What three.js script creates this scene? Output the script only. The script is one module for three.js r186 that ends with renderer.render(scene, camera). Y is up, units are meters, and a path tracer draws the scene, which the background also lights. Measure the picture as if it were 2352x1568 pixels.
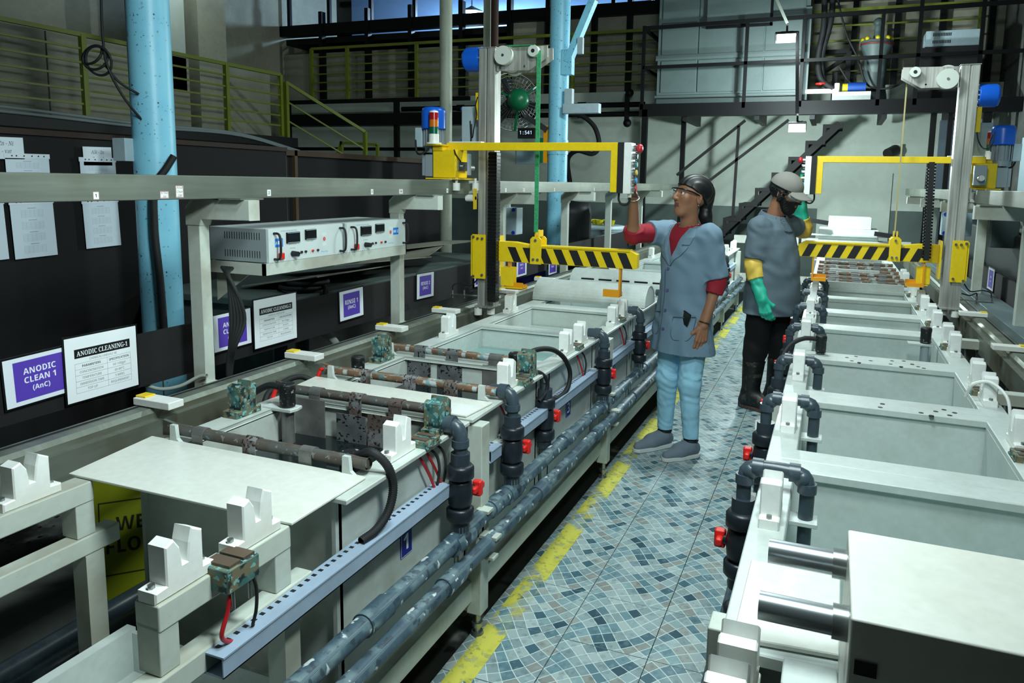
import * as THREE from 'three';
import { mergeGeometries } from 'three/addons/utils/BufferGeometryUtils.js';
import { RoundedBoxGeometry } from 'three/addons/geometries/RoundedBoxGeometry.js';
import { RectAreaLightUniformsLib } from 'three/addons/lights/RectAreaLightUniformsLib.js';

// ---------------------------------------------------------------- camera, light, exposure
// metres, y up; d is the distance down the aisle (z = -d). The aisle runs along d at x = -1.06 ... -0.13.
const scene = new THREE.Scene();
const renderer = new THREE.WebGLRenderer({ antialias: true });
renderer.toneMapping = THREE.LinearToneMapping;
renderer.toneMappingExposure = 1.0;
renderer.shadowMap.enabled = true;
RectAreaLightUniformsLib.init();
const camera = new THREE.PerspectiveCamera(49.78, 1.5, 0.05, 60);
camera.position.set(0, 1.55, 0);
camera.rotation.order = 'YXZ';
camera.rotation.set(-0.1323, 0.3673, 0.0192);
camera.setViewOffset(2352, 1568, -82.8, 142.6, 2352, 1568);
camera.updateProjectionMatrix();
scene.background = new THREE.Color(0x000000);

const COOL = 0xecffff;
// unseen lamps above the frame: inferred overhead key, added strobe and added fill
const UNSEEN_LAMPS = [
  { name: 'above the near end of the aisle', x: -0.35, y: 3.25, d: 1.35, w: 0.5, h: 0.36, look: [-0.45, 0.6, 2.3], power: 85 },
  { name: 'added as a strobe above the near tanks, turned to the left', x: 0.05, y: 2.42, d: 1.05, w: 0.34, h: 0.3, look: [-2.9, 1.5, 2.5], power: 150 },
  { name: 'added as fill above the middle of the aisle', x: -0.5, y: 3.25, d: 4.3, w: 0.5, h: 0.36, look: [-0.7, 0.6, 5.4], power: 110 }];
function areaLight(x, y, d, w, h, tx, ty, td, power, color) {
  const l = new THREE.RectAreaLight(color, power, w, h);
  l.position.set(x, y, -d); l.lookAt(tx, ty, -td); scene.add(l); return l;
}
function pointLight(x, y, d, power, size = 2, color = COOL) {
  const l = new THREE.PointLight(color, power, 0, 2); l.position.set(x, y, -d);
  l.castShadow = true; l.shadow.radius = size; scene.add(l); return l;
}
for (const k of UNSEEN_LAMPS) areaLight(k.x, k.y, k.d, k.w, k.h, ...k.look, k.power, COOL);

// ---------------------------------------------------------------- helpers
let seed = 7;
const rnd = () => { seed = (seed * 1664525 + 1013904223) >>> 0; return seed / 4294967296; };
const rr = (a, b) => a + (b - a) * rnd();
const PI = Math.PI;
function clean(g) {
  if (g.index) g = g.toNonIndexed();
  for (const k of Object.keys(g.attributes)) if (k !== 'position' && k !== 'normal' && k !== 'uv') g.deleteAttribute(k);
  if (!g.attributes.uv) g.setAttribute('uv', new THREE.BufferAttribute(new Float32Array(g.attributes.position.count * 2), 2));
  return g;
}
// uv in metres, by the face's main direction
function metreUV(g) {
  const p = g.attributes.position, n = g.attributes.normal, uv = g.attributes.uv;
  for (let i = 0; i < p.count; i++) {
    const ax = Math.abs(n.getX(i)), ay = Math.abs(n.getY(i)), az = Math.abs(n.getZ(i));
    if (ay >= ax && ay >= az) uv.setXY(i, p.getX(i), -p.getZ(i));
    else if (ax >= az) uv.setXY(i, -p.getZ(i), p.getY(i));
    else uv.setXY(i, p.getX(i), p.getY(i));
  }
}
const origins = new WeakMap();
const taken = {};
function numbered(n) { const k = taken[n] = (taken[n] ?? -1) + 1; return k ? `${n}_${String(k).padStart(3, '0')}` : n; }
function tag(o, label, category, group, kind) {
  o.userData.label = label; if (category) o.userData.category = category;
  if (group) o.userData.group = group; if (kind) o.userData.kind = kind; return o;
}
// a thing: a group at its base; its parts are written in world metres and moved to the group by part()
function thing(name, label, category, [x, y, d], group) {
  const o = new THREE.Group(); o.name = numbered(name); o.position.set(x, y, -d); scene.add(o);
  origins.set(o, [x, y, -d]); return tag(o, label, category, group);
}
function structure(name) {
  const o = new THREE.Group(); o.name = numbered(name); o.userData.kind = 'structure'; scene.add(o); origins.set(o, [0, 0, 0]); return o;
}
function part(name, geos, mat, parent, keepUV) {
  let g = Array.isArray(geos) ? mergeGeometries(geos.map(clean)) : clean(geos);
  if (!keepUV) metreUV(g);
  const o = origins.get(parent); if (o) g.translate(-o[0], -o[1], -o[2]);
  const m = new THREE.Mesh(g, mat); m.name = name; m.castShadow = m.receiveShadow = true; parent.add(m);
  if (o) origins.set(m, o); return m;
}
// a thing that is one mesh
function single(name, geos, mat, label, category, group, keepUV) {
  let g = Array.isArray(geos) ? mergeGeometries(geos.map(clean)) : clean(geos);
  if (!keepUV) metreUV(g);
  g.computeBoundingBox(); const b = g.boundingBox, c = [(b.min.x + b.max.x) / 2, b.min.y, (b.min.z + b.max.z) / 2];
  g.translate(-c[0], -c[1], -c[2]);
  const m = new THREE.Mesh(g, mat); m.name = numbered(name); m.position.set(...c); m.castShadow = m.receiveShadow = true; scene.add(m);
  origins.set(m, c); return tag(m, label, category, group);
}
// geometry, in (x, y, d)
function bx(w, h, l, x, y, d, r = 0, rot) {
  const g = r ? new RoundedBoxGeometry(w, h, l, 1, r) : new THREE.BoxGeometry(w, h, l);
  if (rot) g.applyMatrix4(new THREE.Matrix4().makeRotationFromEuler(new THREE.Euler(...rot)));
  g.translate(x, y, -d); return g;
}
// box between two corners
function bb(x0, x1, y0, y1, d0, d1, r = 0) { return bx(Math.abs(x1 - x0), Math.abs(y1 - y0), Math.abs(d1 - d0), (x0 + x1) / 2, (y0 + y1) / 2, (d0 + d1) / 2, r); }
const v3 = (a) => new THREE.Vector3(a[0], a[1], -a[2]);
function cyl(a, b, r, r2 = r, seg = 16, open = false) {
  const A = v3(a), B = v3(b), dir = B.clone().sub(A), L = dir.length();
  const g = new THREE.CylinderGeometry(r2, r, L, seg, 1, open);
  g.applyQuaternion(new THREE.Quaternion().setFromUnitVectors(new THREE.Vector3(0, 1, 0), dir.normalize()));
  g.translate((A.x + B.x) / 2, (A.y + B.y) / 2, (A.z + B.z) / 2); return g;
}
// a square bar between two points
function bar(a, b, w, h = w) {
  const A = v3(a), B = v3(b), dir = B.clone().sub(A), L = dir.length(); dir.normalize();
  const g = new THREE.BoxGeometry(w, h, L), z = dir, up = Math.abs(dir.y) > 0.99 ? new THREE.Vector3(1, 0, 0) : new THREE.Vector3(0, 1, 0);
  const x = up.clone().cross(z).normalize(), y = z.clone().cross(x);
  g.applyMatrix4(new THREE.Matrix4().makeBasis(x, y, z)); g.translate((A.x + B.x) / 2, (A.y + B.y) / 2, (A.z + B.z) / 2); return g;
}
function tube(pts, r, seg = 8, n = 0, closed = false) {
  const c = new THREE.CatmullRomCurve3(pts.map(v3), closed, 'centripetal');
  return new THREE.TubeGeometry(c, n || Math.max(8, pts.length * 6), r, seg, closed);
}
function ball(x, y, d, r, sx = 1, sy = 1, sz = 1, seg = 14) { const g = new THREE.SphereGeometry(r, seg, Math.round(seg * 0.7)); g.scale(sx, sy, sz); g.translate(x, y, -d); return g; }
function torus(x, y, d, R, r, axis = 'y', arc = 2 * PI, seg = 24) {
  const g = new THREE.TorusGeometry(R, r, 8, seg, arc); if (axis === 'y') g.rotateX(PI / 2); if (axis === 'x') g.rotateY(PI / 2);
  g.translate(x, y, -d); return g;
}
function lathe(profile, a, b, seg = 24) { // profile [radius, height along a->b]
  const g = new THREE.LatheGeometry(profile.map((p) => new THREE.Vector2(p[0], p[1])), seg);
  const A = v3(a), dir = v3(b).sub(A).normalize();
  g.applyQuaternion(new THREE.Quaternion().setFromUnitVectors(new THREE.Vector3(0, 1, 0), dir)); g.translate(A.x, A.y, A.z); return g;
}
// profile extruded: axis 'x' takes (d, y), 'z' takes (x, y), 'y' takes (x, d); from `at` over `len`
function ext(axis, pts, at, len, bevel = 0, holes = []) {
  const s = new THREE.Shape(pts.map((p) => new THREE.Vector2(p[0], p[1])));
  for (const h of holes) s.holes.push(new THREE.Path(h.map((p) => new THREE.Vector2(p[0], p[1]))));
  const g = new THREE.ExtrudeGeometry(s, { depth: len - 2 * bevel, bevelEnabled: bevel > 0, bevelThickness: bevel, bevelSize: bevel, bevelOffset: -bevel, bevelSegments: 1, curveSegments: 8 });
  g.translate(0, 0, bevel);
  if (axis === 'x') { g.rotateY(PI / 2); g.translate(at, 0, 0); }
  else if (axis === 'y') { g.rotateX(-PI / 2); g.translate(0, at, 0); }
  else g.translate(0, 0, -(at + len));
  return g;
}
// a flat panel with uv 0..1, centre c, half vectors along u and v given as world directions
function panel(cx, cy, cd, w, h, facing) {
  const g = new THREE.PlaneGeometry(w, h);
  if (facing === '+x') g.rotateY(PI / 2); else if (facing === '-x') g.rotateY(-PI / 2); else if (facing === 'up') g.rotateX(-PI / 2);
  g.translate(cx, cy, -cd); return g;
}

// ---------------------------------------------------------------- textures
function hash2(i, j, s) { let h = (i * 374761393 + j * 668265263 + s * 2147483647) | 0; h = Math.imul(h ^ (h >>> 13), 1274126177); return ((h ^ (h >>> 16)) >>> 0) / 4294967296; }
function vnoise(x, y, px, py, s) {
  const i = Math.floor(x), j = Math.floor(y), fx = x - i, fy = y - j, u = fx * fx * (3 - 2 * fx), v = fy * fy * (3 - 2 * fy), wx = (k) => ((k % px) + px) % px, wy = (k) => ((k % py) + py) % py;
  const a = hash2(wx(i), wy(j), s), b = hash2(wx(i + 1), wy(j), s), c = hash2(wx(i), wy(j + 1), s), e = hash2(wx(i + 1), wy(j + 1), s);
  return a + (b - a) * u + (c - a) * v + (a - b - c + e) * u * v;
}
function fbm(u, v, f, oct, s, fy = f) { let a = 0, k = 0.5, t = 0; for (let o = 0; o < oct; o++) { a += k * vnoise(u * f, v * fy, f, fy, s + o); t += k; k *= 0.5; f *= 2; fy *= 2; } return a / t; }
const clamp = (x, a = 0, b = 1) => Math.min(b, Math.max(a, x));
const smooth = (a, b, x) => { const t = clamp((x - a) / (b - a)); return t * t * (3 - 2 * t); };
const mix3 = (a, b, t) => [a[0] + (b[0] - a[0]) * t, a[1] + (b[1] - a[1]) * t, a[2] + (b[2] - a[2]) * t];
function tex(size, fn, repeat, color = true) {
  const data = new Uint8Array(size * size * 4);
  for (let j = 0; j < size; j++) for (let i = 0; i < size; i++) {
    const c = fn(i / size, j / size), k = (j * size + i) * 4;
    if (typeof c === 'number') data[k] = data[k + 1] = data[k + 2] = clamp(c) * 255; else for (let q = 0; q < 3; q++) data[k + q] = clamp(c[q]) * 255;
    data[k + 3] = 255;
  }
  const t = new THREE.DataTexture(data, size, size); t.wrapS = t.wrapT = THREE.RepeatWrapping; t.magFilter = THREE.LinearFilter; t.minFilter = THREE.LinearMipmapLinearFilter; t.generateMipmaps = true;
  t.repeat.set(repeat, repeat); if (color) t.colorSpace = THREE.SRGBColorSpace; t.needsUpdate = true; return t;
}
function canvasTex(w, h, draw) {
  const c = document.createElement('canvas'); c.width = w; c.height = h; const g = c.getContext('2d'); draw(g, w, h);
  const t = new THREE.CanvasTexture(c); t.colorSpace = THREE.SRGBColorSpace; return t;
}
const std = (color, roughness = 0.6, metalness = 0, extra = {}) => new THREE.MeshStandardMaterial({ color, roughness, metalness, ...extra });
// coat of paint or plastic with grime: base colour, darker stains, fine speckle
function paintTex(base, stain, amount, s, size = 512, rep = 1.4) {
  return tex(size, (u, v) => {
    const big = fbm(u, v, 3, 5, s), fine = fbm(u, v, 48, 2, s + 20), sp = hash2(u * size | 0, v * size | 0, s);
    let c = mix3(base, stain, amount * smooth(0.5, 0.8, big)); const k = 1 + (fine - 0.5) * 0.05; c = c.map((q) => q * k);
    if (sp > 0.9992) c = mix3(c, stain, 0.5); return c;
  }, rep);
}
// ---------------------------------------------------------------- materials
const M = {};
M.pp = std(0xffffff, 0.42, 0, { map: paintTex([0.775, 0.81, 0.795], [0.62, 0.63, 0.58], 0.35, 3) });      // tank plastic
M.ppOld = std(0xffffff, 0.55, 0, { map: paintTex([0.745, 0.775, 0.75], [0.5, 0.5, 0.44], 0.5, 9) });
M.board = std(0xffffff, 0.3, 0, { map: paintTex([0.86, 0.87, 0.835], [0.74, 0.73, 0.66], 0.3, 5) });
M.frame = std(0xffffff, 0.5, 0, { map: paintTex([0.745, 0.775, 0.735], [0.5, 0.46, 0.38], 0.4, 11) });    // painted steel tube
M.white = std(0xffffff, 0.38, 0, { map: paintTex([0.93, 0.94, 0.925], [0.84, 0.82, 0.72], 0.3, 13) });
M.yellow = std(0xffffff, 0.36, 0, { map: paintTex([0.94, 0.80, 0.10], [0.82, 0.64, 0.06], 0.35, 15) });
M.amber = std(0xe79a0a, 0.45);
M.black = std(0x101214, 0.55);
M.blackGloss = std(0x0c0d0f, 0.25);
M.blackMatt = std(0x0b0b0c, 0.8);
M.rubber = std(0x16181a, 0.7);
M.steel = std(0xffffff, 0.4, 0.35, { map: tex(512, (u, v) => { const l = fbm(u, v, 96, 4, 31, 3), b = fbm(u, v, 4, 4, 33); const k = 0.66 + (l - 0.5) * 0.3 + (b - 0.5) * 0.2; return [k, k, k * 0.96]; }, 1.2) });
M.rail = std(0xffffff, 0.45, 0.55, { map: tex(512, (u, v) => { const l = fbm(u, v, 3, 4, 37, 64), b = fbm(u, v, 3, 5, 39); const k = 0.52 + (l - 0.5) * 0.14 + (b - 0.5) * 0.2; return mix3([k * 0.95, k, k * 0.92], [0.36, 0.34, 0.27], 0.6 * smooth(0.58, 0.75, b)); }, 0.9) });
M.chrome = std(0xa9b0b4, 0.3, 0.85);
M.bolt = std(0x9aa09e, 0.3, 0.9);
M.pvc = std(0xffffff, 0.34, 0, { map: tex(512, (u, v) => { const b = fbm(u, v, 6, 5, 51), f = fbm(u, v, 40, 3, 53); return mix3([0.235, 0.285, 0.32], [0.36, 0.41, 0.43], 0.55 * smooth(0.52, 0.8, b) + 0.3 * smooth(0.62, 0.75, f)); }, 2.2) });
M.pvcScale = std(0xffffff, 0.5, 0, { map: tex(512, (u, v) => { const b = fbm(u, v, 7, 5, 55), f = fbm(u, v, 26, 3, 57), w = fbm(u, v, 18, 3, 59); let c = mix3([0.25, 0.33, 0.38], [0.42, 0.50, 0.52], smooth(0.42, 0.68, b)); c = mix3(c, [0.15, 0.19, 0.23], 0.6 * smooth(0.58, 0.7, f)); return mix3(c, [0.84, 0.87, 0.86], 0.9 * smooth(0.71, 0.78, w)); }, 2.0) });
M.valve = std(0x1a2128, 0.4);
M.valveRing = std(0x2c363e, 0.4);
M.red = std(0xd8261f, 0.4);
M.redCable = std(0xb01822, 0.45);
M.trayBlue = std(0xffffff, 0.45, 0, { map: paintTex([0.60, 0.67, 0.75], [0.45, 0.5, 0.55], 0.3, 61) });
M.numberBlue = std(0x121c86, 0.35);
M.rust = std(0xffffff, 0.7, 0.25, { map: tex(512, (u, v) => { const b = fbm(u, v, 8, 5, 71), f = fbm(u, v, 30, 3, 73), g = fbm(u, v, 5, 4, 75); let c = mix3([0.27, 0.25, 0.23], [0.42, 0.38, 0.34], b); c = mix3(c, [0.36, 0.38, 0.38], 0.7 * smooth(0.45, 0.6, g)); c = mix3(c, [0.66, 0.72, 0.74], 0.5 * smooth(0.70, 0.78, f)); return mix3(c, [0.36, 0.52, 0.52], 0.4 * smooth(0.70, 0.76, b)); }, 3.2) });
M.copperBar = std(0xffffff, 0.62, 0.3, { map: tex(512, (u, v) => { const b = fbm(u, v, 9, 5, 81), f = fbm(u, v, 12, 4, 83), g = fbm(u, v, 7, 4, 85); let c = mix3([0.40, 0.30, 0.22], [0.60, 0.47, 0.36], b); c = mix3(c, [0.78, 0.84, 0.86], 0.85 * smooth(0.55, 0.66, f)); return mix3(c, [0.36, 0.58, 0.62], 0.6 * smooth(0.62, 0.72, g)); }, 3.6) });
M.anode = std(0xffffff, 0.65, 0.25, { map: tex(512, (u, v) => { const b = fbm(u, v, 10, 5, 91), f = fbm(u, v, 34, 3, 93), g = fbm(u, v, 4, 4, 95); let c = mix3([0.45, 0.45, 0.46], [0.60, 0.61, 0.62], b); c = mix3(c, [0.34, 0.27, 0.24], 0.75 * smooth(0.48, 0.6, g)); return mix3(c, [0.10, 0.08, 0.07], 0.9 * smooth(0.64, 0.7, f)); }, 4) });
M.pitted = std(0xffffff, 0.6, 0.25, { map: tex(512, (u, v) => { const b = fbm(u, v, 6, 5, 98), f = fbm(u, v, 26, 2, 99); const k = 0.40 + 0.2 * (b - 0.5); return mix3([k, k * 1.02, k * 1.04], [0.05, 0.04, 0.04], 0.95 * smooth(0.68, 0.72, f)); }, 4) });
M.anodeClean = std(0xffffff, 0.45, 0.5, { map: tex(256, (u, v) => { const b = fbm(u, v, 6, 5, 97); const k = 0.50 + 0.25 * (b - 0.5); return [k, k * 1.0, k * 0.98]; }, 3) });
M.verdigris = std(0xffffff, 0.6, 0.2, { map: tex(512, (u, v) => { const b = fbm(u, v, 8, 5, 101), f = fbm(u, v, 16, 4, 103), g = fbm(u, v, 5, 4, 105); let c = mix3([0.12, 0.19, 0.19], [0.47, 0.44, 0.34], smooth(0.4, 0.56, b)); c = mix3(c, [0.30, 0.52, 0.52], 0.7 * smooth(0.54, 0.64, g)); return mix3(c, [0.52, 0.76, 0.76], 0.85 * smooth(0.60, 0.68, f)); }, 6) });
M.copper = std(0x6a5a4c, 0.55, 0.4);
M.heaterHead = std(0xffffff, 0.5, 0, { map: tex(256, (u, v) => { const f = fbm(u, v, 30, 3, 107); return mix3([0.06, 0.07, 0.08], [0.55, 0.56, 0.55], smooth(0.7, 0.8, f)); }, 4) });
M.blueMotor = std(0x1762d6, 0.32);
M.motorGrey = std(0x9aa5ab, 0.5, 0.2);
M.boxGrey = std(0xffffff, 0.45, 0, { map: paintTex([0.66, 0.74, 0.77], [0.52, 0.6, 0.62], 0.25, 111) });
M.rectSide = std(0x8d979b, 0.5);
M.rectFront = std(0xffffff, 0.45, 0, { map: paintTex([0.80, 0.84, 0.83], [0.72, 0.75, 0.74], 0.2, 113) });
M.column = std(0xffffff, 0.4, 0, { map: tex(512, (u, v) => { const b = fbm(u, v, 4, 5, 121), f = fbm(u, v, 44, 2, 123), r = fbm(u, v, 20, 3, 125); let c = mix3([0.58, 0.86, 0.95], [0.50, 0.79, 0.91], b); c = mix3(c, [0.08, 0.13, 0.17], 0.8 * smooth(0.74, 0.80, f) * smooth(0.5, 0.66, b)); return mix3(c, [0.35, 0.28, 0.2], 0.35 * smooth(0.76, 0.84, r)); }, 2.4) });
M.paleColumn = std(0xffffff, 0.5, 0, { map: paintTex([0.66, 0.69, 0.62], [0.52, 0.54, 0.46], 0.4, 131) });
M.wall = std(0xffffff, 0.8, 0, { map: tex(512, (u, v) => { const b = fbm(u, v, 3, 6, 141), f = fbm(u, v, 32, 3, 143); const k = 0.95 + (b - 0.5) * 0.16 + (f - 0.5) * 0.05; return [0.74 * k, 0.785 * k, 0.74 * k]; }, 0.5) });
M.wallDado = std(0xffffff, 0.7, 0, { map: tex(512, (u, v) => { const b = fbm(u, v, 4, 6, 145); const k = 0.9 + (b - 0.5) * 0.3; return [0.36 * k, 0.42 * k, 0.40 * k]; }, 0.6) });
M.wallPanel = std(0xffffff, 0.75, 0, { map: tex(512, (u, v) => { const b = fbm(u, v, 4, 6, 147), f = fbm(u, v, 40, 2, 149); const k = 0.95 + (b - 0.5) * 0.2 + (f - 0.5) * 0.06; return [0.62 * k, 0.62 * k, 0.545 * k]; }, 0.6) });
M.concrete = std(0xffffff, 0.85, 0, { map: tex(512, (u, v) => { const b = fbm(u, v, 3, 6, 151), f = fbm(u, v, 30, 3, 153); const k = 0.9 + (b - 0.5) * 0.5 + (f - 0.5) * 0.15; return [0.42 * k, 0.44 * k, 0.42 * k]; }, 0.7) });
M.wetConcrete = std(0xffffff, 0.42, 0, { map: tex(1024, (u, v) => { const b = fbm(u, v, 3, 6, 155), c2 = fbm(u, v, 5, 6, 157), f = fbm(u, v, 60, 3, 159); let c = mix3([0.05, 0.055, 0.05], [0.16, 0.165, 0.15], b); c = mix3(c, [0.72, 0.74, 0.72], smooth(0.53, 0.66, c2) * (0.55 + 0.45 * f)); return mix3(c, [0.02, 0.02, 0.02], 0.8 * smooth(0.66, 0.74, f)); }, 0.55) });
M.darkSteel = std(0x14171a, 0.55, 0.3);
M.blackSteel = new THREE.MeshPhysicalMaterial({ color: 0x090a0c, roughness: 0.5, specularIntensity: 0.4 });
M.railYellow = std(0xffffff, 0.5, 0, { map: paintTex([0.47, 0.52, 0.14], [0.33, 0.36, 0.10], 0.5, 161) });
M.darkCabinet = std(0x0b0b0c, 0.9);  // on the enclosures this near-black stands in for shade; also the platform stand
M.greyCabinet = std(0xffffff, 0.5, 0, { map: paintTex([0.33, 0.39, 0.385], [0.27, 0.33, 0.33], 0.3, 165) });
M.paper = std(0xd5dfe6, 0.8);
M.sheet = std(0xffffff, 0.85, 0, { map: paintTex([0.55, 0.55, 0.49], [0.42, 0.42, 0.37], 0.4, 167) });
M.green = std(0x0f6e45, 0.35);
M.belt = std(0xffffff, 0.7, 0, { map: tex(256, (u, v) => { const f = fbm(u, v, 32, 2, 171); return mix3([0.10, 0.52, 0.30], [0.34, 0.72, 0.52], f); }, 8) });
M.pulley = std(0xcfd5cb, 0.5);
M.lampGlass = std(0xffffff, 0.5, 0, { emissive: 0xe8ffff, emissiveIntensity: 6 });
M.glass = new THREE.MeshPhysicalMaterial({ color: 0xffffff, roughness: 0.02, transmission: 1, thickness: 0, ior: 1.5 });
M.water = new THREE.MeshPhysicalMaterial({ color: 0x8fb6b2, roughness: 0.06, metalness: 0 });
M.darkWater = new THREE.MeshPhysicalMaterial({ color: 0x141c1e, roughness: 0.05, metalness: 0 });
// ---------------------------------------------------------------- the setting
const TILE = 0.3;
{
  const mosaic = canvasTex(1024, 1024, (g, w) => {
    // printed mosaic: a wavy lattice of lozenges, 0.6 m across the canvas
    const N = 20, s = w / N, pal = ['#9fb0b1', '#93a4a6', '#a9b8b8', '#86989b', '#8b8f8b', '#7f9499', '#5f7d88', '#456571', '#6f8e97', '#98a09c', '#86a1a6', '#8fa5a8', '#35525f', '#a2b1b1'];
    let q = 11; const r = () => { q = (q * 1103515245 + 12345) & 0x7fffffff; return q / 0x7fffffff; };
    const node = (i, j) => { const x = (i + j) * 0.5, y = (i - j) * 0.5; return [x * s * 2 + 0.30 * s * Math.sin(2 * PI * y / 5) , y * s * 2 + 0.55 * s * Math.sin(2 * PI * x / 5 + 0.8) + 0.2 * s * Math.sin(2 * PI * (x + y) / 10)]; };
    g.fillStyle = '#cfdedc'; g.fillRect(0, 0, w, w);
    const cells = {};
    for (let i = -24; i < 48; i++) for (let j = -36; j < 36; j++) {
      const n = N / 2, cx = (i + j) / 2, cy = (i - j) / 2; const kx = (((Math.round(cx * 2) % (2 * n)) + 2 * n) % (2 * n)), ky = (((Math.round(cy * 2) % (2 * n)) + 2 * n) % (2 * n)), key = kx + '_' + ky;
      if (!(key in cells)) cells[key] = pal[Math.floor(Math.pow(r(), 1.15) * pal.length)];
      const P = [node(i, j), node(i + 1, j), node(i + 1, j + 1), node(i, j + 1)];
      if (P.every((p) => p[0] < -60 || p[0] > w + 60 || p[1] < -60 || p[1] > w + 60)) continue;
      g.beginPath(); P.forEach((p, k) => (k ? g.lineTo(p[0], p[1]) : g.moveTo(p[0], p[1]))); g.closePath(); g.fillStyle = cells[key]; g.fill();
      g.strokeStyle = '#c9dad8'; g.lineWidth = 5; g.stroke();
    }
    // cloudy glaze
    for (let k = 0; k < 900; k++) { g.fillStyle = r() > 0.5 ? 'rgba(205,220,218,0.10)' : 'rgba(20,45,55,0.10)'; g.beginPath(); g.arc(r() * w, r() * w, 3 + r() * 16, 0, 7); g.fill(); }
  });
  mosaic.wrapS = mosaic.wrapT = THREE.RepeatWrapping; mosaic.repeat.set(1 / 0.6, 1 / 0.6);
  const tileMat = std(0xffffff, 0.33, 0, { map: mosaic });
  const floor = structure('floor');
  part('slab', bb(-9.6, 2.4, -0.25, -0.022, -2.6, 12.6), M.wetConcrete, floor);
  const variants = {};
  for (let i = 0; i < 4; i++) for (let j = 0; j < 31; j++) {
    const x = -1.075 + i * TILE, d = 1.61 + j * TILE, key = (i % 2) + '_' + (j % 2);
    if (!variants[key]) { const g = clean(new RoundedBoxGeometry(TILE - 0.0022, 0.022, TILE - 0.0022, 1, 0.0015)); g.translate(x + TILE / 2, -0.011, -(d + TILE / 2)); metreUV(g); g.translate(-(x + TILE / 2), 0, d + TILE / 2); variants[key] = g; }
    const m = new THREE.Mesh(variants[key], tileMat); m.name = 'floor_tile'; m.position.set(x + TILE / 2, rr(-0.0006, 0.0006), -(d + TILE / 2)); m.castShadow = m.receiveShadow = true; floor.add(m);
  }
  // worn yellow paint line along the edge of the tiles
  const worn = tex(512, (u, v) => { const b = fbm(u, v, 6, 6, 201), f = fbm(u, v, 40, 3, 203); return clamp(0.8 - 0.75 * smooth(0.5, 0.72, b) - 0.45 * smooth(0.56, 0.7, f)); }, 1, false);
  worn.repeat.set(1.2, 1.2);
  const line = new THREE.MeshStandardMaterial({ color: 0xd9d45a, roughness: 0.5, alphaMap: worn, transparent: true });
  part('painted_line', bb(-1.043, -0.955, 0.001, 0.0016, 1.62, 10.8), line, floor);

  const ceiling = structure('ceiling'); part('roof_sheet', bb(-9.6, 2.4, 5.6, 5.7, -2.6, 12.6), M.darkSteel, ceiling);
  for (let k = 0; k < 6; k++) { const d = 1 + k * 2.1; part('truss', [bar([-9.4, 4.95, d], [2.2, 4.95, d], 0.09), bar([-9.4, 5.45, d], [2.2, 5.45, d], 0.09), ...Array.from({ length: 12 }, (_, q) => bar([-9.4 + q * 0.97, q % 2 ? 4.95 : 5.45, d], [-8.43 + q * 0.97, q % 2 ? 5.45 : 4.95, d], 0.05))], M.darkSteel, ceiling); }

  // back wall: plastered below, boards between black posts above the slab edge
  const wb = structure('wall_back');
  part('plaster', [bb(-9.6, 2.4, 1.24, 2.66, 11.2, 11.4)], M.wall, wb);
  part('dado', bb(-9.6, 2.4, -0.2, 1.24, 11.19, 11.4), M.wallDado, wb);
  part('slab_edge', bb(-9.6, 2.4, 2.66, 2.88, 10.75, 11.4), M.wall, wb);
  part('door_panel', bb(-0.22, 0.72, 0.0, 1.75, 11.17, 11.2), M.wall, wb);
  const px = [-9.5, -8.55, -7.6, -6.75, -5.8, -4.95, -4.3, -3.55, -3.0, -2.3, -1.4, -0.55, 0.1, 0.62, 1.15, 1.7, 2.35];
  for (let k = 0; k + 1 < px.length; k++) part('wall_board', bb(px[k] + 0.012, px[k + 1] - 0.012, 2.9, k < 5 ? 3.72 : 4.02, 11.05, 11.1), M.wallPanel, wb);
  for (let k = 1; k + 1 < px.length; k++) part('wall_post', bb(px[k] - 0.035, px[k] + 0.035, 2.86, 4.4, 10.93, 11.04), M.blackSteel, wb);
  part('head_beam', bb(-9.6, 2.4, 4.02, 4.2, 10.95, 11.12), M.blackSteel, wb);
  part('upper_wall', bb(-9.6, 2.4, 4.2, 5.6, 13.3, 13.4), std(0x7f9fc4, 0.8), wb);
  part('upper_floor', bb(-9.6, 2.4, 3.9, 4.0, 11.12, 13.4), M.darkSteel, wb);

  const wl = structure('wall_left'); part('wall_sheet', bb(-9.6, -9.45, -0.2, 5.6, -2.6, 12.6), M.wallPanel, wl);
  const wr = structure('wall_right');
  part('wall_sheet', bb(1.86, 2.05, -0.2, 5.6, -2.6, 12.6), std(0xffffff, 0.8, 0, { map: M.concrete.map }), wr);
  const wf = structure('wall_front'); part('wall_sheet', bb(-9.6, 2.4, -0.2, 5.6, -2.75, -2.6), M.wallDado, wf);

  // glazed band above the back wall
  const win = structure('window_1');
  for (let k = 0; k < 13; k++) { const x = -9.3 + k * 0.86; part('pane', bb(x + 0.03, x + 0.83, 4.22, 4.88, 11.04, 11.05), M.glass, win); part('pane', bb(x + 0.03, x + 0.83, 4.94, 5.55, 11.04, 11.05), M.glass, win); part('mullion', bb(x - 0.03, x + 0.03, 4.2, 5.6, 11.02, 11.08), M.blackSteel, win); }
  part('transom', bb(-9.5, 2.3, 4.88, 4.94, 11.02, 11.08), M.blackSteel, win);
}
// ---------------------------------------------------------------- the two plating lines
// both lines are built alike, mirrored about the aisle: s = -1 left, +1 right; o = distance from the aisle's middle
const MID = -0.595, TOP = 0.775, RIM = { '-1': 0.014, 1: 0.024 };
const X = (s, o) => MID + s * o;
const sb = (s, o0, o1, y0, y1, d0, d1, r) => bb(X(s, o0), X(s, o1), y0, y1, d0, d1, r);
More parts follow.
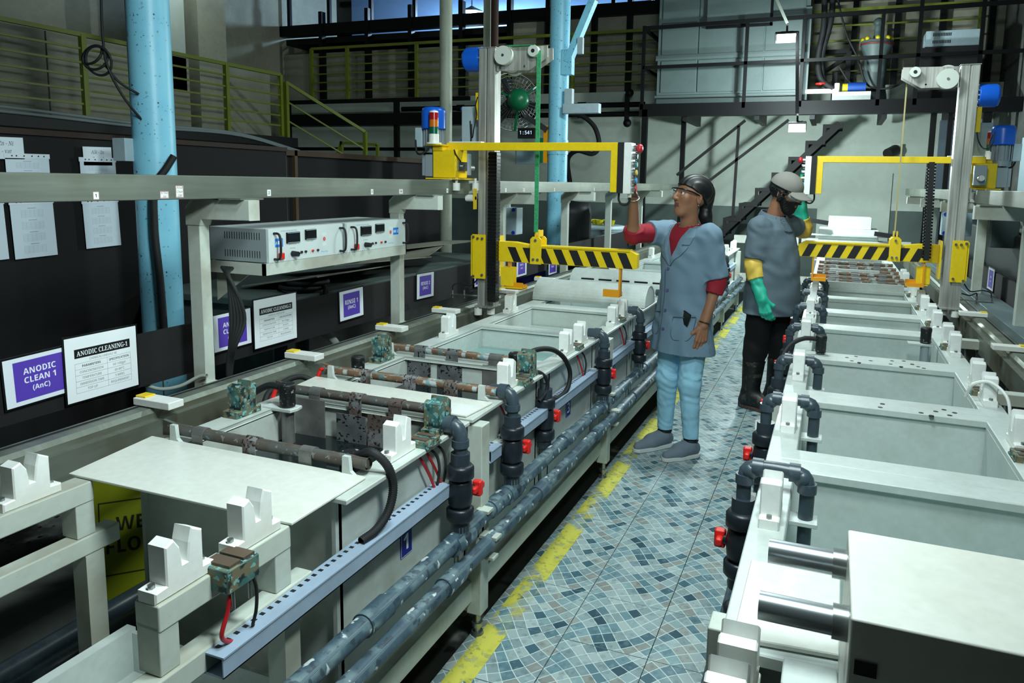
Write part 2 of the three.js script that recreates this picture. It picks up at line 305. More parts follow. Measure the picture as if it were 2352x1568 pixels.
// a saddle block: notched base and two prongs with a Y-shaped seat between them; profile in (d, y), thickness along x
const saddleProfile = (d, y, k = 1) => [[-0.088, 0], [0.088, 0], [0.088, 0.022], [0.055, 0.024], [0.055, 0.098], [0.022, 0.112], [0.013, 0.085], [0.007, 0.05], [-0.007, 0.05], [-0.013, 0.085], [-0.03, 0.106], [-0.055, 0.098], [-0.055, 0.024], [-0.088, 0.022]].map(([a, b]) => [d + a * k, y + b]);
function saddle(parent, s, o, d, y, mat = M.white, k = 0.72, t = 0.046) {
  const b = part(mat === M.white ? 'saddle_block' : 'contact_saddle', ext('x', saddleProfile(d, y, k), X(s, o) - t / 2, t, 0.003), mat, parent);
  part('bolt', [cyl([X(s, o), y + 0.021, d - 0.073 * k], [X(s, o), y + 0.03, d - 0.073 * k], 0.007, 0.007, 6), cyl([X(s, o), y + 0.021, d + 0.073 * k], [X(s, o), y + 0.03, d + 0.073 * k], 0.007, 0.007, 6)], M.bolt, b);
  return b;
}
function contact(parent, s, o, d, y) {
  const c = part('contact_clamp', [bx(0.075, 0.016, 0.034, X(s, o), y + 0.012, d - 0.02, 0.002), bx(0.075, 0.016, 0.034, X(s, o), y + 0.012, d + 0.02, 0.002), bx(0.08, 0.006, 0.08, X(s, o), y + 0.003, d)], M.verdigris, parent);
  part('strip', [bx(0.055, 0.004, 0.02, X(s, o), y + 0.021, d - 0.02), bx(0.055, 0.004, 0.02, X(s, o), y + 0.021, d + 0.02)], M.copper, c);
}
// tank: outer shell, rim with an opening, liquid
function tank(s, d0, d1, label, opt = {}) {
  const { front = 0.06, back = 0.07, liquid = M.water, level = 0.64, mat = M.pp, group = s < 0 ? 'tanks of the left line' : 'tanks of the right line', cut = 0 } = opt;
  const t = thing('plating_tank', label, 'tank', [X(s, 0.83), 0.12, (d0 + d1) / 2], group);
  const a = 0.505, b = 1.165, i0 = d0 + front, i1 = d1 - back;
  part('shell', [sb(s, a, a + 0.012, 0.16, TOP - 0.02, d0 + 0.015, d1 - 0.015), sb(s, b - 0.012, b, 0.16, TOP - 0.02, d0 + 0.015, d1 - 0.015),
    sb(s, a, b, 0.16, TOP - 0.02, i0 - 0.022, i0 - 0.01), sb(s, a, b, 0.16, TOP - 0.02, i1 + 0.01, i1 + 0.022), sb(s, a, b, 0.16, 0.18, d0 + 0.015, d1 - 0.015)], mat, t);
  for (const [o0, o1] of [[0.535, 0.541], [1.122, 1.128]]) part('lining', sb(s, o0, o1, 0.18, TOP - 0.02, i0, i1), mat, t);
  for (const y of [0.585, 0.36]) part('side_rib', sb(s, 0.472, 0.506, y, y + 0.026, d0 + 0.015, d1 - 0.015), mat, t);
  const rim = ext('y', [[X(s, 0.46), d0], [X(s, 1.21), d0], [X(s, 1.21), d1], [X(s, 0.46), d1]].map(([x, d]) => [x, d]), TOP - RIM[s], RIM[s], 0.0025, [[[X(s, 0.54), i0], [X(s, 1.123), i0], [X(s, 1.123), i1], [X(s, 0.54), i1]]]);
  part('rim', rim, mat, t);
  if (liquid) part('liquid', sb(s, 0.541, 1.122, level - 0.05, level, i0 - 0.008, i1 + 0.008), liquid, t);
  return t;
}
// digits plate on the outer face
function numberPlate(t, s, d, text) {
  const map = canvasTex(128, 192, (g, w, h) => { g.fillStyle = '#111a86'; g.fillRect(0, 0, w, h); g.strokeStyle = '#dfe7ee'; g.lineWidth = 4; g.strokeRect(3, 3, w - 6, h - 6); g.fillStyle = '#eef4f6'; g.font = 'bold 150px sans-serif'; g.textAlign = 'center'; g.textBaseline = 'middle'; g.fillText(text, w / 2, h / 2 + 4); });
  const p = part('number_plate', bx(0.003, 0.085, 0.06, X(s, 0.5035), 0.505, d), M.numberBlue, t); p.userData.label = `blue plate with a white ${text}`;
  part('number', panel(X(s, 0.5015), 0.505, d, 0.06, 0.085, s < 0 ? '+x' : '-x'), std(0xffffff, 0.35, 0, { map }), p, true);
}
{
  // ---- left line
  const A = -1;
  const t1 = tank(A, 1.41, 2.06, 'first tank of the left line, plate 1, with dark liquid and two anode bars', { liquid: M.darkWater, level: 0.655, front: 0.05, back: 0.03, mat: M.ppOld });
  numberPlate(t1, A, 1.745, '1');
  const t2 = tank(A, 2.08, 2.80, 'second tank of the left line, plate 2, dark liquid under rusty anode bars', { liquid: M.darkWater, level: 0.655, front: 0.05, back: 0.07, mat: M.ppOld });
  numberPlate(t2, A, 2.435, '2');
  const t3 = tank(A, 2.81, 3.53, 'third tank of the left line, plate 3, open and full of pale blue-green water', { front: 0.10, back: 0.045, level: 0.665 });
  numberPlate(t3, A, 3.15, '3');
  const t4 = tank(A, 3.54, 4.26, 'fourth tank of the left line, plate 4, open with clear water', { front: 0.03, back: 0.07, level: 0.66, liquid: new THREE.MeshPhysicalMaterial({ color: 0x9fb0a8, roughness: 0.05 }) });
  numberPlate(t4, A, 3.905, '4');
  const later = [];
  for (let k = 0; k < 7; k++) {
    const d = 4.27 + k * 0.73, w = ['fifth', 'sixth', 'seventh', 'eighth', 'ninth', 'tenth', 'eleventh'][k];
    later.push(tank(A, d, d + 0.72, `${w} tank of the left line${k < 2 ? ', under a rounded drum cover' : k === 6 ? ', last before the back wall' : ''}`, { level: 0.64 }));
  }
  // white saddles: left side one each, aisle side pairs with a contact between
  for (const [t, d] of [[t3, 3.20], [t4, 3.96]]) { saddle(t, A, 1.165, d, TOP); saddle(t, A, 0.500, d - 0.11, TOP); saddle(t, A, 0.505, d + 0.10, TOP); contact(t, A, 0.50, d, TOP); }
  later.forEach((t, k) => { const d = 4.27 + k * 0.73 + 0.4; if (k > 1) { saddle(t, A, 1.165, d, TOP); saddle(t, A, 0.500, d - 0.11, TOP); saddle(t, A, 0.505, d + 0.10, TOP); } });
  saddle(t1, A, 0.512, 1.715, TOP); saddle(t1, A, 0.505, 1.93, TOP, M.verdigris, 0.62, 0.06); saddle(t1, A, 1.17, 1.82, TOP, M.verdigris, 0.62, 0.06); contact(t1, A, 0.492, 1.822, TOP);
  saddle(t2, A, 0.512, 2.46, TOP); saddle(t2, A, 0.505, 2.64, TOP, M.verdigris, 0.62, 0.06); saddle(t2, A, 1.17, 2.62, TOP, M.verdigris, 0.62, 0.06); contact(t2, A, 0.492, 2.55, TOP);

  // ---- right line
  const B = 1;
  const rd = [[1.19, 2.05 + 0.09], [2.145, 2.842], [2.844, 3.56], [3.565, 4.34], [4.345, 4.92], [4.925, 5.53], [5.535, 6.1], [6.11, 7.1], [7.11, 8.1], [8.11, 8.9]];
  const names = ['nearest tank of the right line, beside the grey housing', 'second tank of the right line, open and empty', 'third tank of the right line, with stained rim behind it', 'fourth tank of the right line, with two immersion heaters', 'fifth tank of the right line', 'sixth tank of the right line', 'seventh tank of the right line, in front of the anode bars', 'eighth tank of the right line, under the striped lifting beam', 'ninth tank of the right line, behind the anode bars', 'last tank of the right line, near the back wall'];
  const bt = rd.map(([a, b], k) => tank(B, a, b, names[k], { front: k ? 0.085 : 0.2, back: 0.065 + 0.02 * (k === 0), level: k > 6 ? 0.62 : 0.36, liquid: k === 1 ? M.water : k > 6 ? M.darkWater : M.water }));
  [[0, 1.725], [1, 2.438], [2, 3.12], [3, 3.91], [4, 4.67], [5, 5.31], [6, 5.95]].forEach(([k, d]) => { saddle(bt[k], B, 0.503, d, TOP); });
  [[1, 2.42], [2, 3.155], [3, 3.99], [4, 4.65], [5, 5.25], [6, 5.85], [7, 6.6]].forEach(([k, d]) => { saddle(bt[k], B, 1.168, d - 0.12, TOP); saddle(bt[k], B, 1.168, d + 0.12, TOP); contact(bt[k], B, 1.165, d, TOP); });
  globalThis.leftTanks = [t1, t2, t3, t4, ...later]; globalThis.rightTanks = bt;
}
// ---------------------------------------------------------------- frames, rails, pipes of the two lines
function lineFrame(s, legs, d0, d1, label) {
  const t = thing('line_frame', label, 'frame', [X(s, 0.8), 0, (d0 + d1) / 2]);
  part('floor_beam', sb(s, 0.465, 0.515, 0.13, 0.205, d0, d1, 0.004), M.frame, t);
  part('floor_beam', sb(s, 1.12, 1.17, 0.13, 0.205, d0, d1, 0.004), M.frame, t);
  for (const d of legs) {
    for (const o of [0.43, 1.15]) {
      const leg = part('leg', sb(s, o, o + 0.055, 0.085, o < 1 ? 0.752 : 0.6, d - 0.03, d + 0.03, 0.004), M.frame, t);
      part('levelling_foot', [cyl([X(s, o + 0.028), -0.022, d], [X(s, o + 0.028), 0.09, d], 0.012, 0.012, 10), cyl([X(s, o + 0.028), -0.022, d], [X(s, o + 0.028), 0.012, d], 0.032, 0.02, 12), cyl([X(s, o + 0.028), 0.03, d], [X(s, o + 0.028), 0.045, d], 0.021, 0.021, 6)], M.bolt, leg);
    }
    part('cross_beam', sb(s, 0.47, 1.15, 0.09, 0.135, d - 0.025, d + 0.025), M.frame, t);
    part('pipe_clip', [sb(s, 0.395, 0.44, 0.462, 0.474, d - 0.05, d - 0.01, 0.002), sb(s, 0.365, 0.44, 0.376, 0.388, d - 0.05, d - 0.01, 0.002), sb(s, 0.375, 0.44, 0.305, 0.316, d - 0.05, d - 0.01, 0.002), sb(s, 0.43, 0.44, 0.3, 0.475, d - 0.05, d - 0.01)], M.frame, t);
  }
  return t;
}
const lf = lineFrame(-1, [0.62, 2.12, 3.6, 5.05, 6.5, 7.95, 9.2], 0.2, 9.4, 'pale painted steel frame carrying the left row of tanks');
// supports of the empty first station: rails along the row and arched tube bridges with white saddles
part('upper_beam', sb(-1, 0.49, 0.54, 0.585, 0.635, 0.35, 1.32, 0.005), M.frame, lf);
part('upper_beam', sb(-1, 1.115, 1.165, 0.585, 0.635, 0.35, 1.32, 0.005), M.frame, lf);
for (const [o, d] of [[0.49, 0.36], [1.115, 0.36], [0.49, 1.22], [1.115, 1.22]]) part('upper_beam_post', sb(-1, o, o + 0.05, 0.13, 0.585, d, d + 0.05), M.frame, lf);
function bridge(o, label, ds) {
  const t = thing('saddle_bridge', label, 'frame', [X(-1, o), 0.635, 1.08]);
  part('tube', [sb(-1, o - 0.03, o + 0.03, 0.722, 0.775, 0.905, 1.255, 0.004), sb(-1, o - 0.028, o + 0.028, 0.635, 0.735, 0.905, 0.95, 0.003), sb(-1, o - 0.028, o + 0.028, 0.635, 0.735, 1.205, 1.255, 0.003)], M.frame, t);
  for (const d of ds) saddle(t, -1, o, d, TOP, M.white, 0.78);
  return t;
}
const br = bridge(0.525, 'pale tube bridge in the foreground with two white saddles and a copper clamp', [0.975, 1.165]);
{ // copper clamp block with red and black leads
  const c = part('copper_clamp', [bx(0.072, 0.05, 0.085, X(-1, 0.487), 0.765, 1.068, 0.004)], M.verdigris, br);
  part('copper_strip', [bx(0.062, 0.006, 0.03, X(-1, 0.487), 0.793, 1.05), bx(0.062, 0.006, 0.03, X(-1, 0.487), 0.793, 1.087)], M.copper, c);
  for (const d of [1.045, 1.09]) part('terminal', cyl([X(-1, 0.46), 0.7, d], [X(-1, 0.46), 0.745, d], 0.004), M.bolt, c);
}
bridge(1.147, 'pale tube bridge at the left edge with one white saddle', [1.11]);
single('red_cable', tube([[-1.062, 0.735, 1.045], [-1.06, 0.70, 1.035], [-1.062, 0.655, 1.02], [-1.068, 0.625, 1.05], [-1.075, 0.62, 1.07]], 0.0045), M.redCable, 'red lead from the copper clamp down to the cable duct', 'cable');
single('black_cable', tube([[-1.05, 0.755, 1.09], [-1.048, 0.72, 1.1], [-1.05, 0.67, 1.1], [-1.06, 0.635, 1.1], [-1.068, 0.625, 1.11]], 0.0035), M.rubber, 'black lead from the copper clamp down to the cable duct', 'cable');
lineFrame(1, [1.3, 2.8, 4.3, 5.8, 7.2, 8.6], 0.6, 9.0, 'pale painted steel frame carrying the right row of tanks');

// drip pan of the empty station
{
  const t = thing('drip_pan', 'pale open drip pan under the empty first station', 'tray', [X(-1, 0.72), 0.25, 0.8]);
  part('pan', [sb(-1, 0.40, 0.412, 0.25, 0.37, 0.3, 1.28), sb(-1, 1.03, 1.042, 0.25, 0.37, 0.3, 1.28), sb(-1, 0.412, 1.03, 0.25, 0.37, 0.3, 0.312), sb(-1, 0.412, 1.03, 0.25, 0.37, 1.268, 1.28), sb(-1, 0.412, 1.03, 0.25, 0.262, 0.312, 1.268)], M.pp, t);
  for (const [a, b] of [[1.03, 1.06], [0.38, 0.412]]) part('pan_lip', sb(-1, a, b, 0.37, 0.38, 0.3, 1.28), M.pp, t);
}
// overhead runway rail and lower guide rail
function rails(s, label1, label2, d0, d1) {
  const t = thing('runway_rail', label1, 'rail', [X(s, 1.43), 1.468, (d0 + d1) / 2]);
  part('beam', sb(s, 1.405, 1.465, 1.468, 1.547, d0, d1, 0.003), M.rail, t);
  const g = thing('guide_rail', label2, 'rail', [X(s, 1.42), 0.68, (d0 + d1) / 2]);
  part('track', ext('z', [[1.405, 0.725], [1.462, 0.725], [1.462, 0.8], [1.418, 0.8], [1.405, 0.787]].map(([o, y]) => [X(s, o), y]), d0, d1 - d0), M.rail, g);
  part('web', sb(s, 1.378, 1.405, 0.665, 0.768, d0, d1), M.rail, g);
  part('groove_strip', sb(s, 1.463, 1.469, 0.78, 0.803, d0, d1), M.rubber, g);  // black strip put in for the dark groove before the back lip
  part('back_lip', sb(s, 1.47, 1.48, 0.74, 0.802, d0, d1), M.rail, g);
  return [t, g];
}
const [runA] = rails(-1, 'steel box rail crossing the left half of the picture at eye level', 'low steel guide rail running behind the left tanks', -0.6, 10.1);
rails(1, 'steel box rail along the right wall at eye level', 'low steel guide rail running behind the right tanks', 0.6, 10.1);
// small printed labels on the left rail
{
  const lab = [[1.53, 1.484, 0.018, 0.022, '1', 0], [1.765, 1.484, 0.032, 0.022, 'An.Clean DM', 1], [1.8245, 1.494, 0.030, 0.038, 'Anod Clean DM', 1], [2.235, 1.487, 0.02, 0.024, '2', 0], [2.905, 1.487, 0.02, 0.024, '3', 0], [3.15, 1.487, 0.036, 0.024, 'DM', 1], [3.62, 1.489, 0.02, 0.024, '4', 0], [4.4, 1.489, 0.02, 0.024, '5', 0], [4.7, 1.489, 0.04, 0.024, 'DM', 1], [5.3, 1.489, 0.02, 0.024, '6', 0], [6.3, 1.489, 0.02, 0.024, '7', 0], [7.2, 1.489, 0.03, 0.024, '8', 0]];
  for (const [d, y, w, h, text, redEdge] of lab) {
    const m = canvasTex(128, Math.round(128 * h / w), (g, W, H) => { g.fillStyle = '#e4e6e2'; g.fillRect(0, 0, W, H); if (redEdge || d < 2) { g.strokeStyle = '#b0464a'; g.lineWidth = 5; g.strokeRect(6, 6, W - 12, H - 12); } g.fillStyle = '#15162a'; const ws = text.split(' '); g.font = `${ws.length > 1 || text.length > 2 ? 'italic ' : 'bold '}${Math.round(H / (ws.length + 0.6))}px sans-serif`; g.textAlign = 'center'; g.textBaseline = 'middle'; ws.forEach((q, i) => g.fillText(q, W / 2, H * (i + 0.5) / ws.length, W * 0.8)); });
    part('position_label', panel(X(-1, 1.4043), y, d, w, h, '+x'), std(0xffffff, 0.7, 0, { map: m }), runA, true);
  }
}
// posts that carry the runway rails
function railPost(s, d, label) {
  const t = thing('rail_post', label, 'post', [X(s, 1.54), 0, d + 0.03]);
  part('tube', sb(s, 1.51, 1.57, 0, 1.40, d, d + 0.045, 0.004), M.frame, t);
  part('arm', ext('z', [[1.28, 1.395], [1.28, 1.466], [1.54, 1.466], [1.573, 1.435], [1.573, 1.37], [1.507, 1.37], [1.498, 1.392]].map(([o, y]) => [X(s, o), y]), d - 0.003, 0.052, 0.002), M.frame, t);
  part('rail_pad', sb(s, 1.30, 1.40, 1.466, 1.472, d - 0.02, d + 0.09), M.rail, t);
  part('foot_arm', sb(s, 1.46, 1.52, 0.745, 0.795, d - 0.005, d + 0.045), M.frame, t);
  part('base_plate', sb(s, 1.48, 1.60, -0.022, 0.0, d - 0.03, d + 0.075), M.frame, t);
}
['pale post at the left end of the rectifier shelf', 'pale post at the right end of the rectifier shelf', 'pale rail post behind the left hoist', 'pale rail post just right of the second blue column', 'pale rail post below the left control panel', 'pale rail post behind the woman, near the end of the left rail'].forEach((l, k) => railPost(-1, 2.0 + 1.3 * k, l));
['pale rail post at the right edge of the picture', 'pale rail post behind the right hoist with a purple sign beside it', 'pale rail post of the right rail beyond the hoist', 'farthest pale rail post of the right rail'].forEach((l, k) => railPost(1, 4.4 + 1.3 * k, l));
// white stops on the guide rails
function railStop(s, d, label) {
  const t = thing('rail_stop', label, 'block', [X(s, 1.41), 0.803, d], s < 0 ? 'white stops on the left guide rail' : 'white stops on the right guide rail');
  part('block', sb(s, 1.335, 1.49, 0.8035, 0.828, d - 0.03, d + 0.03, 0.003), M.white, t);
  part('sensor_cap', sb(s, 1.447, 1.49, 0.828, 0.834, d - 0.02, d + 0.02, 0.002), M.yellow, t);
}
['nearest white stop on the left guide rail, beside the first tank', 'white stop on the left guide rail beside the second tank', 'white stop at the foot of the post right of the rectifiers', 'white stop on the left guide rail just before the hoist', 'white stop on the left guide rail beyond the hoist', 'farthest white stop on the left guide rail'].forEach((l, k) => railStop(-1, [1.71, 2.42, 3.07, 3.62, 4.45, 5.15][k], l));
['nearest white stop on the right guide rail', 'white stop on the right guide rail in front of the right hoist', 'white stop on the right guide rail at the hoist'].forEach((l, k) => railStop(1, [3.25, 3.95, 4.95][k], l));

// ---- header pipes along the aisle
function header(s, o, y0, y1, d0, d1, r, label, every = 0.72, ph = 0.2) {
  const t = thing('header_pipe', label, 'pipe', [X(s, o), Math.min(y0, y1) - r, (d0 + d1) / 2]);
  const yy = (d) => y0 + (y1 - y0) * (d - d0) / (d1 - d0);
  part('pipe', cyl([X(s, o), y0, d0], [X(s, o), y1, d1], r, r, 20), M.pvcScale, t);
  for (let d = d0 + ph; d < d1 - 0.1; d += every) part('coupling', cyl([X(s, o), yy(d), d], [X(s, o), yy(d + 0.1), d + 0.1], r + 0.005, r + 0.005, 20), M.pvcScale, t);
  return t;
}
header(-1, 0.425, 0.455, 0.405, 0.5, 9.3, 0.027, 'upper grey scaled pipe along the left tanks');
header(-1, 0.395, 0.375, 0.325, 0.5, 9.3, 0.025, 'lower grey scaled pipe along the left tanks', 0.72, 0.55);
header(1, 0.40, 0.34, 0.30, 0.8, 8.6, 0.034, 'dark pipe along the right tanks on the aisle side', 0.9, 0.5);

// ---- risers with ball valves
function valveAssembly(t, x, d, yTop, hx, facing, red = true) {
  // stacked fittings below yTop: socket, union nut, valve body, union nut, socket; returns its bottom
  const c = (y, h, r, m) => part('fitting', cyl([x, y - h, d], [x, y, d], r, r, 20), m, t);
  let y = yTop; c(y, 0.035, 0.030, M.valveRing); y -= 0.035;
  part('union_nut', lathe([[0.030, 0], [0.043, 0.004], [0.043, 0.036], [0.034, 0.046], [0.0, 0.046]], [x, y - 0.046, d], [x, y, d], 16), M.valve, t); y -= 0.046;
  const body = part('valve_body', lathe([[0, 0], [0.030, 0], [0.036, 0.012], [0.040, 0.045], [0.036, 0.08], [0.030, 0.092], [0, 0.092]], [x, y - 0.092, d], [x, y, d], 20), M.valve, t);
  if (red) part('handle', [bx(0.03, 0.05, 0.024, x + facing[0] * 0.062, y - 0.046, d + facing[1] * 0.062, 0.006), bx(0.018, 0.022, 0.07, x + facing[0] * 0.062, y - 0.046, d + facing[1] * 0.062, 0.006)], M.red, body);
  part('stem', cyl([x, y - 0.046, d], [x + facing[0] * 0.055, y - 0.046, d + facing[1] * 0.055], 0.014, 0.014, 12), M.valve, body);
  y -= 0.092;
  part('union_nut', lathe([[0, 0], [0.034, 0], [0.043, 0.01], [0.043, 0.04], [0.030, 0.046], [0, 0.046]], [x, y - 0.046, d], [x, y, d], 16), M.valve, t); y -= 0.046;
  c(y, 0.03, 0.029, M.valveRing); return y - 0.03;
}
function riserLeft(d, label, lower) {
  const t = thing('valve_riser', label, 'pipe', [X(-1, 0.43), 0.4, d], 'valve risers of the left line'), x = X(-1, 0.425);
  part('elbow', [tube([[x - 0.085, 0.805, d], [x - 0.04, 0.805, d], [x - 0.012, 0.798, d], [x, 0.77, d], [x, 0.735, d]], 0.0225, 14, 24), cyl([x - 0.05, 0.805, d], [x - 0.02, 0.805, d], 0.027, 0.027, 16), cyl([x, 0.74, d], [x, 0.762, d], 0.027, 0.027, 16)], M.pvc, t);
  part('drop_pipe', cyl([x, 0.42, d], [x, 0.74, d], 0.020, 0.020, 16), M.pvc, t);
  const y = valveAssembly(t, x, d, lower ? 0.71 : 0.72, 0, [0.55, 0.85]);
  part('check_union', lathe([[0, 0], [0.026, 0], [0.036, 0.008], [0.036, 0.034], [0.026, 0.042], [0, 0.042]], [x, y - 0.05, d], [x, y, d], 16), M.valveRing, t);
  part('tee', [cyl([x, 0.445, d], [x, 0.49, d], 0.029, 0.029, 16), cyl([x, 0.44, d - 0.055], [x, 0.435, d + 0.055], 0.034, 0.034, 18)], M.pvcScale, t);
}
['valve riser at the first tank of the left line, nearest the camera', 'valve riser at the second tank of the left line', 'valve riser at the third tank, above the plate 4', 'valve riser beside the woman\'s coat at the fourth tank', 'left line valve riser hidden behind the woman', 'left line valve riser seen past the woman\'s arm, nearest of three', 'left line valve riser seen past the woman\'s arm, middle of three', 'left line valve riser seen past the woman\'s arm, farthest of three'].forEach((l, k) => riserLeft([1.93, 2.325, 3.45, 4.18, 4.95, 6.0, 6.9, 7.9][k], l));
{ // drain valve on the face of the second tank
  const t = thing('drain_valve', 'short drain valve with red handle on the face beside plate 3', 'pipe', [X(-1, 0.47), 0.45, 2.76]);
  part('drain_pipe', [cyl([X(-1, 0.47), 0.47, 2.76], [X(-1, 0.47), 0.72, 2.76], 0.018), tube([[X(-1, 0.47), 0.49, 2.76], [X(-1, 0.47), 0.455, 2.76], [X(-1, 0.45), 0.44, 2.76], [X(-1, 0.425), 0.44, 2.76]], 0.022, 12, 16)], M.pvc, t);
  valveAssembly(t, X(-1, 0.47), 2.76, 0.70, 0, [0.55, 0.85]);
}
function riserRight(d, label) {
  const t = thing('valve_riser', label, 'pipe', [X(1, 0.425), 0.33, d], 'valve risers of the right line'), x = X(1, 0.425), xi = X(1, 0.578);
  part('bend', [tube([[x, 0.70, d], [x, 0.80, d], [x + 0.006, 0.824, d], [x + 0.03, 0.832, d], [xi - 0.03, 0.832, d], [xi - 0.006, 0.824, d], [xi, 0.80, d], [xi, 0.70, d]], 0.0185, 14, 40), cyl([x + 0.018, 0.832, d], [x + 0.045, 0.832, d], 0.0235, 0.0235, 16), cyl([xi - 0.045, 0.832, d], [xi - 0.018, 0.832, d], 0.0235, 0.0235, 16), cyl([x, 0.785, d], [x, 0.81, d], 0.0235, 0.0235, 16), cyl([xi, 0.785, d], [xi, 0.81, d], 0.0235, 0.0235, 16),
    ball(x + 0.012, 0.82, d, 0.024), ball(xi - 0.012, 0.82, d, 0.024)], M.pvc, t);
  part('dip_pipe', cyl([xi, 0.42, d], [xi, 0.72, d], 0.0175, 0.0175, 14), M.pvc, t);
  part('dip_bracket', bb(xi - 0.055, xi + 0.03, 0.705, 0.717, d - 0.03, d + 0.03, 0.002), M.pp, t);
  const y = valveAssembly(t, x, d, 0.745, 0, [-0.9, 0.2]);
  part('drop_pipe', cyl([x, 0.33, d], [x, y + 0.02, d], 0.019, 0.019, 14), M.pvc, t);
  part('lower_union', lathe([[0, 0], [0.028, 0], [0.038, 0.008], [0.038, 0.034], [0.028, 0.042], [0, 0.042]], [x, y - 0.09, d], [x, y, d], 16), M.valve, t);
}
['nearest valve riser of the right line', 'second valve riser of the right line', 'third valve riser of the right line, with a cable beside it', 'fourth valve riser of the right line', 'fifth valve riser of the right line', 'sixth valve riser of the right line', 'seventh valve riser of the right line, by the man\'s coat'].forEach((l, k) => riserRight([1.89, 2.555, 3.18, 3.95, 4.65, 5.29, 6.0][k], l));

// ---- cable duct with slots along the left tanks
function duct(d0, d1, label) {
  const t = thing('cable_duct', label, 'duct', [X(-1, 0.47), 0.58, (d0 + d1) / 2]);
  part('channel', [sb(-1, 0.446, 0.449, 0.583, 0.624, d0, d1), sb(-1, 0.492, 0.495, 0.583, 0.624, d0, d1), sb(-1, 0.446, 0.495, 0.583, 0.586, d0, d1)], M.trayBlue, t);
  part('lid', sb(-1, 0.444, 0.497, 0.624, 0.628, d0, d1), M.trayBlue, t);
  const slots = []; for (let d = d0 + 0.02; d < d1 - 0.01; d += 0.024) slots.push(sb(-1, 0.476, 0.487, 0.6275, 0.6287, d, d + 0.009));
  const q = part('slots', slots, M.black, t); q.userData.kind = 'stuff';
}
duct(1.0, 1.90, 'slotted blue-grey cable duct in front of the first tank');
duct(2.20, 2.28, 'short piece of slotted cable duct beside the second riser');
duct(2.36, 3.42, 'slotted cable duct in front of the second and third tanks');
duct(3.50, 4.15, 'slotted cable duct in front of the fourth tank');
duct(4.23, 8.9, 'far slotted cable duct running on behind the woman');
for (const [d, k] of [[1.86, 0], [1.90, 1], [2.42, 2], [3.28, 3], [4.02, 4]]) {
  const where = ['first tank', 'first tank, right one', 'second tank', 'third tank', 'fourth tank'][k];
  single('red_cable', tube([[X(-1, 0.50), 0.755, d - 0.06], [X(-1, 0.485), 0.72, d - 0.05], [X(-1, 0.48), 0.67, d - 0.02], [X(-1, 0.475), 0.625, d]], 0.0042), M.redCable, `red lead under the rim of the ${where} of the left line`, 'cable', 'leads under the left rims');
  single('black_cable', tube([[X(-1, 0.495), 0.755, d - 0.01], [X(-1, 0.48), 0.72, d + 0.02], [X(-1, 0.47), 0.68, d + 0.02], [X(-1, 0.475), 0.625, d + 0.015]], 0.0042), M.rubber, `black lead under the rim of the ${where} of the left line`, 'cable', 'leads under the left rims');
}
// ---------------------------------------------------------------- things on the left tanks
const [T1, T2, T3, T4] = globalThis.leftTanks, BT = globalThis.rightTanks;
// loose cover boards
single('cover_board', ext('y', [[-1.79, 1.247], [-1.083, 1.25], [-1.086, 1.535], [-1.835, 1.535]], 0.777, 0.006, 0.001), M.board, 'pale plastic cover board lying over the front of the first tank', 'board');
single('cover_board', ext('y', [[-1.815, 2.105], [-1.082, 2.085], [-1.066, 2.255], [-1.835, 2.275]], 0.777, 0.006, 0.001), M.board, 'pale plastic cover board bridging the first and second tanks', 'board');
// anode bars with bent straps and hanging plates
function anodeBar(d, x0, x1, label, straps, plates, mat, y = 0.806, tanks, lug = true) {
  const t = thing('anode_bar', label, 'bar', [(x0 + x1) / 2, y - 0.018, d], 'anode bars of the left line'), r = 0.0165;
  part('bar', [cyl([x0 + 0.05, y, d], [x1, y, d], r, r, 18, true), cyl([x0 + 0.05, y, d], [x1 - 0.004, y, d], r - 0.005, r - 0.005, 12)], mat, t);
  part('flattened_end', ext('z', [[x0 - 0.015, y - 0.024], [x0 - 0.012, y + 0.024], [x0 + 0.03, y + 0.017], [x0 + 0.06, y + 0.015], [x0 + 0.06, y - 0.015]], d - 0.005, 0.01), mat, t);
  for (const [x, w, drop, m] of straps) {
    const pr = []; for (let a = -20; a <= 200; a += 20) { const q = a * PI / 180; pr.push([d + Math.cos(q) * (r + 0.0035), y + Math.sin(q) * (r + 0.0035)]); }
    const inner = pr.map(([dd, yy]) => [d + (dd - d) * 0.88, y + (yy - y) * 0.88]).reverse();
    part('strap', [ext('x', [...pr, [d - r - 0.003, y - drop], [d - r - 0.0005, y - drop], ...inner], x - w / 2, w)], m, t);
  }
  for (const [x, w, top, h, m] of plates) part('anode_plate', bx(w, h, 0.004, x, top - h / 2, d - r - 0.004), m, t);
  for (const x of [x0 + 0.055, x1 - 0.05]) part('bar_rest', ext('z', [[x - 0.014, 0.777], [x + 0.028, 0.777], [x + 0.012, 0.79], [x + 0.008, 0.829], [x - 0.012, 0.829]], d - 0.03, 0.012), M.pp, tanks);
  if (lug) part('cable_lug', [cyl([x0 + 0.0, y, d - 0.005], [x0 + 0.0, y, d - 0.022], 0.007, 0.007, 6), tube([[x0 + 0.0, y - 0.002, d - 0.018], [x0 - 0.006, y - 0.02, d - 0.022], [x0 - 0.01, y - 0.045, d - 0.03]], 0.008, 8, 10)], M.red, t);
}
anodeBar(1.56, -1.80, -1.094, 'grey rusty anode bar behind the front cover board of the first tank', [[-1.667, 0.04, 0.05, M.anodeClean], [-1.478, 0.045, 0.04, M.anode], [-1.286, 0.042, 0.05, M.anodeClean]], [], M.rust, 0.806, T1, false);
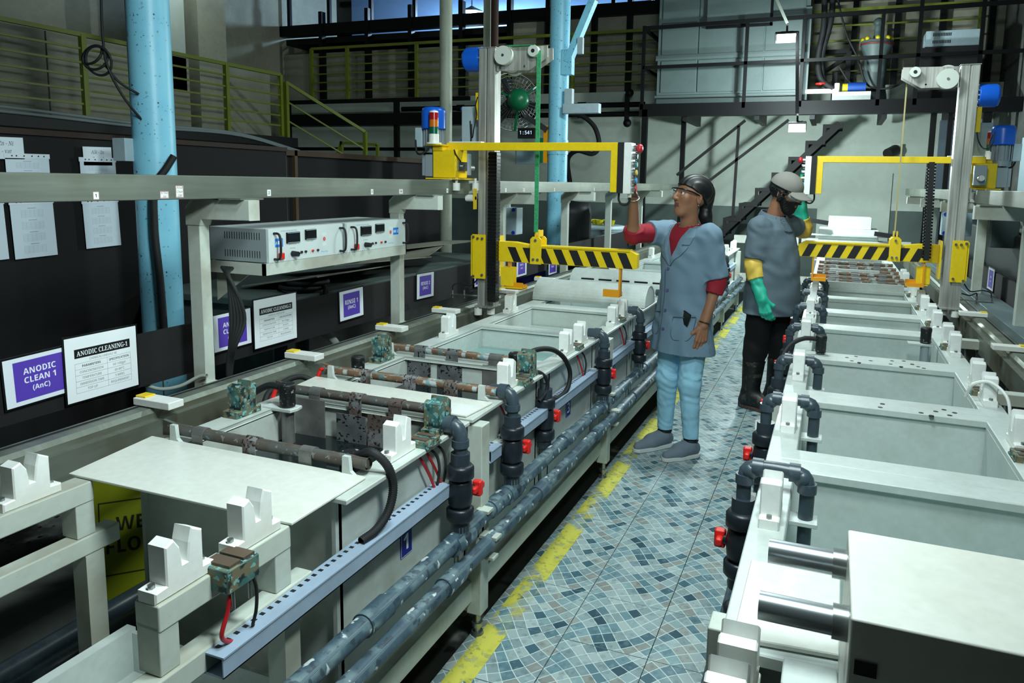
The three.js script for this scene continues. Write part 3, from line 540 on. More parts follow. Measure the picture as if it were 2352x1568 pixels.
anodeBar(2.035, -1.80, -1.118, 'anode bar at the back of the first tank with three stained plates', [[-1.635, 0.045, 0.04, M.anodeClean], [-1.467, 0.05, 0.06, M.anode], [-1.31, 0.05, 0.09, M.anode]], [[-1.66, 0.14, 0.786, 0.24, M.anodeClean], [-1.482, 0.118, 0.752, 0.22, M.pitted], [-1.335, 0.16, 0.766, 0.24, M.anode]], M.rust, 0.806, T1);
anodeBar(2.31, -1.825, -1.073, 'brown anode bar at the front of the second tank', [[-1.618, 0.045, 0.085, M.anode], [-1.426, 0.055, 0.05, M.anode], [-1.252, 0.055, 0.06, M.anode]], [], M.copperBar, 0.806, T2);
anodeBar(2.755, -1.845, -1.11, 'whitened anode bar at the back of the second tank with pitted plates', [[-1.649, 0.055, 0.055, M.pitted], [-1.489, 0.058, 0.055, M.pitted], [-1.285, 0.06, 0.05, M.anodeClean]], [[-1.65, 0.115, 0.762, 0.2, M.pitted], [-1.498, 0.118, 0.762, 0.2, M.pitted], [-1.29, 0.1, 0.778, 0.2, M.anodeClean]], M.copperBar, 0.806, T2);
single('black_cable', tube([[-1.845, 0.77, 2.26], [-1.87, 0.785, 2.24], [-1.88, 0.79, 2.19], [-1.87, 0.782, 2.1], [-1.85, 0.775, 2.03], [-1.84, 0.745, 2.0]], 0.011), M.rubber, 'black cable from the red lug behind the second cover board', 'cable');

// immersion heaters
function heater(x, d, yTop, len, label, tubeMat, bracket = true, r = 0.026) {
  const t = thing('immersion_heater', label, 'heater', [x, yTop - len, d]);
  part('head', lathe([[0, 0], [r * 0.96, 0], [r, 0.006], [r, 0.056], [r * 1.06, 0.058], [r * 1.06, 0.074], [r * 0.9, 0.08], [0, 0.08]], [x, yTop - 0.08, d], [x, yTop, d], 22), M.heaterHead, t);
  part('sheath', cyl([x, yTop - len, d], [x, yTop - 0.08, d], r * 0.82, r * 0.82, 18), tubeMat, t);
  if (bracket) part('bracket', ext('y', [[x - 0.08, d - 0.03], [x + 0.035, d - 0.03], [x + 0.042, d], [x + 0.035, d + 0.03], [x - 0.08, d + 0.03]], yTop - 0.093, 0.012, 0.002), M.pp, t);
  return t;
}
heater(-1.675, 1.93, 0.862, 0.30, 'black-headed immersion heater in the back corner of the first tank', M.anodeClean);
heater(-1.735, 2.41, 0.845, 0.28, 'black-headed immersion heater behind the second anode bar, beside a green saddle', M.pvc);
heater(-1.152, 2.645, 0.868, 0.30, 'black-headed immersion heater with an arched black hose, second tank', M.pvc, false);
heater(-1.20, 1.625, 0.80, 0.3, 'dark immersion heater head low in the first tank beside the white saddle', M.pvc, false, 0.03);
function ribbedHose(pts, r, label, mat = M.rubber) {
  const c = new THREE.CatmullRomCurve3(pts.map(v3), false, 'centripetal'), L = c.getLength(), n = Math.round(L / 0.006);
  const g = new THREE.TubeGeometry(c, n * 2, r, 10), p = g.attributes.position, per = 11;
  for (let i = 0; i <= n * 2; i++) { const q = c.getPointAt(i / (n * 2)); for (let j = 0; j < per; j++) { const k = i * per + j, f = i % 2 ? 1.0 : 0.86; p.setXYZ(k, q.x + (p.getX(k) - q.x) * f, q.y + (p.getY(k) - q.y) * f, q.z + (p.getZ(k) - q.z) * f); } }
  g.computeVertexNormals(); return single('ribbed_hose', g, mat, label, 'hose');
}
ribbedHose([[-1.13, 0.845, 2.655], [-1.10, 0.868, 2.69], [-1.075, 0.868, 2.76], [-1.06, 0.835, 2.87], [-1.05, 0.77, 2.97], [-1.048, 0.70, 3.02], [-1.05, 0.645, 3.0], [-1.055, 0.625, 2.92], [-1.06, 0.635, 2.84]], 0.011, 'black ribbed hose arching over the rim of the third tank');
ribbedHose([[-1.175, 0.79, 1.60], [-1.13, 0.82, 1.575], [-1.09, 0.835, 1.57], [-1.055, 0.80, 1.585], [-1.043, 0.74, 1.595], [-1.045, 0.68, 1.575], [-1.055, 0.645, 1.535], [-1.065, 0.635, 1.48]], 0.0125, 'black ribbed hose looping over the edge of the first tank');
ribbedHose([[-1.70, 0.845, 1.93], [-1.75, 0.845, 1.93], [-1.80, 0.82, 1.92], [-1.84, 0.79, 1.90]], 0.012, 'short ribbed hose leaving the first heater towards the guide rail');
single('black_cable', tube([[-1.08, 0.80, 1.93], [-1.05, 0.785, 1.945], [-1.035, 0.74, 1.95], [-1.03, 0.69, 1.925], [-1.035, 0.64, 1.9]], 0.008), M.rubber, 'black cable with red end beside the first valve riser', 'cable');
single('black_cable', tube([[-1.1, 0.80, 2.67], [-1.06, 0.775, 2.71], [-1.05, 0.73, 2.745], [-1.055, 0.69, 2.74], [-1.065, 0.665, 2.69]], 0.008), M.rubber, 'black cable hanging from the green saddle of the second tank', 'cable');
// inlet ledge inside the third tank
part('inlet_ledge', [bb(-1.64, -1.50, 0.665, 0.725, 3.12, 3.125), bb(-1.64, -1.635, 0.665, 0.725, 3.06, 3.12), bb(-1.505, -1.50, 0.665, 0.725, 3.06, 3.12)], M.pp, T3);

// drum covers: half-round hoods with end discs
function drumCover(d, label, slots) {
  const t = thing('drum_cover', label, 'cover', [-1.44, TOP, d], 'rounded drum covers'), r = 0.135, x0 = -1.81, x1 = -1.055, cy = TOP + 0.005;
  const arc = (R, a0 = 0, a1 = 180) => { const o = []; for (let a = a0; a <= a1; a += 9) o.push([d + R * Math.cos(a * PI / 180), cy + R * 0.92 * Math.sin(a * PI / 180)]); return o; };
  part('hood', ext('x', [...arc(r), ...arc(r - 0.006).reverse()], x0, x1 - x0), M.pp, t);
  for (const x of [x0 + 0.002, x1 - 0.012]) part('end_disc', ext('x', arc(r - 0.006), x, 0.01), M.pp, t);
  if (slots) for (let k = 0; k < 5; k++) { const a = 152 * PI / 180, R = r + 0.0015, x = x0 + 0.09 + k * 0.135; part('slot', bx(0.1, 0.016, 0.006, x + 0.05, cy + R * 0.92 * Math.sin(a), d + R * Math.cos(a), 0.003, [0.45, 0, 0]), M.black, t); }
}
drumCover(4.56, 'pale rounded drum cover in front, under the hook of the striped beam', false);
drumCover(5.28, 'pale rounded drum cover behind, with a row of dark slots', true);
// ---------------------------------------------------------------- things on the right tanks
heater(-0.015, 3.6, 0.865, 0.3, 'black heater head with a cable at the left side of the right line', M.pvc, false, 0.024);
heater(0.47, 4.05, 0.865, 0.3, 'black heater head on a grey tube at the right side of the right line', M.motorGrey, true, 0.025);
single('black_cable', tube([[-0.03, 0.845, 3.6], [-0.09, 0.845, 3.585], [-0.14, 0.82, 3.56], [-0.175, 0.77, 3.5], [-0.185, 0.70, 3.42], [-0.18, 0.64, 3.36]], 0.011), M.rubber, 'black cable from the left heater of the right line to the aisle', 'cable');
single('white_cable', tube([[0.50, 0.79, 3.03], [0.515, 0.845, 3.0], [0.56, 0.865, 2.98], [0.61, 0.83, 2.93], [0.625, 0.74, 2.9]], 0.006), M.white, 'thin white cable looping over a saddle of the right line', 'cable');
// rim holes in two of the dividers
{
  const holes = [[2, [[0.33, 2.79], [0.20, 2.80], [0.38, 2.83], [0.36, 2.77], [0.44, 2.84], [0.42, 2.80], [0.21, 2.85], [0.41, 2.865]]], [3, [[0.12, 3.52], [0.15, 3.50], [0.20, 3.56], [0.10, 3.58], [0.28, 3.53], [0.29, 3.60], [0.34, 3.62], [0.37, 3.57], [0.39, 3.53], [0.14, 3.62], [0.32, 3.50], [0.41, 3.51]]]];
  for (const [k, list] of holes) for (const [x, d] of list) part('rim_hole', cyl([x, TOP - 0.002, d], [x, TOP + 0.0006, d], 0.0085, 0.0085, 12), M.black, BT[k]);
}
// grey housing at the near end with two polished shafts
{
  const t = thing('drive_housing', 'pale grey housing in the lower right corner with two polished shafts', 'machine', [0.45, 0.55, 1.1]);
  part('casing', bb(0.055, 0.9, 0.55, 1.0, 0.968, 1.235, 0.004), std(0xffffff, 0.4, 0, { map: M.board.map }), t);
  for (const d of [1.20, 1.03]) { part('shaft', [cyl([-0.063, 0.955, d], [0.06, 0.955, d], 0.0195, 0.0195, 28)], M.chrome, t); part('collar', cyl([0.035, 0.955, d], [0.056, 0.955, d], 0.0235, 0.0235, 24), M.bolt, t); }
  part('shaft_hole', bb(0.063, 0.09, 0.925, 0.945, 0.966, 0.9685), M.black, t);
}
single('cover_plate', ext('y', [[-0.114, 1.206], [0.056, 1.222], [0.06, 1.50], [-0.112, 1.485]], 0.777, 0.010, 0.002), M.board, 'white cover plate under the polished shafts at the near right tank', 'board');
single('support_block', bb(-0.03, 0.055, 0.72, 0.776, 1.13, 1.2, 0.004), M.pp, 'pale block under the white cover plate by the grey housing', 'block');
{ const t = thing('saddle_bridge', 'pale beam with two white saddles at the bottom edge beside the cover plate', 'frame', [-0.095, 0.70, 0.9]);
  part('tube', bb(-0.128, -0.062, 0.70, 0.748, 0.5, 1.185, 0.004), M.frame, t); saddle(t, 1, 0.50, 1.12, 0.748, M.white, 0.6, 0.06); saddle(t, 1, 0.495, 1.02, 0.748, M.white, 0.6, 0.06); }
// anode bars further down the right line
{
  const far = [[6.2, 'nearest'], [6.45, 'second'], [6.75, 'third'], [7.0, 'fourth'], [7.3, 'fifth'], [7.7, 'farthest']];
  far.forEach(([d, w], k) => {
    const t = thing('anode_bar', `${w} brown anode bar across the right line beyond the hoist hooks`, 'bar', [0.2, 0.79, d], 'anode bars of the right line');
    part('bar', cyl([-0.1, 0.815, d], [0.56, 0.815, d], 0.018, 0.018, 14), M.copperBar, t);
    for (const x of [0.02 + 0.02 * (k % 2), 0.20, 0.38 + 0.02 * (k % 3)]) part('strap', [cyl([x - 0.03, 0.815, d], [x + 0.03, 0.815, d], 0.0215, 0.0215, 14), bx(0.06, 0.09, 0.004, x, 0.77, d - 0.02)], M.anodeClean, t);
    part('bar_rest', bx(0.014, 0.05, 0.02, 0.5, 0.80, d - 0.02), M.pp, t);
  });
}
part('cross_rail', bb(-0.05, 0.53, 0.775, 0.825, 6.06, 6.09), M.pp, BT[6]);
part('cross_rail', [bb(0.0, 0.4, 0.80, 0.84, 6.88, 6.91), bb(0.0, 0.02, 0.77, 0.84, 6.86, 6.93), bb(0.38, 0.4, 0.77, 0.84, 6.86, 6.93)], M.pp, BT[7]);
// ---------------------------------------------------------------- the two travelling hoists
// the second is the first turned round: s mirrors the side, e turns the travel direction
function hoist(s, e, D, label, opt) {
  const t = thing('travelling_hoist', label, 'hoist', [X(s, 1.31), 0.75, D]);
  const W = (o, y, a) => [X(s, o), y, D + e * a];
  const hb = (o0, o1, y0, y1, a0, a1, r) => bb(X(s, o0), X(s, o1), y0, y1, D + e * a0, D + e * a1, r);
  const he = (pts, a0, len, bev = 0) => ext('z', pts.map(([o, y]) => [X(s, o), y]), e > 0 ? D + a0 : D - a0 - len, len, bev);
  const near = e > 0 ? -1 : 1;   // a-direction that faces the camera
  // mast: two channels with a slot between
  part('mast', [hb(1.262, 1.312, 0.80, 2.30, -0.03, 0.05, 0.003), hb(1.318, 1.366, 0.80, 2.30, -0.03, 0.05, 0.003), hb(1.30, 1.33, 0.80, 2.30, -0.01, 0.04)], M.steel, t);
  part('mast_cap', hb(1.258, 1.37, 2.30, 2.304, -0.034, 0.054), M.steel, t);
  // pulley bracket on top
  const pl = [[1.25, 2.292], [0.94, 2.296], [0.938, 2.232], [1.05, 2.166], [1.25, 2.168]];
  for (const a of [-0.036, 0.05]) { const b = part('pulley_plate', he(pl, a, 0.006, 0.001), M.steel, t); part('bolt', [[1.225, 2.185], [1.075, 2.188], [1.225, 2.27]].map(([o, y]) => cyl(W(o, y, a + (a < 0 ? -0.006 : 0.006)), W(o, y, a + 0.003), 0.006, 0.006, 6)), M.bolt, b); }
  for (const [a0, a1, y, r] of [[-0.085, -0.05, 2.246, 0.052], [-0.035, 0.045, 2.235, 0.068], [0.06, 0.095, 2.215, 0.06]]) { const p = part('drum_pulley', [cyl(W(1.19, y, a0), W(1.19, y, a1), r, r, 28)], M.pulley, t); part('axle', cyl(W(1.19, y, a0 - 0.004), W(1.19, y, a1 + 0.004), 0.008, 0.008, 8), M.bolt, p); }
  for (const a of [-0.085, 0.055]) { const p = part('guide_pulley', [cyl(W(1.008, 2.262, a), W(1.008, 2.262, a + 0.035), 0.031, 0.031, 22)], M.pulley, t); part('hub', cyl(W(1.008, 2.262, a - 0.002), W(1.008, 2.262, a + 0.037), 0.011, 0.011, 10), M.black, p); }
  part('lifting_belt', [hb(0.977 - opt.belt, 0.977 + opt.belt, 1.262, 2.265, -0.072, -0.068), bar(W(1.0, 2.293, -0.07), W(1.17, 2.297, -0.07), 0.03, 0.004)], opt.beltMat, t);
  // lifting motor behind the mast
  const my = opt.motorY, m = part('lifting_motor', lathe([[0, 0], [0.045, 0], [0.06, 0.006], [0.069, 0.02], [0.07, 0.11], [0.07, 0.115], [0, 0.115]], W(1.49, my, opt.motorA), W(1.36, my, opt.motorA), 26), M.blueMotor, t);
  part('fins', Array.from({ length: 12 }, (_, k) => { const a = k * PI / 6; return hb(1.366, 1.38, my + Math.sin(a) * 0.056 - 0.004, my + Math.sin(a) * 0.056 + 0.004, opt.motorA + Math.cos(a) * 0.056 - 0.004, opt.motorA + Math.cos(a) * 0.056 + 0.004); }).concat(cyl(W(1.30, my, opt.motorA), W(1.38, my, opt.motorA), 0.03, 0.03, 16)), M.motorGrey, m);
  // travelling carriage on the rail
  const c = part('carriage', [hb(1.392, 1.535, 1.56, 1.716, -0.262, -0.118, 0.004)], M.yellow, t);
  part('base_plate', hb(1.36, 1.56, 1.551, 1.558, -0.30, -0.09), M.yellow, c);
  part('coupling_box', hb(1.40, 1.47, 1.575, 1.70, -0.118, -0.05, 0.004), M.motorGrey, c);
  part('gearbox', [hb(1.535, 1.60, 1.565, 1.69, -0.24, -0.14, 0.004), ...Array.from({ length: 5 }, (_, k) => hb(1.60, 1.605 + 0.012, 1.57, 1.685, -0.24 + k * 0.022, -0.234 + k * 0.022))], M.motorGrey, c);
  part('drive_shaft', cyl(W(1.43, 1.62, -0.05), W(1.43, 1.62, 0.02), 0.018, 0.018, 12), M.steel, c);
  part('limit_switch', [hb(1.38, 1.392, 1.60, 1.65, -0.24, -0.14), cyl(W(1.37, 1.625, -0.2), W(1.392, 1.625, -0.2), 0.012, 0.012, 12)], M.bolt, c);
  for (const a of [-0.265, -0.03]) part('side_roller', [cyl(W(1.383, 1.49, a), W(1.383, 1.532, a), 0.021, 0.021, 20), cyl(W(1.383, 1.53, a), W(1.383, 1.56, a), 0.008, 0.008, 10)], M.white, t);
  part('idler_roller', cyl(W(1.378, 1.445, -0.06), W(1.425, 1.445, -0.06), 0.021, 0.021, 18), M.white, t);
  part('idler_bracket', [hb(1.366, 1.374, 1.38, 1.50, -0.075, -0.045), cyl(W(1.366, 1.445, -0.06), W(1.38, 1.445, -0.06), 0.011, 0.011, 10)], M.yellow, t);
  // travel motor, signal tower
  const tm = part('travel_motor', lathe([[0, 0], [0.068, 0], [0.069, 0.008], [0.069, 0.10], [0.062, 0.118], [0.05, 0.124], [0, 0.124]], W(1.565, 1.83, -0.2), W(1.565, 1.9, -0.2), 28), M.blueMotor, t);
  part('fins', [cyl(W(1.565, 1.70, -0.2), W(1.565, 1.832, -0.2), 0.05, 0.05, 18), ...Array.from({ length: 14 }, (_, k) => { const q = k * PI / 7; return hb(1.565 + Math.cos(q) * 0.056 - 0.003, 1.565 + Math.cos(q) * 0.056 + 0.003, 1.735, 1.83, -0.2 + Math.sin(q) * 0.056 - 0.003, -0.2 + Math.sin(q) * 0.056 + 0.003); })], M.motorGrey, tm);
  part('terminal_box', hb(1.62, 1.665, 1.73, 1.84, -0.24, -0.16, 0.004), M.boxGrey, tm);
  const tw = part('signal_tower', [cyl(W(1.515, 1.752, -0.285), W(1.515, 1.80, -0.285), 0.029, 0.028, 22), cyl(W(1.515, 1.744, -0.285), W(1.515, 1.753, -0.285), 0.044, 0.044, 22), cyl(W(1.515, 1.917, -0.285), W(1.515, 1.926, -0.285), 0.026, 0.023, 22)], M.white, t);
  [['green_lens', 1.80, 0x0b5a45], ['amber_lens', 1.839, 0xc86a12], ['red_lens', 1.878, 0xa2101c]].forEach(([n, y, col]) => part(n, [cyl(W(1.515, y, -0.285), W(1.515, y + 0.039, -0.285), 0.0255, 0.0255, 22)], std(col, 0.25), tw));
  part('tower_bracket', [hb(1.46, 1.55, 1.737, 1.744, -0.31, -0.2), hb(1.47, 1.53, 1.71, 1.74, -0.27, -0.2)], M.yellow, tw);
  // control cabinet behind the mast
  const cb = part('control_cabinet', [hb(1.405, 1.53, 1.765, 1.985, opt.cab, opt.cab + 0.12, 0.005)], M.boxGrey, t);
  part('cabinet_clip', [hb(1.53, 1.545, 1.965, 1.982, opt.cab + 0.02, opt.cab + 0.05), hb(1.53, 1.545, 1.78, 1.795, opt.cab + 0.02, opt.cab + 0.05)], M.blueMotor, cb);
  part('sensor_plate', hb(1.368, 1.40, 1.90, 2.055, 0.0, 0.008), M.yellow, t);
  part('sensor_lead', [tube([W(1.385, 2.03, -0.005), W(1.39, 1.98, -0.02), W(1.385, 1.93, -0.015), W(1.40, 1.85, -0.02), W(1.43, 1.80, 0.02), W(1.46, 1.82, 0.06), W(1.47, 1.9, 0.068)], 0.004, 6), tube([W(1.46, 1.78, 0.06), W(1.45, 1.83, 0.05), W(1.46, 1.88, 0.065)], 0.004, 6), tube([W(1.56, 1.72, -0.26), W(1.60, 1.69, -0.28), W(1.64, 1.70, -0.26), W(1.66, 1.77, -0.24)], 0.006, 6), tube([W(1.40, 1.715, -0.26), W(1.385, 1.69, -0.27), W(1.375, 1.65, -0.23)], 0.004, 6)], M.rubber, t);
  // boom with the push-button panel at the aisle
  const bm = part('boom', [hb(0.465, 1.476, 1.714, 1.757, -0.21, -0.165, 0.003), hb(0.465, 0.508, 1.50, 1.72, -0.21, -0.165, 0.003)], M.yellow, t);
  part('boom_tray', hb(1.26, 1.46, 1.757, 1.763, -0.21, -0.165), M.white, bm);
  const pn = part('panel_back', hb(0.432, 0.466, 1.496, 1.757, -0.225, -0.15), M.black, t);
  const pf = part('button_panel', hb(0.392, 0.432, 1.494, 1.755, -0.23, -0.145, 0.003), M.white, t);
  [['red', 0xc42a35, 0.022], ['black', 0x23282c, 0.014], ['teal', 0x0d8a86, 0.014], ['yellow', 0xd8b51a, 0.014], ['blue', 0x1c86c9, 0.014], ['red', 0xb9252d, 0.015]].forEach(([n, col, r], k) => {
    const y = 1.727 - k * 0.041, b = part('push_button', cyl(W(0.392, y, -0.188), W(0.375, y, -0.188), 0.016, 0.016, 16), M.bolt, pf);
    part('button_cap', k ? cyl(W(0.376, y, -0.188), W(0.368, y, -0.188), r, r * 0.92, 18) : lathe([[0, 0], [0.014, 0], [0.015, 0.01], [0.023, 0.014], [0.022, 0.028], [0.012, 0.034], [0, 0.034]], W(0.378, y, -0.188), W(0.3, y, -0.188), 20), std(col, 0.35), b);
  });
  part('cable_gland', [cyl(W(0.405, 1.495, -0.19), W(0.405, 1.475, -0.19), 0.011, 0.011, 12)], M.white, pf);
  part('cable_loop', tube([W(0.405, 1.478, -0.19), W(0.405, 1.455, -0.19), W(0.42, 1.437, -0.19), W(0.445, 1.437, -0.19), W(0.462, 1.46, -0.19), W(0.462, 1.50, -0.19)], 0.006, 8), M.rubber, pf);
  // lifting carriage on the mast, energy chain, striped beam, hooks
  const lc = part('lift_carriage', [hb(1.30, 1.388, 0.971, 1.233, -0.062, -0.052, 0.002), hb(1.30, 1.388, 0.971, 1.233, 0.056, 0.066, 0.002), hb(1.236, 1.246, 0.985, 1.225, -0.062, 0.066), hb(1.384, 1.394, 0.985, 1.225, -0.062, 0.066)], M.yellow, t);
  part('bolt', [].concat(...[-0.062, 0.066].map((a) => [[1.375, 1.218], [1.318, 1.21], [1.375, 0.985], [1.318, 0.995], [1.347, 1.21]].map(([o, y]) => cyl(W(o, y, a), W(o, y, a + Math.sign(a) * 0.01), 0.008, 0.008, 6)))), M.bolt, lc);
  if (opt.chainFront) { const ch = part('energy_chain', hb(1.222, 1.27, 0.84, 1.712, -0.085, -0.035), M.black, t); part('links', Array.from({ length: 42 }, (_, k) => hb(1.219, 1.273, 0.85 + k * 0.0205, 0.866 + k * 0.0205, -0.087, -0.035)), M.blackGloss, ch); }
  else { const ch = part('energy_chain', bar(W(1.145, 1.715, 0.06), W(1.16, 1.10, 0.06), 0.045, 0.03), M.black, t); part('links', Array.from({ length: 30 }, (_, k) => bx(0.05, 0.012, 0.034, ...W(1.145 + 0.015 * k / 30, 1.7 - k * 0.02, 0.06))), M.blackGloss, ch); }
  const bp = [[1.25, 1.198], [1.12, 1.198], [1.03, 1.186], [0.432, 1.186], [0.388, 1.162], [0.388, 1.086], [0.405, 1.08], [1.25, 1.08]];
  const bb2 = part('lifting_beam', [he(bp, -0.045, 0.05, 0.002)], M.yellow, t);
  part('beam_flange', [hb(0.43, 1.03, 1.176, 1.186, -0.053, -0.044), hb(0.43, 1.03, 1.176, 1.186, 0.005, 0.012)], M.yellow, bb2);
  for (let k = 0; k < 8; k++) { const o = 0.412 + k * 0.0945, w = 0.05, q = 0.04; for (const a of [-0.0468, 0.005]) part('black_stripe', he((a < 0 ? [[o, 1.083], [o + w, 1.083], [o + w + q, 1.168], [o + q, 1.168]] : [[o, 1.083], [o + w, 1.083], [o + w + q, 1.168], [o + q, 1.168]]), a, 0.0018), M.black, bb2); }
  const cl = part('belt_clamp', [he([[0.946, 1.078], [1.014, 1.078], [1.014, 1.22], [1.0, 1.235], [0.96, 1.235], [0.946, 1.22]], -0.066, 0.008, 0.001), he([[0.946, 1.078], [1.014, 1.078], [1.014, 1.22], [1.0, 1.235], [0.96, 1.235], [0.946, 1.22]], 0.016, 0.008, 0.001), hb(0.965, 0.971, 1.235, 1.272, -0.055, 0.015), hb(0.985, 0.991, 1.235, 1.272, -0.055, 0.015)], M.yellow, bb2);
  part('bolt', [].concat(...[-0.066, 0.024].map((a) => [[0.98, 1.215], [0.965, 1.105], [0.992, 1.105]].map(([o, y]) => cyl(W(o, y, a), W(o, y, a + Math.sign(a) * 0.008), 0.008, 0.008, 10)))), M.bolt, cl);
  part('hook', [hb(0.482, 0.492, 0.925, 1.085, -0.035, 0.0), hb(0.482, 0.575, 0.92, 0.926, -0.05, 0.01), hb(0.482, 0.575, 0.92, 0.962, -0.054, -0.049), hb(0.482, 0.575, 0.92, 0.945, 0.008, 0.013)], M.amber, bb2);
  part('hook', [hb(1.155, 1.165, 0.925, 1.085, -0.035, 0.0), hb(1.06, 1.165, 0.92, 0.926, -0.05, 0.01), hb(1.06, 1.165, 0.92, 0.962, -0.054, -0.049), hb(1.06, 1.165, 0.92, 0.945, 0.008, 0.013)], M.amber, bb2);
  part('hook_plate', [hb(1.12, 1.20, 0.94, 1.05, -0.058, -0.052), hb(1.12, 1.20, 0.94, 1.05, -0.018, -0.012), hb(1.06, 1.19, 0.93, 0.936, -0.075, -0.005)], M.yellow, bb2);
  // wheels on the lower guide rail
  part('foot_plate', [hb(1.26, 1.37, 0.797, 0.806, -0.06, 0.08), hb(1.30, 1.37, 0.806, 0.95, 0.052, 0.06)], M.steel, t);
  for (const [o, a] of [[1.35, -0.05], [1.35, 0.06], [1.29, 0.0]]) part('guide_wheel', [cyl(W(o, 0.752, a), W(o, 0.79, a), 0.024, 0.024, 20), cyl(W(o, 0.79, a), W(o, 0.80, a), 0.007, 0.007, 8)], M.white, t);
  part('sensor_arm', [hb(1.37, 1.56, 0.853, 0.858, -0.02, 0.015), cyl(W(1.55, 0.83, 0), W(1.55, 0.88, 0), 0.006, 0.006, 8), cyl(W(1.47, 0.835, 0), W(1.47, 0.885, 0), 0.006, 0.006, 8)], M.bolt, t);
  part('sensor_lead', [tube([W(1.55, 0.88, 0), W(1.545, 0.91, 0), W(1.50, 0.925, 0.01), W(1.43, 0.915, 0.01), W(1.39, 0.96, 0.03)], 0.004, 6), tube([W(1.47, 0.885, 0), W(1.465, 0.905, 0.01), W(1.43, 0.89, 0.02), W(1.38, 0.90, 0.03)], 0.004, 6)], M.rubber, t);
  return t;
}
hoist(-1, 1, 3.95, 'left travelling hoist with green belt, yellow boom and striped lifting beam', { beltMat: M.belt, belt: 0.012, motorY: 2.25, motorA: 0.04, cab: 0.07, chainFront: true });
hoist(1, -1, 5.25, 'right travelling hoist with beige strap, yellow boom and striped lifting beam', { beltMat: std(0xb0a373, 0.8), belt: 0.0045, motorY: 2.12, motorA: -0.01, cab: -0.47, chainFront: false });
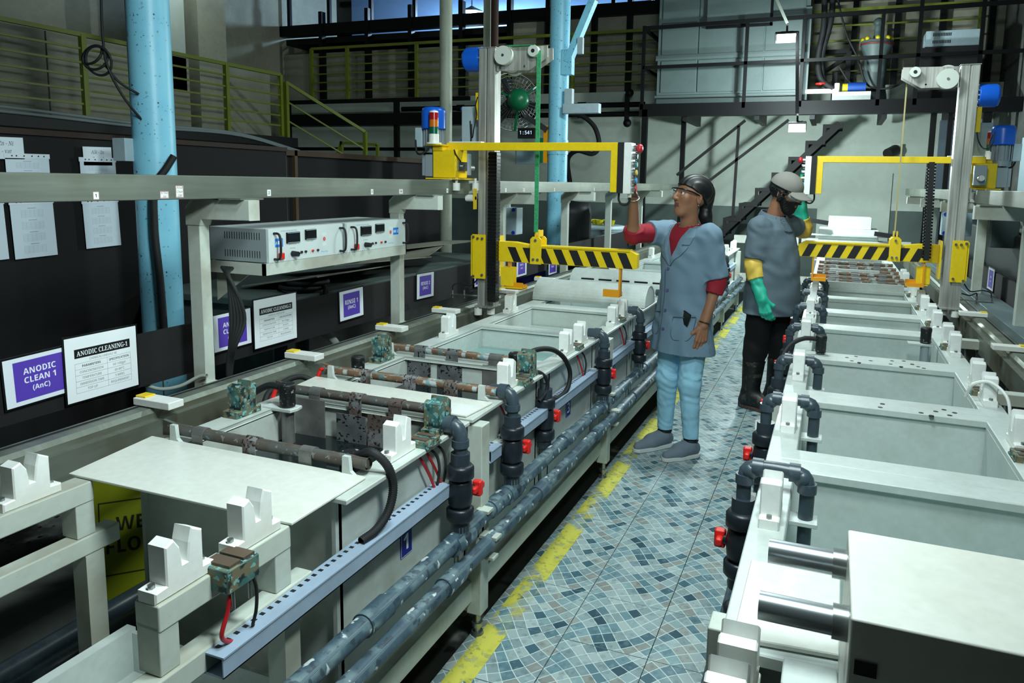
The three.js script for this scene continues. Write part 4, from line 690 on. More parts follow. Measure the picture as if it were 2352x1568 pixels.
// ---------------------------------------------------------------- behind the left line: shelf, rectifiers, signs, column
railPost(-1, 0.62, 'pale foot of a rail post at the left edge of the picture');
{
  const t = thing('equipment_shelf', 'pale steel shelf between two rail posts carrying the rectifiers', 'shelf', [-2.28, 1.165, 2.77]);
  part('shelf_tray', [bb(-2.36, -2.058, 1.197, 1.207, 2.262, 3.28), bb(-2.068, -2.054, 1.163, 1.21, 2.26, 3.285), bb(-2.36, -2.054, 1.163, 1.21, 2.26, 2.268), bb(-2.36, -2.054, 1.163, 1.21, 3.277, 3.285)], M.frame, t);
  part('shelf_gusset', ext('z', [[-2.34, 1.165], [-2.16, 1.165], [-2.34, 1.04]], 2.30, 0.006), M.frame, t);
}
function rectifier(d0, d1, label, tagText, tagFirst) {
  const t = thing('rectifier', label, 'power supply', [-2.28, 1.21, (d0 + d1) / 2], 'rectifiers on the shelf'), y0 = 1.211, y1 = 1.343, L = d1 - d0;
  const body = part('case', bb(-2.35, -2.062, y0, y1, d0, d1, 0.002), M.rectSide, t);
  part('vent_slots', [].concat(...[[1.30, 1.328], [1.228, 1.256]].map(([a, b]) => Array.from({ length: 15 }, (_, k) => bb(-2.272 + k * 0.0125, -2.2695 + k * 0.0125, a, b, d0 - 0.0008, d0 + 0.001)))), M.black, body).userData.kind = 'stuff';
  part('case_lid', bb(-2.35, -2.062, y1, y1 + 0.002, d0, d1), M.rectFront, body);
  const map = canvasTex(1024, 288, (g, w, h) => {
    g.fillStyle = '#cbd5d3'; g.fillRect(0, 0, w, h); g.fillStyle = '#3f5f8f'; g.font = '17px sans-serif'; g.fillText('SYSTEM PLATING RECTIFIER', 150, 30);
    g.fillStyle = '#1d7bd6'; const tx = tagFirst ? 78 : 790; g.fillRect(tx, 84, 100, 76); g.fillStyle = '#f2f8ff'; g.font = 'bold 42px sans-serif'; g.textAlign = 'center'; g.fillText(tagText, tx + 50, 138);
    g.fillStyle = '#30343a'; g.font = '12px sans-serif'; g.fillText('OUTPUT VOLTAGE', 300, 150); g.fillText('OUTPUT CURRENT', 535, 138); g.fillText('ON', 150, 178); g.fillText('VOLTAGE ADJ', 300, 185);
    g.fillStyle = '#d5dfdd'; g.beginPath(); g.ellipse(742, 82, 38, 18, 0, 0, 7); g.fill(); g.beginPath(); g.ellipse(742, 176, 34, 16, 0, 0, 7); g.fill();
    g.fillStyle = '#cf3f4c'; g.beginPath(); g.arc(742, 128, 19, 0, 7); g.fill(); g.fillStyle = '#f4c9c9'; g.font = 'bold 26px sans-serif'; g.fillText('!', 742, 137);
    g.fillStyle = '#6db4dc'; g.font = 'bold 20px sans-serif'; g.fillText('PowerSign', 742, 252);
  });
  const f = part('front_panel', bb(-2.062, -2.054, y0, y1 + 0.001, d0 + 0.002, d1 - 0.002), M.rectFront, t);
  part('front_print', panel(-2.0535, (y0 + y1) / 2, (d0 + d1) / 2, L - 0.004, y1 - y0, '+x'), std(0xffffff, 0.45, 0, { map }), f, true);
  const at = (u, v) => [-2.052, y1 - v * (y1 - y0), d0 + u * L];
  for (const [u, v, w, h] of [[0.30, 0.30, 0.17, 0.34], [0.53, 0.25, 0.15, 0.32]]) {
    const [x, y, d] = at(u, v), m = part('meter', bx(0.008, 0.132 * h, L * w, x, y, d, 0.002), M.blackGloss, f);
    part('meter_glass', bx(0.0012, 0.132 * h * 0.62, L * w * 0.84, x + 0.0045, y + 0.004, d), std(0x10161a, 0.12), m);
    part('bezel_line', [bx(0.0008, 0.0016, L * w * 0.9, x + 0.0045, y + 0.132 * h * 0.44, d), bx(0.0008, 0.0016, L * w * 0.9, x + 0.0045, y - 0.132 * h * 0.44, d)], M.boxGrey, m);
  }
  for (const u of [0.065, 0.945]) { const [x, , d] = at(u, 0); part('handle', tube([[x, y0 + 0.013, d], [x + 0.022, y0 + 0.014, d], [x + 0.03, y0 + 0.024, d], [x + 0.03, y1 - 0.028, d], [x + 0.022, y1 - 0.018, d], [x, y1 - 0.017, d]], 0.0048, 8, 32), M.black, f); }
  { const [x, y, d] = at(0.145, 0.83); part('power_switch', bx(0.014, 0.026, 0.024, x + 0.003, y, d, 0.003), M.red, f); }
  { const [x, y, d] = at(0.29, 0.80); part('knob', [cyl([x, y, d], [x + 0.03, y, d], 0.012, 0.010, 16), bx(0.003, 0.004, 0.02, x + 0.031, y + 0.003, d + 0.012)], M.black, f); }
  for (const [u, m] of [[0.40, M.black], [0.455, M.black], [0.55, M.red], [0.62, M.black]]) { const [x, y, d] = at(u, 0.78); part('socket', cyl([x, y, d], [x + 0.006, y, d], 0.005, 0.005, 10), m, f); }
}
rectifier(2.282, 2.755, 'left grey rectifier on the shelf marked AR 1', 'AR 1', true);
rectifier(2.78, 3.275, 'right grey rectifier on the shelf marked AR 2', 'AR 2', false);
// bundle of cables hanging behind the left shelf post
[0, 1, 2, 3, 4].forEach((k) => single('hanging_cable', tube([[-2.12 - k * 0.012, 1.20, 2.16], [-2.08 + k * 0.004, 1.19, 2.10 - k * 0.006], [-2.052 + k * 0.006, 1.14, 2.075], [-2.045 + k * 0.008, 1.02, 2.07 + k * 0.008], [-2.06 + k * 0.006, 0.92, 2.075], [-2.085, 0.84, 2.085 + k * 0.005], [-2.10, 0.70, 2.10]], 0.0075), M.rubber, 'black power cable of the bundle hanging behind the left shelf post', 'cable', 'cables hanging behind the shelf post'));
single('grey_cable', tube([[-2.30, 0.79, 1.90], [-2.24, 0.775, 1.92], [-2.18, 0.785, 1.95], [-2.12, 0.82, 1.985], [-2.09, 0.825, 1.99]], 0.007), std(0x9aa19a, 0.6), 'pale grey cable tied to the foot of the left shelf post', 'cable');

// the black sign board and its notices
single('sign_board', bb(-2.278, -2.263, 0.795, 0.985, 0.2, 9.0), M.blackMatt, 'long black board behind the left guide rail carrying the tank notices', 'board');
single('sign_board', bb(1.065, 1.08, 0.795, 0.985, 2.4, 9.0), M.blackMatt, 'long black board behind the right guide rail carrying notices', 'board');
function notice(name, label, d, y, w, h, tilt, draw, x = -2.255, face = '+x', tall = 0) {
  const t = thing(name, label, 'sign', [x, y - h / 2, d]); t.position.y = y;
  origins.set(t, [x, y, -d]);
  const map = canvasTex(Math.round(720 * w / h * 1), 720, draw);
  const k = face === '+x' ? 1 : -1;
  part('sleeve', bb(x - 0.003 * k, x - 0.0005 * k, y - h / 2 - 0.006, y + h / 2 + 0.006, d - w / 2 - 0.006, d + w / 2 + 0.006), M.blackGloss, t);
  part('sheet', panel(x, y, d, w, h, face), std(0xffffff, 0.35, 0, { map }), t, true);
  t.rotation.x = tilt; return t;
}
const purple = (lines, sizes, pad = [0.09, 0.09]) => (g, w, h) => {
  g.fillStyle = '#e6ecf4'; g.fillRect(0, 0, w, h); g.fillStyle = '#5a40b4'; g.fillRect(w * pad[0], h * pad[1], w * (1 - 2 * pad[0]), h * (1 - 2 * pad[1]));
  g.fillStyle = '#eef0fa'; g.textAlign = 'center'; g.textBaseline = 'middle';
  lines.forEach((l, i) => { g.font = `bold ${sizes[i]}px sans-serif`; g.fillText(l, w / 2, h * (0.5 + (i - (lines.length - 1) / 2) * 0.185), w * 0.74); });
};
const chart = (title) => (g, w, h) => {
  g.fillStyle = '#eef3f6'; g.fillRect(0, 0, w, h); g.strokeStyle = '#3b4248'; g.lineWidth = 2;
  const x0 = w * 0.12, x1 = w * 0.9, xm = w * 0.56; g.fillStyle = '#0d0f12'; g.fillRect(x0, h * 0.19, x1 - x0, h * 0.14);
  g.textAlign = 'center'; g.textBaseline = 'middle'; g.fillStyle = '#eef3f6'; g.font = 'bold 74px serif'; g.fillText(title, (x0 + x1) / 2, h * 0.262, (x1 - x0) * 0.92);
  g.fillStyle = '#5b636a'; g.font = '34px sans-serif'; g.fillText('CHEMICAL-UNISOLE NE', (x0 + x1) / 2, h * 0.372, (x1 - x0) * 0.5);
  const rows = [['PARAMETERS', 'SPECIFICATION'], ['CONCENTRATION', '60-100gpl'], ['TEMPERATURE', '60-80\u00b0C'], ['IMMERSION TIME', '5 MINS'], ['TOP UP', 'REQUIREMENT']], y0 = h * 0.415, dy = h * 0.092;
  rows.forEach((r, i) => { g.strokeRect(x0, y0 + i * dy, x1 - x0, dy); g.font = `${i ? '' : 'bold '}36px sans-serif`; g.fillStyle = i ? '#5b636a' : '#262b30'; g.fillText(r[0], (x0 + xm) / 2, y0 + (i + 0.52) * dy, (xm - x0) * 0.9); g.fillText(r[1], (x1 + xm) / 2, y0 + (i + 0.52) * dy, (x1 - xm) * 0.86); });
  g.beginPath(); g.moveTo(xm, y0); g.lineTo(xm, y0 + 5 * dy); g.stroke();
};
notice('notice', 'purple notice ANODIC CLEAN 1 at the left edge', 1.505, 0.922, 0.215, 0.148, 0.03, purple(['ANODIC', 'CLEAN 1', '(AnC)'], [126, 126, 104], [0.13, 0.09]), -2.2555);
notice('notice', 'white table notice headed ANODIC CLEANING-1', 1.71, 0.917, 0.258, 0.212, 0.0, chart('ANODIC CLEANING-1'), -2.250);
notice('notice', 'purple notice ANODIC CLEAN 2 half hidden by cables', 2.29, 0.925, 0.20, 0.148, 0.01, purple(['ANODIC', 'CLEAN 2', '(AnC)'], [126, 126, 104], [0.12, 0.09]), -2.2555);
notice('notice', 'white table notice headed ANODIC CLEANING-2', 2.535, 0.925, 0.262, 0.208, 0.0, chart('ANODIC CLEANING-2'), -2.250);
notice('notice', 'purple notice RINSE 1, left of the right shelf post', 3.087, 0.914, 0.195, 0.148, 0.02, purple(['RINSE 1', '(AnC)'], [150, 120], [0.15, 0.1]));
notice('notice', 'purple notice RINSE 2, right of the right shelf post', 3.815, 0.918, 0.195, 0.148, -0.02, purple(['RINSE 2', '(AnC)'], [140, 116], [0.15, 0.1]));
notice('notice', 'purple notice below the foot of the left hoist mast', 4.53, 0.905, 0.13, 0.16, 0, purple(['DE-', 'RUST'], [90, 90], [0.12, 0.08]));
notice('notice', 'purple notice seen under the striped beam beside the hook plates', 5.28, 0.885, 0.2, 0.15, 0, purple(['RINSE 3', '(AnP)'], [90, 78], [0.15, 0.1]));
notice('notice', 'narrow purple notice seen below the second blue column', 5.97, 0.83, 0.2, 0.16, 0, purple(['ACID', 'PICKLE'], [90, 90], [0.12, 0.08]));
notice('notice', 'purple notice on the right board left of the rail post', 5.9, 0.93, 0.21, 0.15, 0, purple(['RINSE', '(AcA)'], [90, 80], [0.14, 0.09]), 1.058, '-x');
notice('notice', 'purple notice on the right board right of the rail post', 4.92, 0.93, 0.15, 0.21, 0, purple(['NICKEL', 'PLATE'], [90, 90], [0.14, 0.09]), 1.058, '-x');
notice('notice', 'pale notice at the edge of the post at the right picture edge', 4.18, 0.93, 0.18, 0.21, 0, purple(['ZINC'], [90], [0.16, 0.1]), 1.058, '-x');

// blue column with ribbed conduit, small box, hanging cable coil
{
  const t = thing('column', 'light blue round steel column left of the rectifiers', 'column', [-3.2, 0, 2.78]);
  part('shaft', cyl([-3.2, -0.022, 2.78], [-3.2, 5.6, 2.78], 0.098, 0.098, 36), M.column, t);
  part('pipe_seam', tube([[-3.135, 0.4, 2.705], [-3.137, 0.9, 2.703], [-3.134, 1.3, 2.706], [-3.136, 1.45, 2.704]], 0.003, 6), std(0x6b4a2c, 0.8), t);
  part('wall_box', bb(-3.315, -3.235, 1.61, 1.72, 2.64, 2.70), M.boxGrey, t);
}
ribbedHose([[-3.05, 1.64, 2.76], [-3.07, 1.58, 2.73], [-3.10, 1.50, 2.69], [-3.105, 1.3, 2.675], [-3.09, 1.0, 2.68], [-3.08, 0.7, 2.68]], 0.019, 'black ribbed conduit strapped to the blue column');
{ const loops = []; for (let k = 0; k < 3; k++) { const q = []; for (let a = 0; a <= 12; a++) { const w = a / 12 * 2 * PI; q.push([-3.30 + 0.06 * Math.cos(w) + k * 0.02, 2.10 + (0.045 + 0.01 * k) * Math.sin(w) - k * 0.015, 2.55 + 0.02 * Math.sin(w + k)]); } loops.push(tube(q, 0.006, 6, 40)); }
  loops.push(tube([[-3.28, 3.4, 2.62], [-3.27, 2.6, 2.6], [-3.25, 2.2, 2.57], [-3.22, 2.05, 2.56], [-3.19, 1.9, 2.62], [-3.17, 1.8, 2.70]], 0.006, 6), tube([[-3.24, 2.06, 2.56], [-3.2, 1.98, 2.6], [-3.17, 1.93, 2.68]], 0.006, 6));
  single('cable_coil', loops, M.rubber, 'coil of black cable hanging in front of the blue column', 'cable'); }
// oven enclosure with papers; its near-black colour stands in for shade
{
  const t = thing('shade_toned_enclosure', 'machine enclosure in near-black for the shade behind the blue column, hung with papers', 'machine', [-4.5, 0, 3]);
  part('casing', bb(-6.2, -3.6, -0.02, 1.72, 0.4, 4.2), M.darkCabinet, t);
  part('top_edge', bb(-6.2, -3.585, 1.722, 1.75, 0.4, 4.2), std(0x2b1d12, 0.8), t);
  const t2 = thing('shade_toned_enclosure', 'machine enclosure in near-black for the shade right of the blue column, with a brown frame', 'machine', [-4.6, 0, 5.4]);
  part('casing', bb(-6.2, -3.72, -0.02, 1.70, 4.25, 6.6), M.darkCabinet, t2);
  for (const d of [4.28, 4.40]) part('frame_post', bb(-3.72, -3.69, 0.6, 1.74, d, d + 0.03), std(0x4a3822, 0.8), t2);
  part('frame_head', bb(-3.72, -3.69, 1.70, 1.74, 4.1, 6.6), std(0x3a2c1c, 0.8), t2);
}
{
  const sheetTex = canvasTex(256, 320, (g, w, h) => { g.fillStyle = '#cbd8e2'; g.fillRect(0, 0, w, h); g.strokeStyle = '#93a0ac'; g.lineWidth = 1; for (let k = 0; k < 4; k++) { g.strokeRect(60, 40 + k * 70, 130, 40); for (let q = 1; q < 5; q++) { g.beginPath(); g.moveTo(60, 40 + k * 70 + q * 8); g.lineTo(190, 40 + k * 70 + q * 8); g.stroke(); g.beginPath(); g.moveTo(60 + q * 26, 40 + k * 70); g.lineTo(60 + q * 26, 80 + k * 70); g.stroke(); } g.fillStyle = '#7d8894'; g.fillRect(100, 27 + k * 70, 50, 3); } });
  const hand = (lines) => canvasTex(256, 128, (g, w, h) => { g.fillStyle = '#d3dee6'; g.fillRect(0, 0, w, h); g.fillStyle = '#3a4652'; g.font = 'italic 34px serif'; g.textAlign = 'center'; lines.forEach((l, i) => g.fillText(l, w / 2, 48 + i * 46)); });
  const paper = (d, y, w, h, map, label, tilt = 0.03, strip = true) => { const t = thing('paper_sheet', label, 'paper', [-3.582, y - h / 2, d], 'papers on the black enclosure'); part('sheet', panel(-3.582, y, d, w, h, '+x'), std(0xffffff, 0.7, 0, { map }), t, true); if (strip) { const s2 = part('punched_strip', bb(-3.5835, -3.5805, y + h / 2 - 0.004, y + h / 2 + 0.018, d - w / 2 - 0.004, d + w / 2 + 0.004), M.paper, t); part('hole', [0.15, 0.25, 0.42, 0.6, 0.75, 0.88].map((q) => cyl([-3.5806, y + h / 2 + 0.007, d - w / 2 + q * w], [-3.5795, y + h / 2 + 0.007, d - w / 2 + q * w], 0.0035, 0.0035, 8)), M.black, s2).userData.kind = 'stuff'; } t.rotation.x = tilt; };
  paper(2.415, 1.27, 0.205, 0.26, sheetTex, 'printed table sheet left of the column, lower row, second from the edge'); paper(2.19, 1.27, 0.19, 0.26, sheetTex, 'printed table sheet at the left picture edge, lower row');
  paper(2.77, 1.28, 0.20, 0.235, sheetTex, 'printed table sheet just left of the column, lower row');
  paper(2.405, 1.515, 0.205, 0.20, sheetTex, 'printed table sheet crossed by the rail, second from the edge', 0.01); paper(2.17, 1.515, 0.19, 0.2, sheetTex, 'printed table sheet crossed by the rail at the left picture edge', 0.01); paper(2.765, 1.51, 0.2, 0.2, sheetTex, 'printed table sheet crossed by the rail, just left of the column', 0.01);
  paper(2.31, 1.655, 0.16, 0.10, hand(['Zn - Ni', '- vat']), 'handwritten card at the left edge reading Ni vat', 0.02, false); paper(2.765, 1.635, 0.16, 0.095, hand(['Alk - In', 'Barrel']), 'handwritten card reading Alk-In Barrel', 0.02, false);
}
// floor clutter at the left
{
  const t = thing('wet_floor_sign', 'yellow folding wet floor sign standing behind the first bridge', 'sign', [-2.4, -0.02, 1.93]); origins.set(t, [0, 0, 0]);
  const map = canvasTex(256, 512, (g, w, h) => { g.fillStyle = '#99a216'; g.fillRect(0, 0, w, h); g.strokeStyle = '#2c2f10'; g.lineWidth = 4; g.strokeRect(26, 215, w - 52, 210); g.fillStyle = '#20220c'; g.font = 'bold 56px sans-serif'; g.textAlign = 'center'; g.fillText('WET', w / 2, 300); g.fillText('FLOOR', w / 2, 363); });  // print and leaf yellows darkened to carry the shadow of the cover board
  for (const k of [-1, 1]) {
    const g = new THREE.BoxGeometry(0.3, 0.64, 0.014); g.rotateX(k * 0.2); g.translate(0, 0.317, -k * 0.066); part('sign_leaf', g, std(0x939b16, 0.5), t);
    if (k < 0) { const q = new THREE.PlaneGeometry(0.3, 0.64); q.translate(0, 0, 0.0078); q.rotateX(-0.2); q.translate(0, 0.317, 0.066); part('leaf_print', q, std(0xffffff, 0.5, 0, { map }), t, true); }
  }
  t.rotation.y = 0.8;
}
for (const [x, l] of [[-2.28, 'dark wet pipe on the floor at the lower left, outer one'], [-2.17, 'dark wet pipe on the floor at the lower left, inner one']]) single('floor_pipe', [cyl([x, 0.018, 0.2], [x, 0.018, 2.0], 0.04, 0.04, 16)], M.pvc, l, 'pipe');
single('concrete_kerb', ext('z', [[-2.75, -0.02], [-2.36, -0.02], [-2.40, 0.06], [-2.46, 0.085], [-2.75, 0.09]], 0.3, 2.4), M.concrete, 'broken concrete kerb on the floor at the lower left', 'kerb');
{ // concrete trough with sheets, hose coil and a white hose
  const t = thing('concrete_trough', 'grey concrete trough behind the rinse notices', 'trough', [-3.2, 0, 4.6]);
  part('wall', bb(-3.75, -2.72, -0.02, 0.86, 3.05, 5.8), M.concrete, t); part('coping', bb(-3.78, -2.68, 0.86, 0.90, 3.02, 5.83, 0.006), M.wallDado, t);
  [[-2.95, 3.75, 0.9, 0.5, 0.1, 0.04], [-2.98, 4.15, 0.8, 0.6, -0.3, 0.07], [-2.93, 4.65, 0.7, 0.5, 0.35, 0.10], [-3.0, 5.05, 0.75, 0.5, -0.5, 0.13]].forEach(([x, d, l, w, a, dy], k) => single('cardboard_sheet', bx(w, 0.006, l, x, 0.905 + dy, d, 0, [0.03 * (k - 1), a, 0.16 - 0.02 * k]), M.sheet, ['flat cardboard sheet on the trough below the rectifiers', 'second cardboard sheet, tilted, below the rectifiers', 'raised cardboard sheet behind the right shelf post', 'cardboard sheet right of the right shelf post'][k], 'cardboard', 'loose sheets on the trough'));
  single('hose_coil', [torus(-2.82, 0.925, 3.40, 0.12, 0.014, 'y'), torus(-2.80, 0.952, 3.42, 0.11, 0.014, 'y'), tube([[-2.72, 0.94, 3.45], [-2.66, 0.92, 3.40], [-2.64, 0.86, 3.36]], 0.014)], M.rubber, 'coil of dark hose on the end of the trough', 'hose');
  single('white_hose', tube([[-2.45, 0.80, 2.84], [-2.42, 0.795, 2.92], [-2.39, 0.765, 3.02], [-2.37, 0.70, 3.10], [-2.36, 0.6, 3.13]], 0.020), std(0xb9bfbb, 0.6), 'bent white hose below the notice RINSE 1', 'hose');
  for (const [x, d, l] of [[-2.52, 2.86, 'dark pipe stub below the notices, left one'], [-2.5, 3.0, 'dark pipe stub below the notices, right one']]) single('pipe_stub', cyl([x, -0.02, d], [x, 0.78, d], 0.035, 0.035, 14), M.pvc, l, 'pipe');
  const b = thing('blue_drum', 'blue plastic drum behind the left hoist mast', 'drum', [-2.9, 0, 6.9]); part('drum', lathe([[0, 0], [0.26, 0], [0.28, 0.05], [0.28, 0.35], [0.29, 0.37], [0.28, 0.39], [0.28, 0.8], [0.25, 0.86], [0, 0.87]], [-2.9, -0.02, 6.9], [-2.9, 1, 6.9], 26), std(0x15156e, 0.4), b);
}
single('pale_column', cyl([-3.33, -0.022, 6.0], [-3.33, 5.6, 6.0], 0.056, 0.056, 24), M.paleColumn, 'slim pale pipe column behind the left hoist', 'column');
{ const t = thing('junction_box', 'grey junction box with blue corner screws under the left rail', 'box', [-2.29, 1.14, 5.1]);
  const b = part('box', bb(-2.385, -2.20, 1.148, 1.352, 5.04, 5.16, 0.006), M.boxGrey, t); part('corner_screw', [[-2.225, 1.335], [-2.225, 1.165], [-2.36, 1.335], [-2.36, 1.165]].map(([x, y]) => cyl([x, y, 5.045], [x, y, 5.034], 0.014, 0.014, 12)), std(0x1a2fb0, 0.4), b); part('mount', [bb(-2.30, -2.28, 1.35, 1.468, 5.09, 5.11), bb(-2.30, -2.03, 1.456, 1.4675, 5.09, 5.11)], M.frame, t); }
// ---------------------------------------------------------------- the hall behind
{ // second blue column with an arm
  const t = thing('column', 'darker blue round steel column behind the left hoist', 'column', [-2.43, 0, 6.5]);
  part('shaft', cyl([-2.43, -0.022, 6.5], [-2.43, 5.6, 6.5], 0.092, 0.092, 32), M.column, t);
  part('sleeve', cyl([-2.43, 1.80, 6.5], [-2.43, 1.93, 6.5], 0.098, 0.098, 32), M.column, t);
  part('bracket_arm', [bar([-2.33, 2.62, 6.45], [-2.1, 3.15, 6.45], 0.09, 0.06), bx(0.1, 0.22, 0.08, -2.33, 2.62, 6.45)], M.column, t);
  part('light_box', [bb(-2.34, -2.0, 2.16, 2.245, 6.36, 6.44, 0.004), bb(-2.33, -2.26, 2.245, 2.38, 6.38, 6.44), bb(-2.22, -2.17, 2.68, 2.82, 6.38, 6.42)], M.boxGrey, t);
}
single('rusty_pipe', cyl([-3.42, 2.3, 7.2], [-3.42, 5.6, 7.2], 0.04, 0.04, 16), std(0x3a2318, 0.7), 'rusty brown pipe rising behind the left hoist mast', 'pipe');
single('pale_column', bb(-3.60, -3.52, 0, 5.6, 7.3, 7.38), M.paleColumn, 'thin pale post beside the rusty brown pipe', 'column');
// yellow guard rails
function guardRail(label, pts, h, n, posts, r = 0.016) {
  const t = thing('guard_rail', label, 'railing', [pts[0][0], pts[0][1], pts[0][2]]);
  const [a, b] = pts, L = (k, y) => [a[0] + (b[0] - a[0]) * k, a[1] + (b[1] - a[1]) * k + y, a[2] + (b[2] - a[2]) * k];
  part('top_rail', bar(L(0, h), L(1, h), 0.04, 0.04), M.railYellow, t);
  for (let k = 1; k < n; k++) part('bar', bar(L(0, h * k / n), L(1, h * k / n), 0.02, 0.02), M.railYellow, t);
  for (const q of posts) part('post', bar(L(q, 0), L(q, h), 0.05, 0.05), M.railYellow, t);
}
guardRail('yellow guard rail of the left gallery', [[-7, 2.09, 3.6], [-7, 2.09, 8.1]], 0.8, 6, [0.02, 0.38, 0.79, 1]);
guardRail('yellow guard rail of the back gallery', [[-8.6, 2.88, 10.75], [-2.45, 2.88, 10.75]], 0.86, 6, [0, 0.12, 0.34, 0.56, 0.78, 1]);
guardRail('yellow guard rail of the back gallery behind the filter', [[-1.4, 2.88, 10.8], [1.55, 2.88, 10.8]], 0.98, 5, [0.3, 0.62, 1]);
guardRail('sloping yellow hand rail of the left stairs', [[-6.95, 2.05, 8.15], [-6.3, 1.45, 9.0]], 0.75, 3, [0, 1]);
{ const t = thing('left_gallery', 'grey boarded gallery at the upper left behind the yellow guard rail', 'gallery', [-8, 1.9, 6]);
  part('deck', bb(-9.4, -6.9, 1.95, 2.07, 1.5, 8.3), M.darkSteel, t);
  for (let k = 0; k < 5; k++) { const d = 3.4 + k * 1.13; part('wall_board', bb(-8.06, -8.0, 2.08, 3.05, d, d + (k === 3 ? 0.75 : 1.11)), M.wallPanel, t); }
  part('pillar', bb(-8.2, -7.9, 2.07, 5.0, 7.62, 8.1), M.wallPanel, t); part('lit_panel', bb(-8.1, -8.0, 2.62, 4.6, 7.22, 7.5), M.wall, t); }
hallLamp(-7.45, 4.3, 7.15, 1.2, 'small lamp on the left gallery behind the blue column');
for (const k of [0, 1]) single('wall_cable', tube([[-6.88, 2.12 - k * 0.05, 3.0], [-6.88, 2.11 - k * 0.04, 4.5], [-6.88, 2.07 - k * 0.03, 5.8], [-6.88, 2.06 - k * 0.02, 7.2], [-6.88, 1.9 - k * 0.02, 8.3]], 0.016), std(0x8f9b9c, 0.6), k ? 'lower pale cable along the edge of the left gallery' : 'upper pale cable along the edge of the left gallery', 'cable');
// black pipes along the back wall
for (const [y, l] of [[2.66, 'upper black pipe along the back wall'], [2.53, 'lower black pipe along the back wall']]) { const t = thing('wall_pipe', l, 'pipe', [-4.6, y - 0.04, 10.45]); part('pipe', cyl([-6.6, y, 10.45], [-2.6, y, 10.45], 0.038, 0.038, 14), M.blackSteel, t); for (const x of [-5.6, -4.6, -3.6]) part('coupling', cyl([x, y, 10.45], [x + 0.12, y, 10.45], 0.05, 0.05, 14), M.blackSteel, t); }
{ const t = thing('pipe_bracket', 'black valve bracket joining the two black pipes', 'bracket', [-2.85, 2.4, 10.42]); part('bracket', [bx(0.06, 0.42, 0.06, -2.85, 2.6, 10.42), ball(-2.82, 2.82, 10.42, 0.06), ball(-2.84, 2.4, 10.42, 0.06)], M.blackSteel, t); }
single('black_hose', tube([[-3.75, 2.55, 10.4], [-3.5, 2.5, 10.35], [-3.28, 2.32, 10.3], [-3.22, 2.05, 10.3], [-3.30, 1.96, 10.3], [-3.55, 2.0, 10.3], [-3.68, 1.9, 10.3], [-3.64, 1.5, 10.3], [-3.6, 1.2, 10.3]], 0.035, 10, 60), M.rubber, 'black hose hanging from the lower black pipe', 'hose');
single('steel_framework', [bar([-8.4, 2.74, 9.9], [-5.1, 2.74, 9.9], 0.06), bar([-8.4, 2.0, 9.9], [-5.1, 2.0, 9.9], 0.05), bar([-6.35, -0.02, 9.9], [-6.35, 2.75, 9.9], 0.07), bar([-5.8, -0.02, 9.9], [-5.8, 2.5, 9.9], 0.1), bar([-8.4, -0.02, 9.9], [-8.4, 2.75, 9.9], 0.06), bar([-8.4, 2.45, 9.95], [-5.1, 2.45, 9.95], 0.25, 0.18)], M.blackSteel, 'black pipe and beam framework left of the hoist', 'frame');
{ const t = thing('step_ladder', 'yellow-green step ladder standing below the black framework', 'ladder', [-6.9, 0, 9.6]); part('ladder', [bar([-8.0, -0.02, 9.6], [-7.15, 2.1, 9.6], 0.04), bar([-7.15, 2.1, 9.6], [-7.15, -0.02, 9.6], 0.04), bar([-6.5, -0.02, 9.6], [-6.5, 2.05, 9.6], 0.04), bar([-7.15, 2.08, 9.6], [-6.5, 2.05, 9.6], 0.04), bar([-7.15, 1.75, 9.6], [-6.5, 1.72, 9.6], 0.03)], M.railYellow, t); }
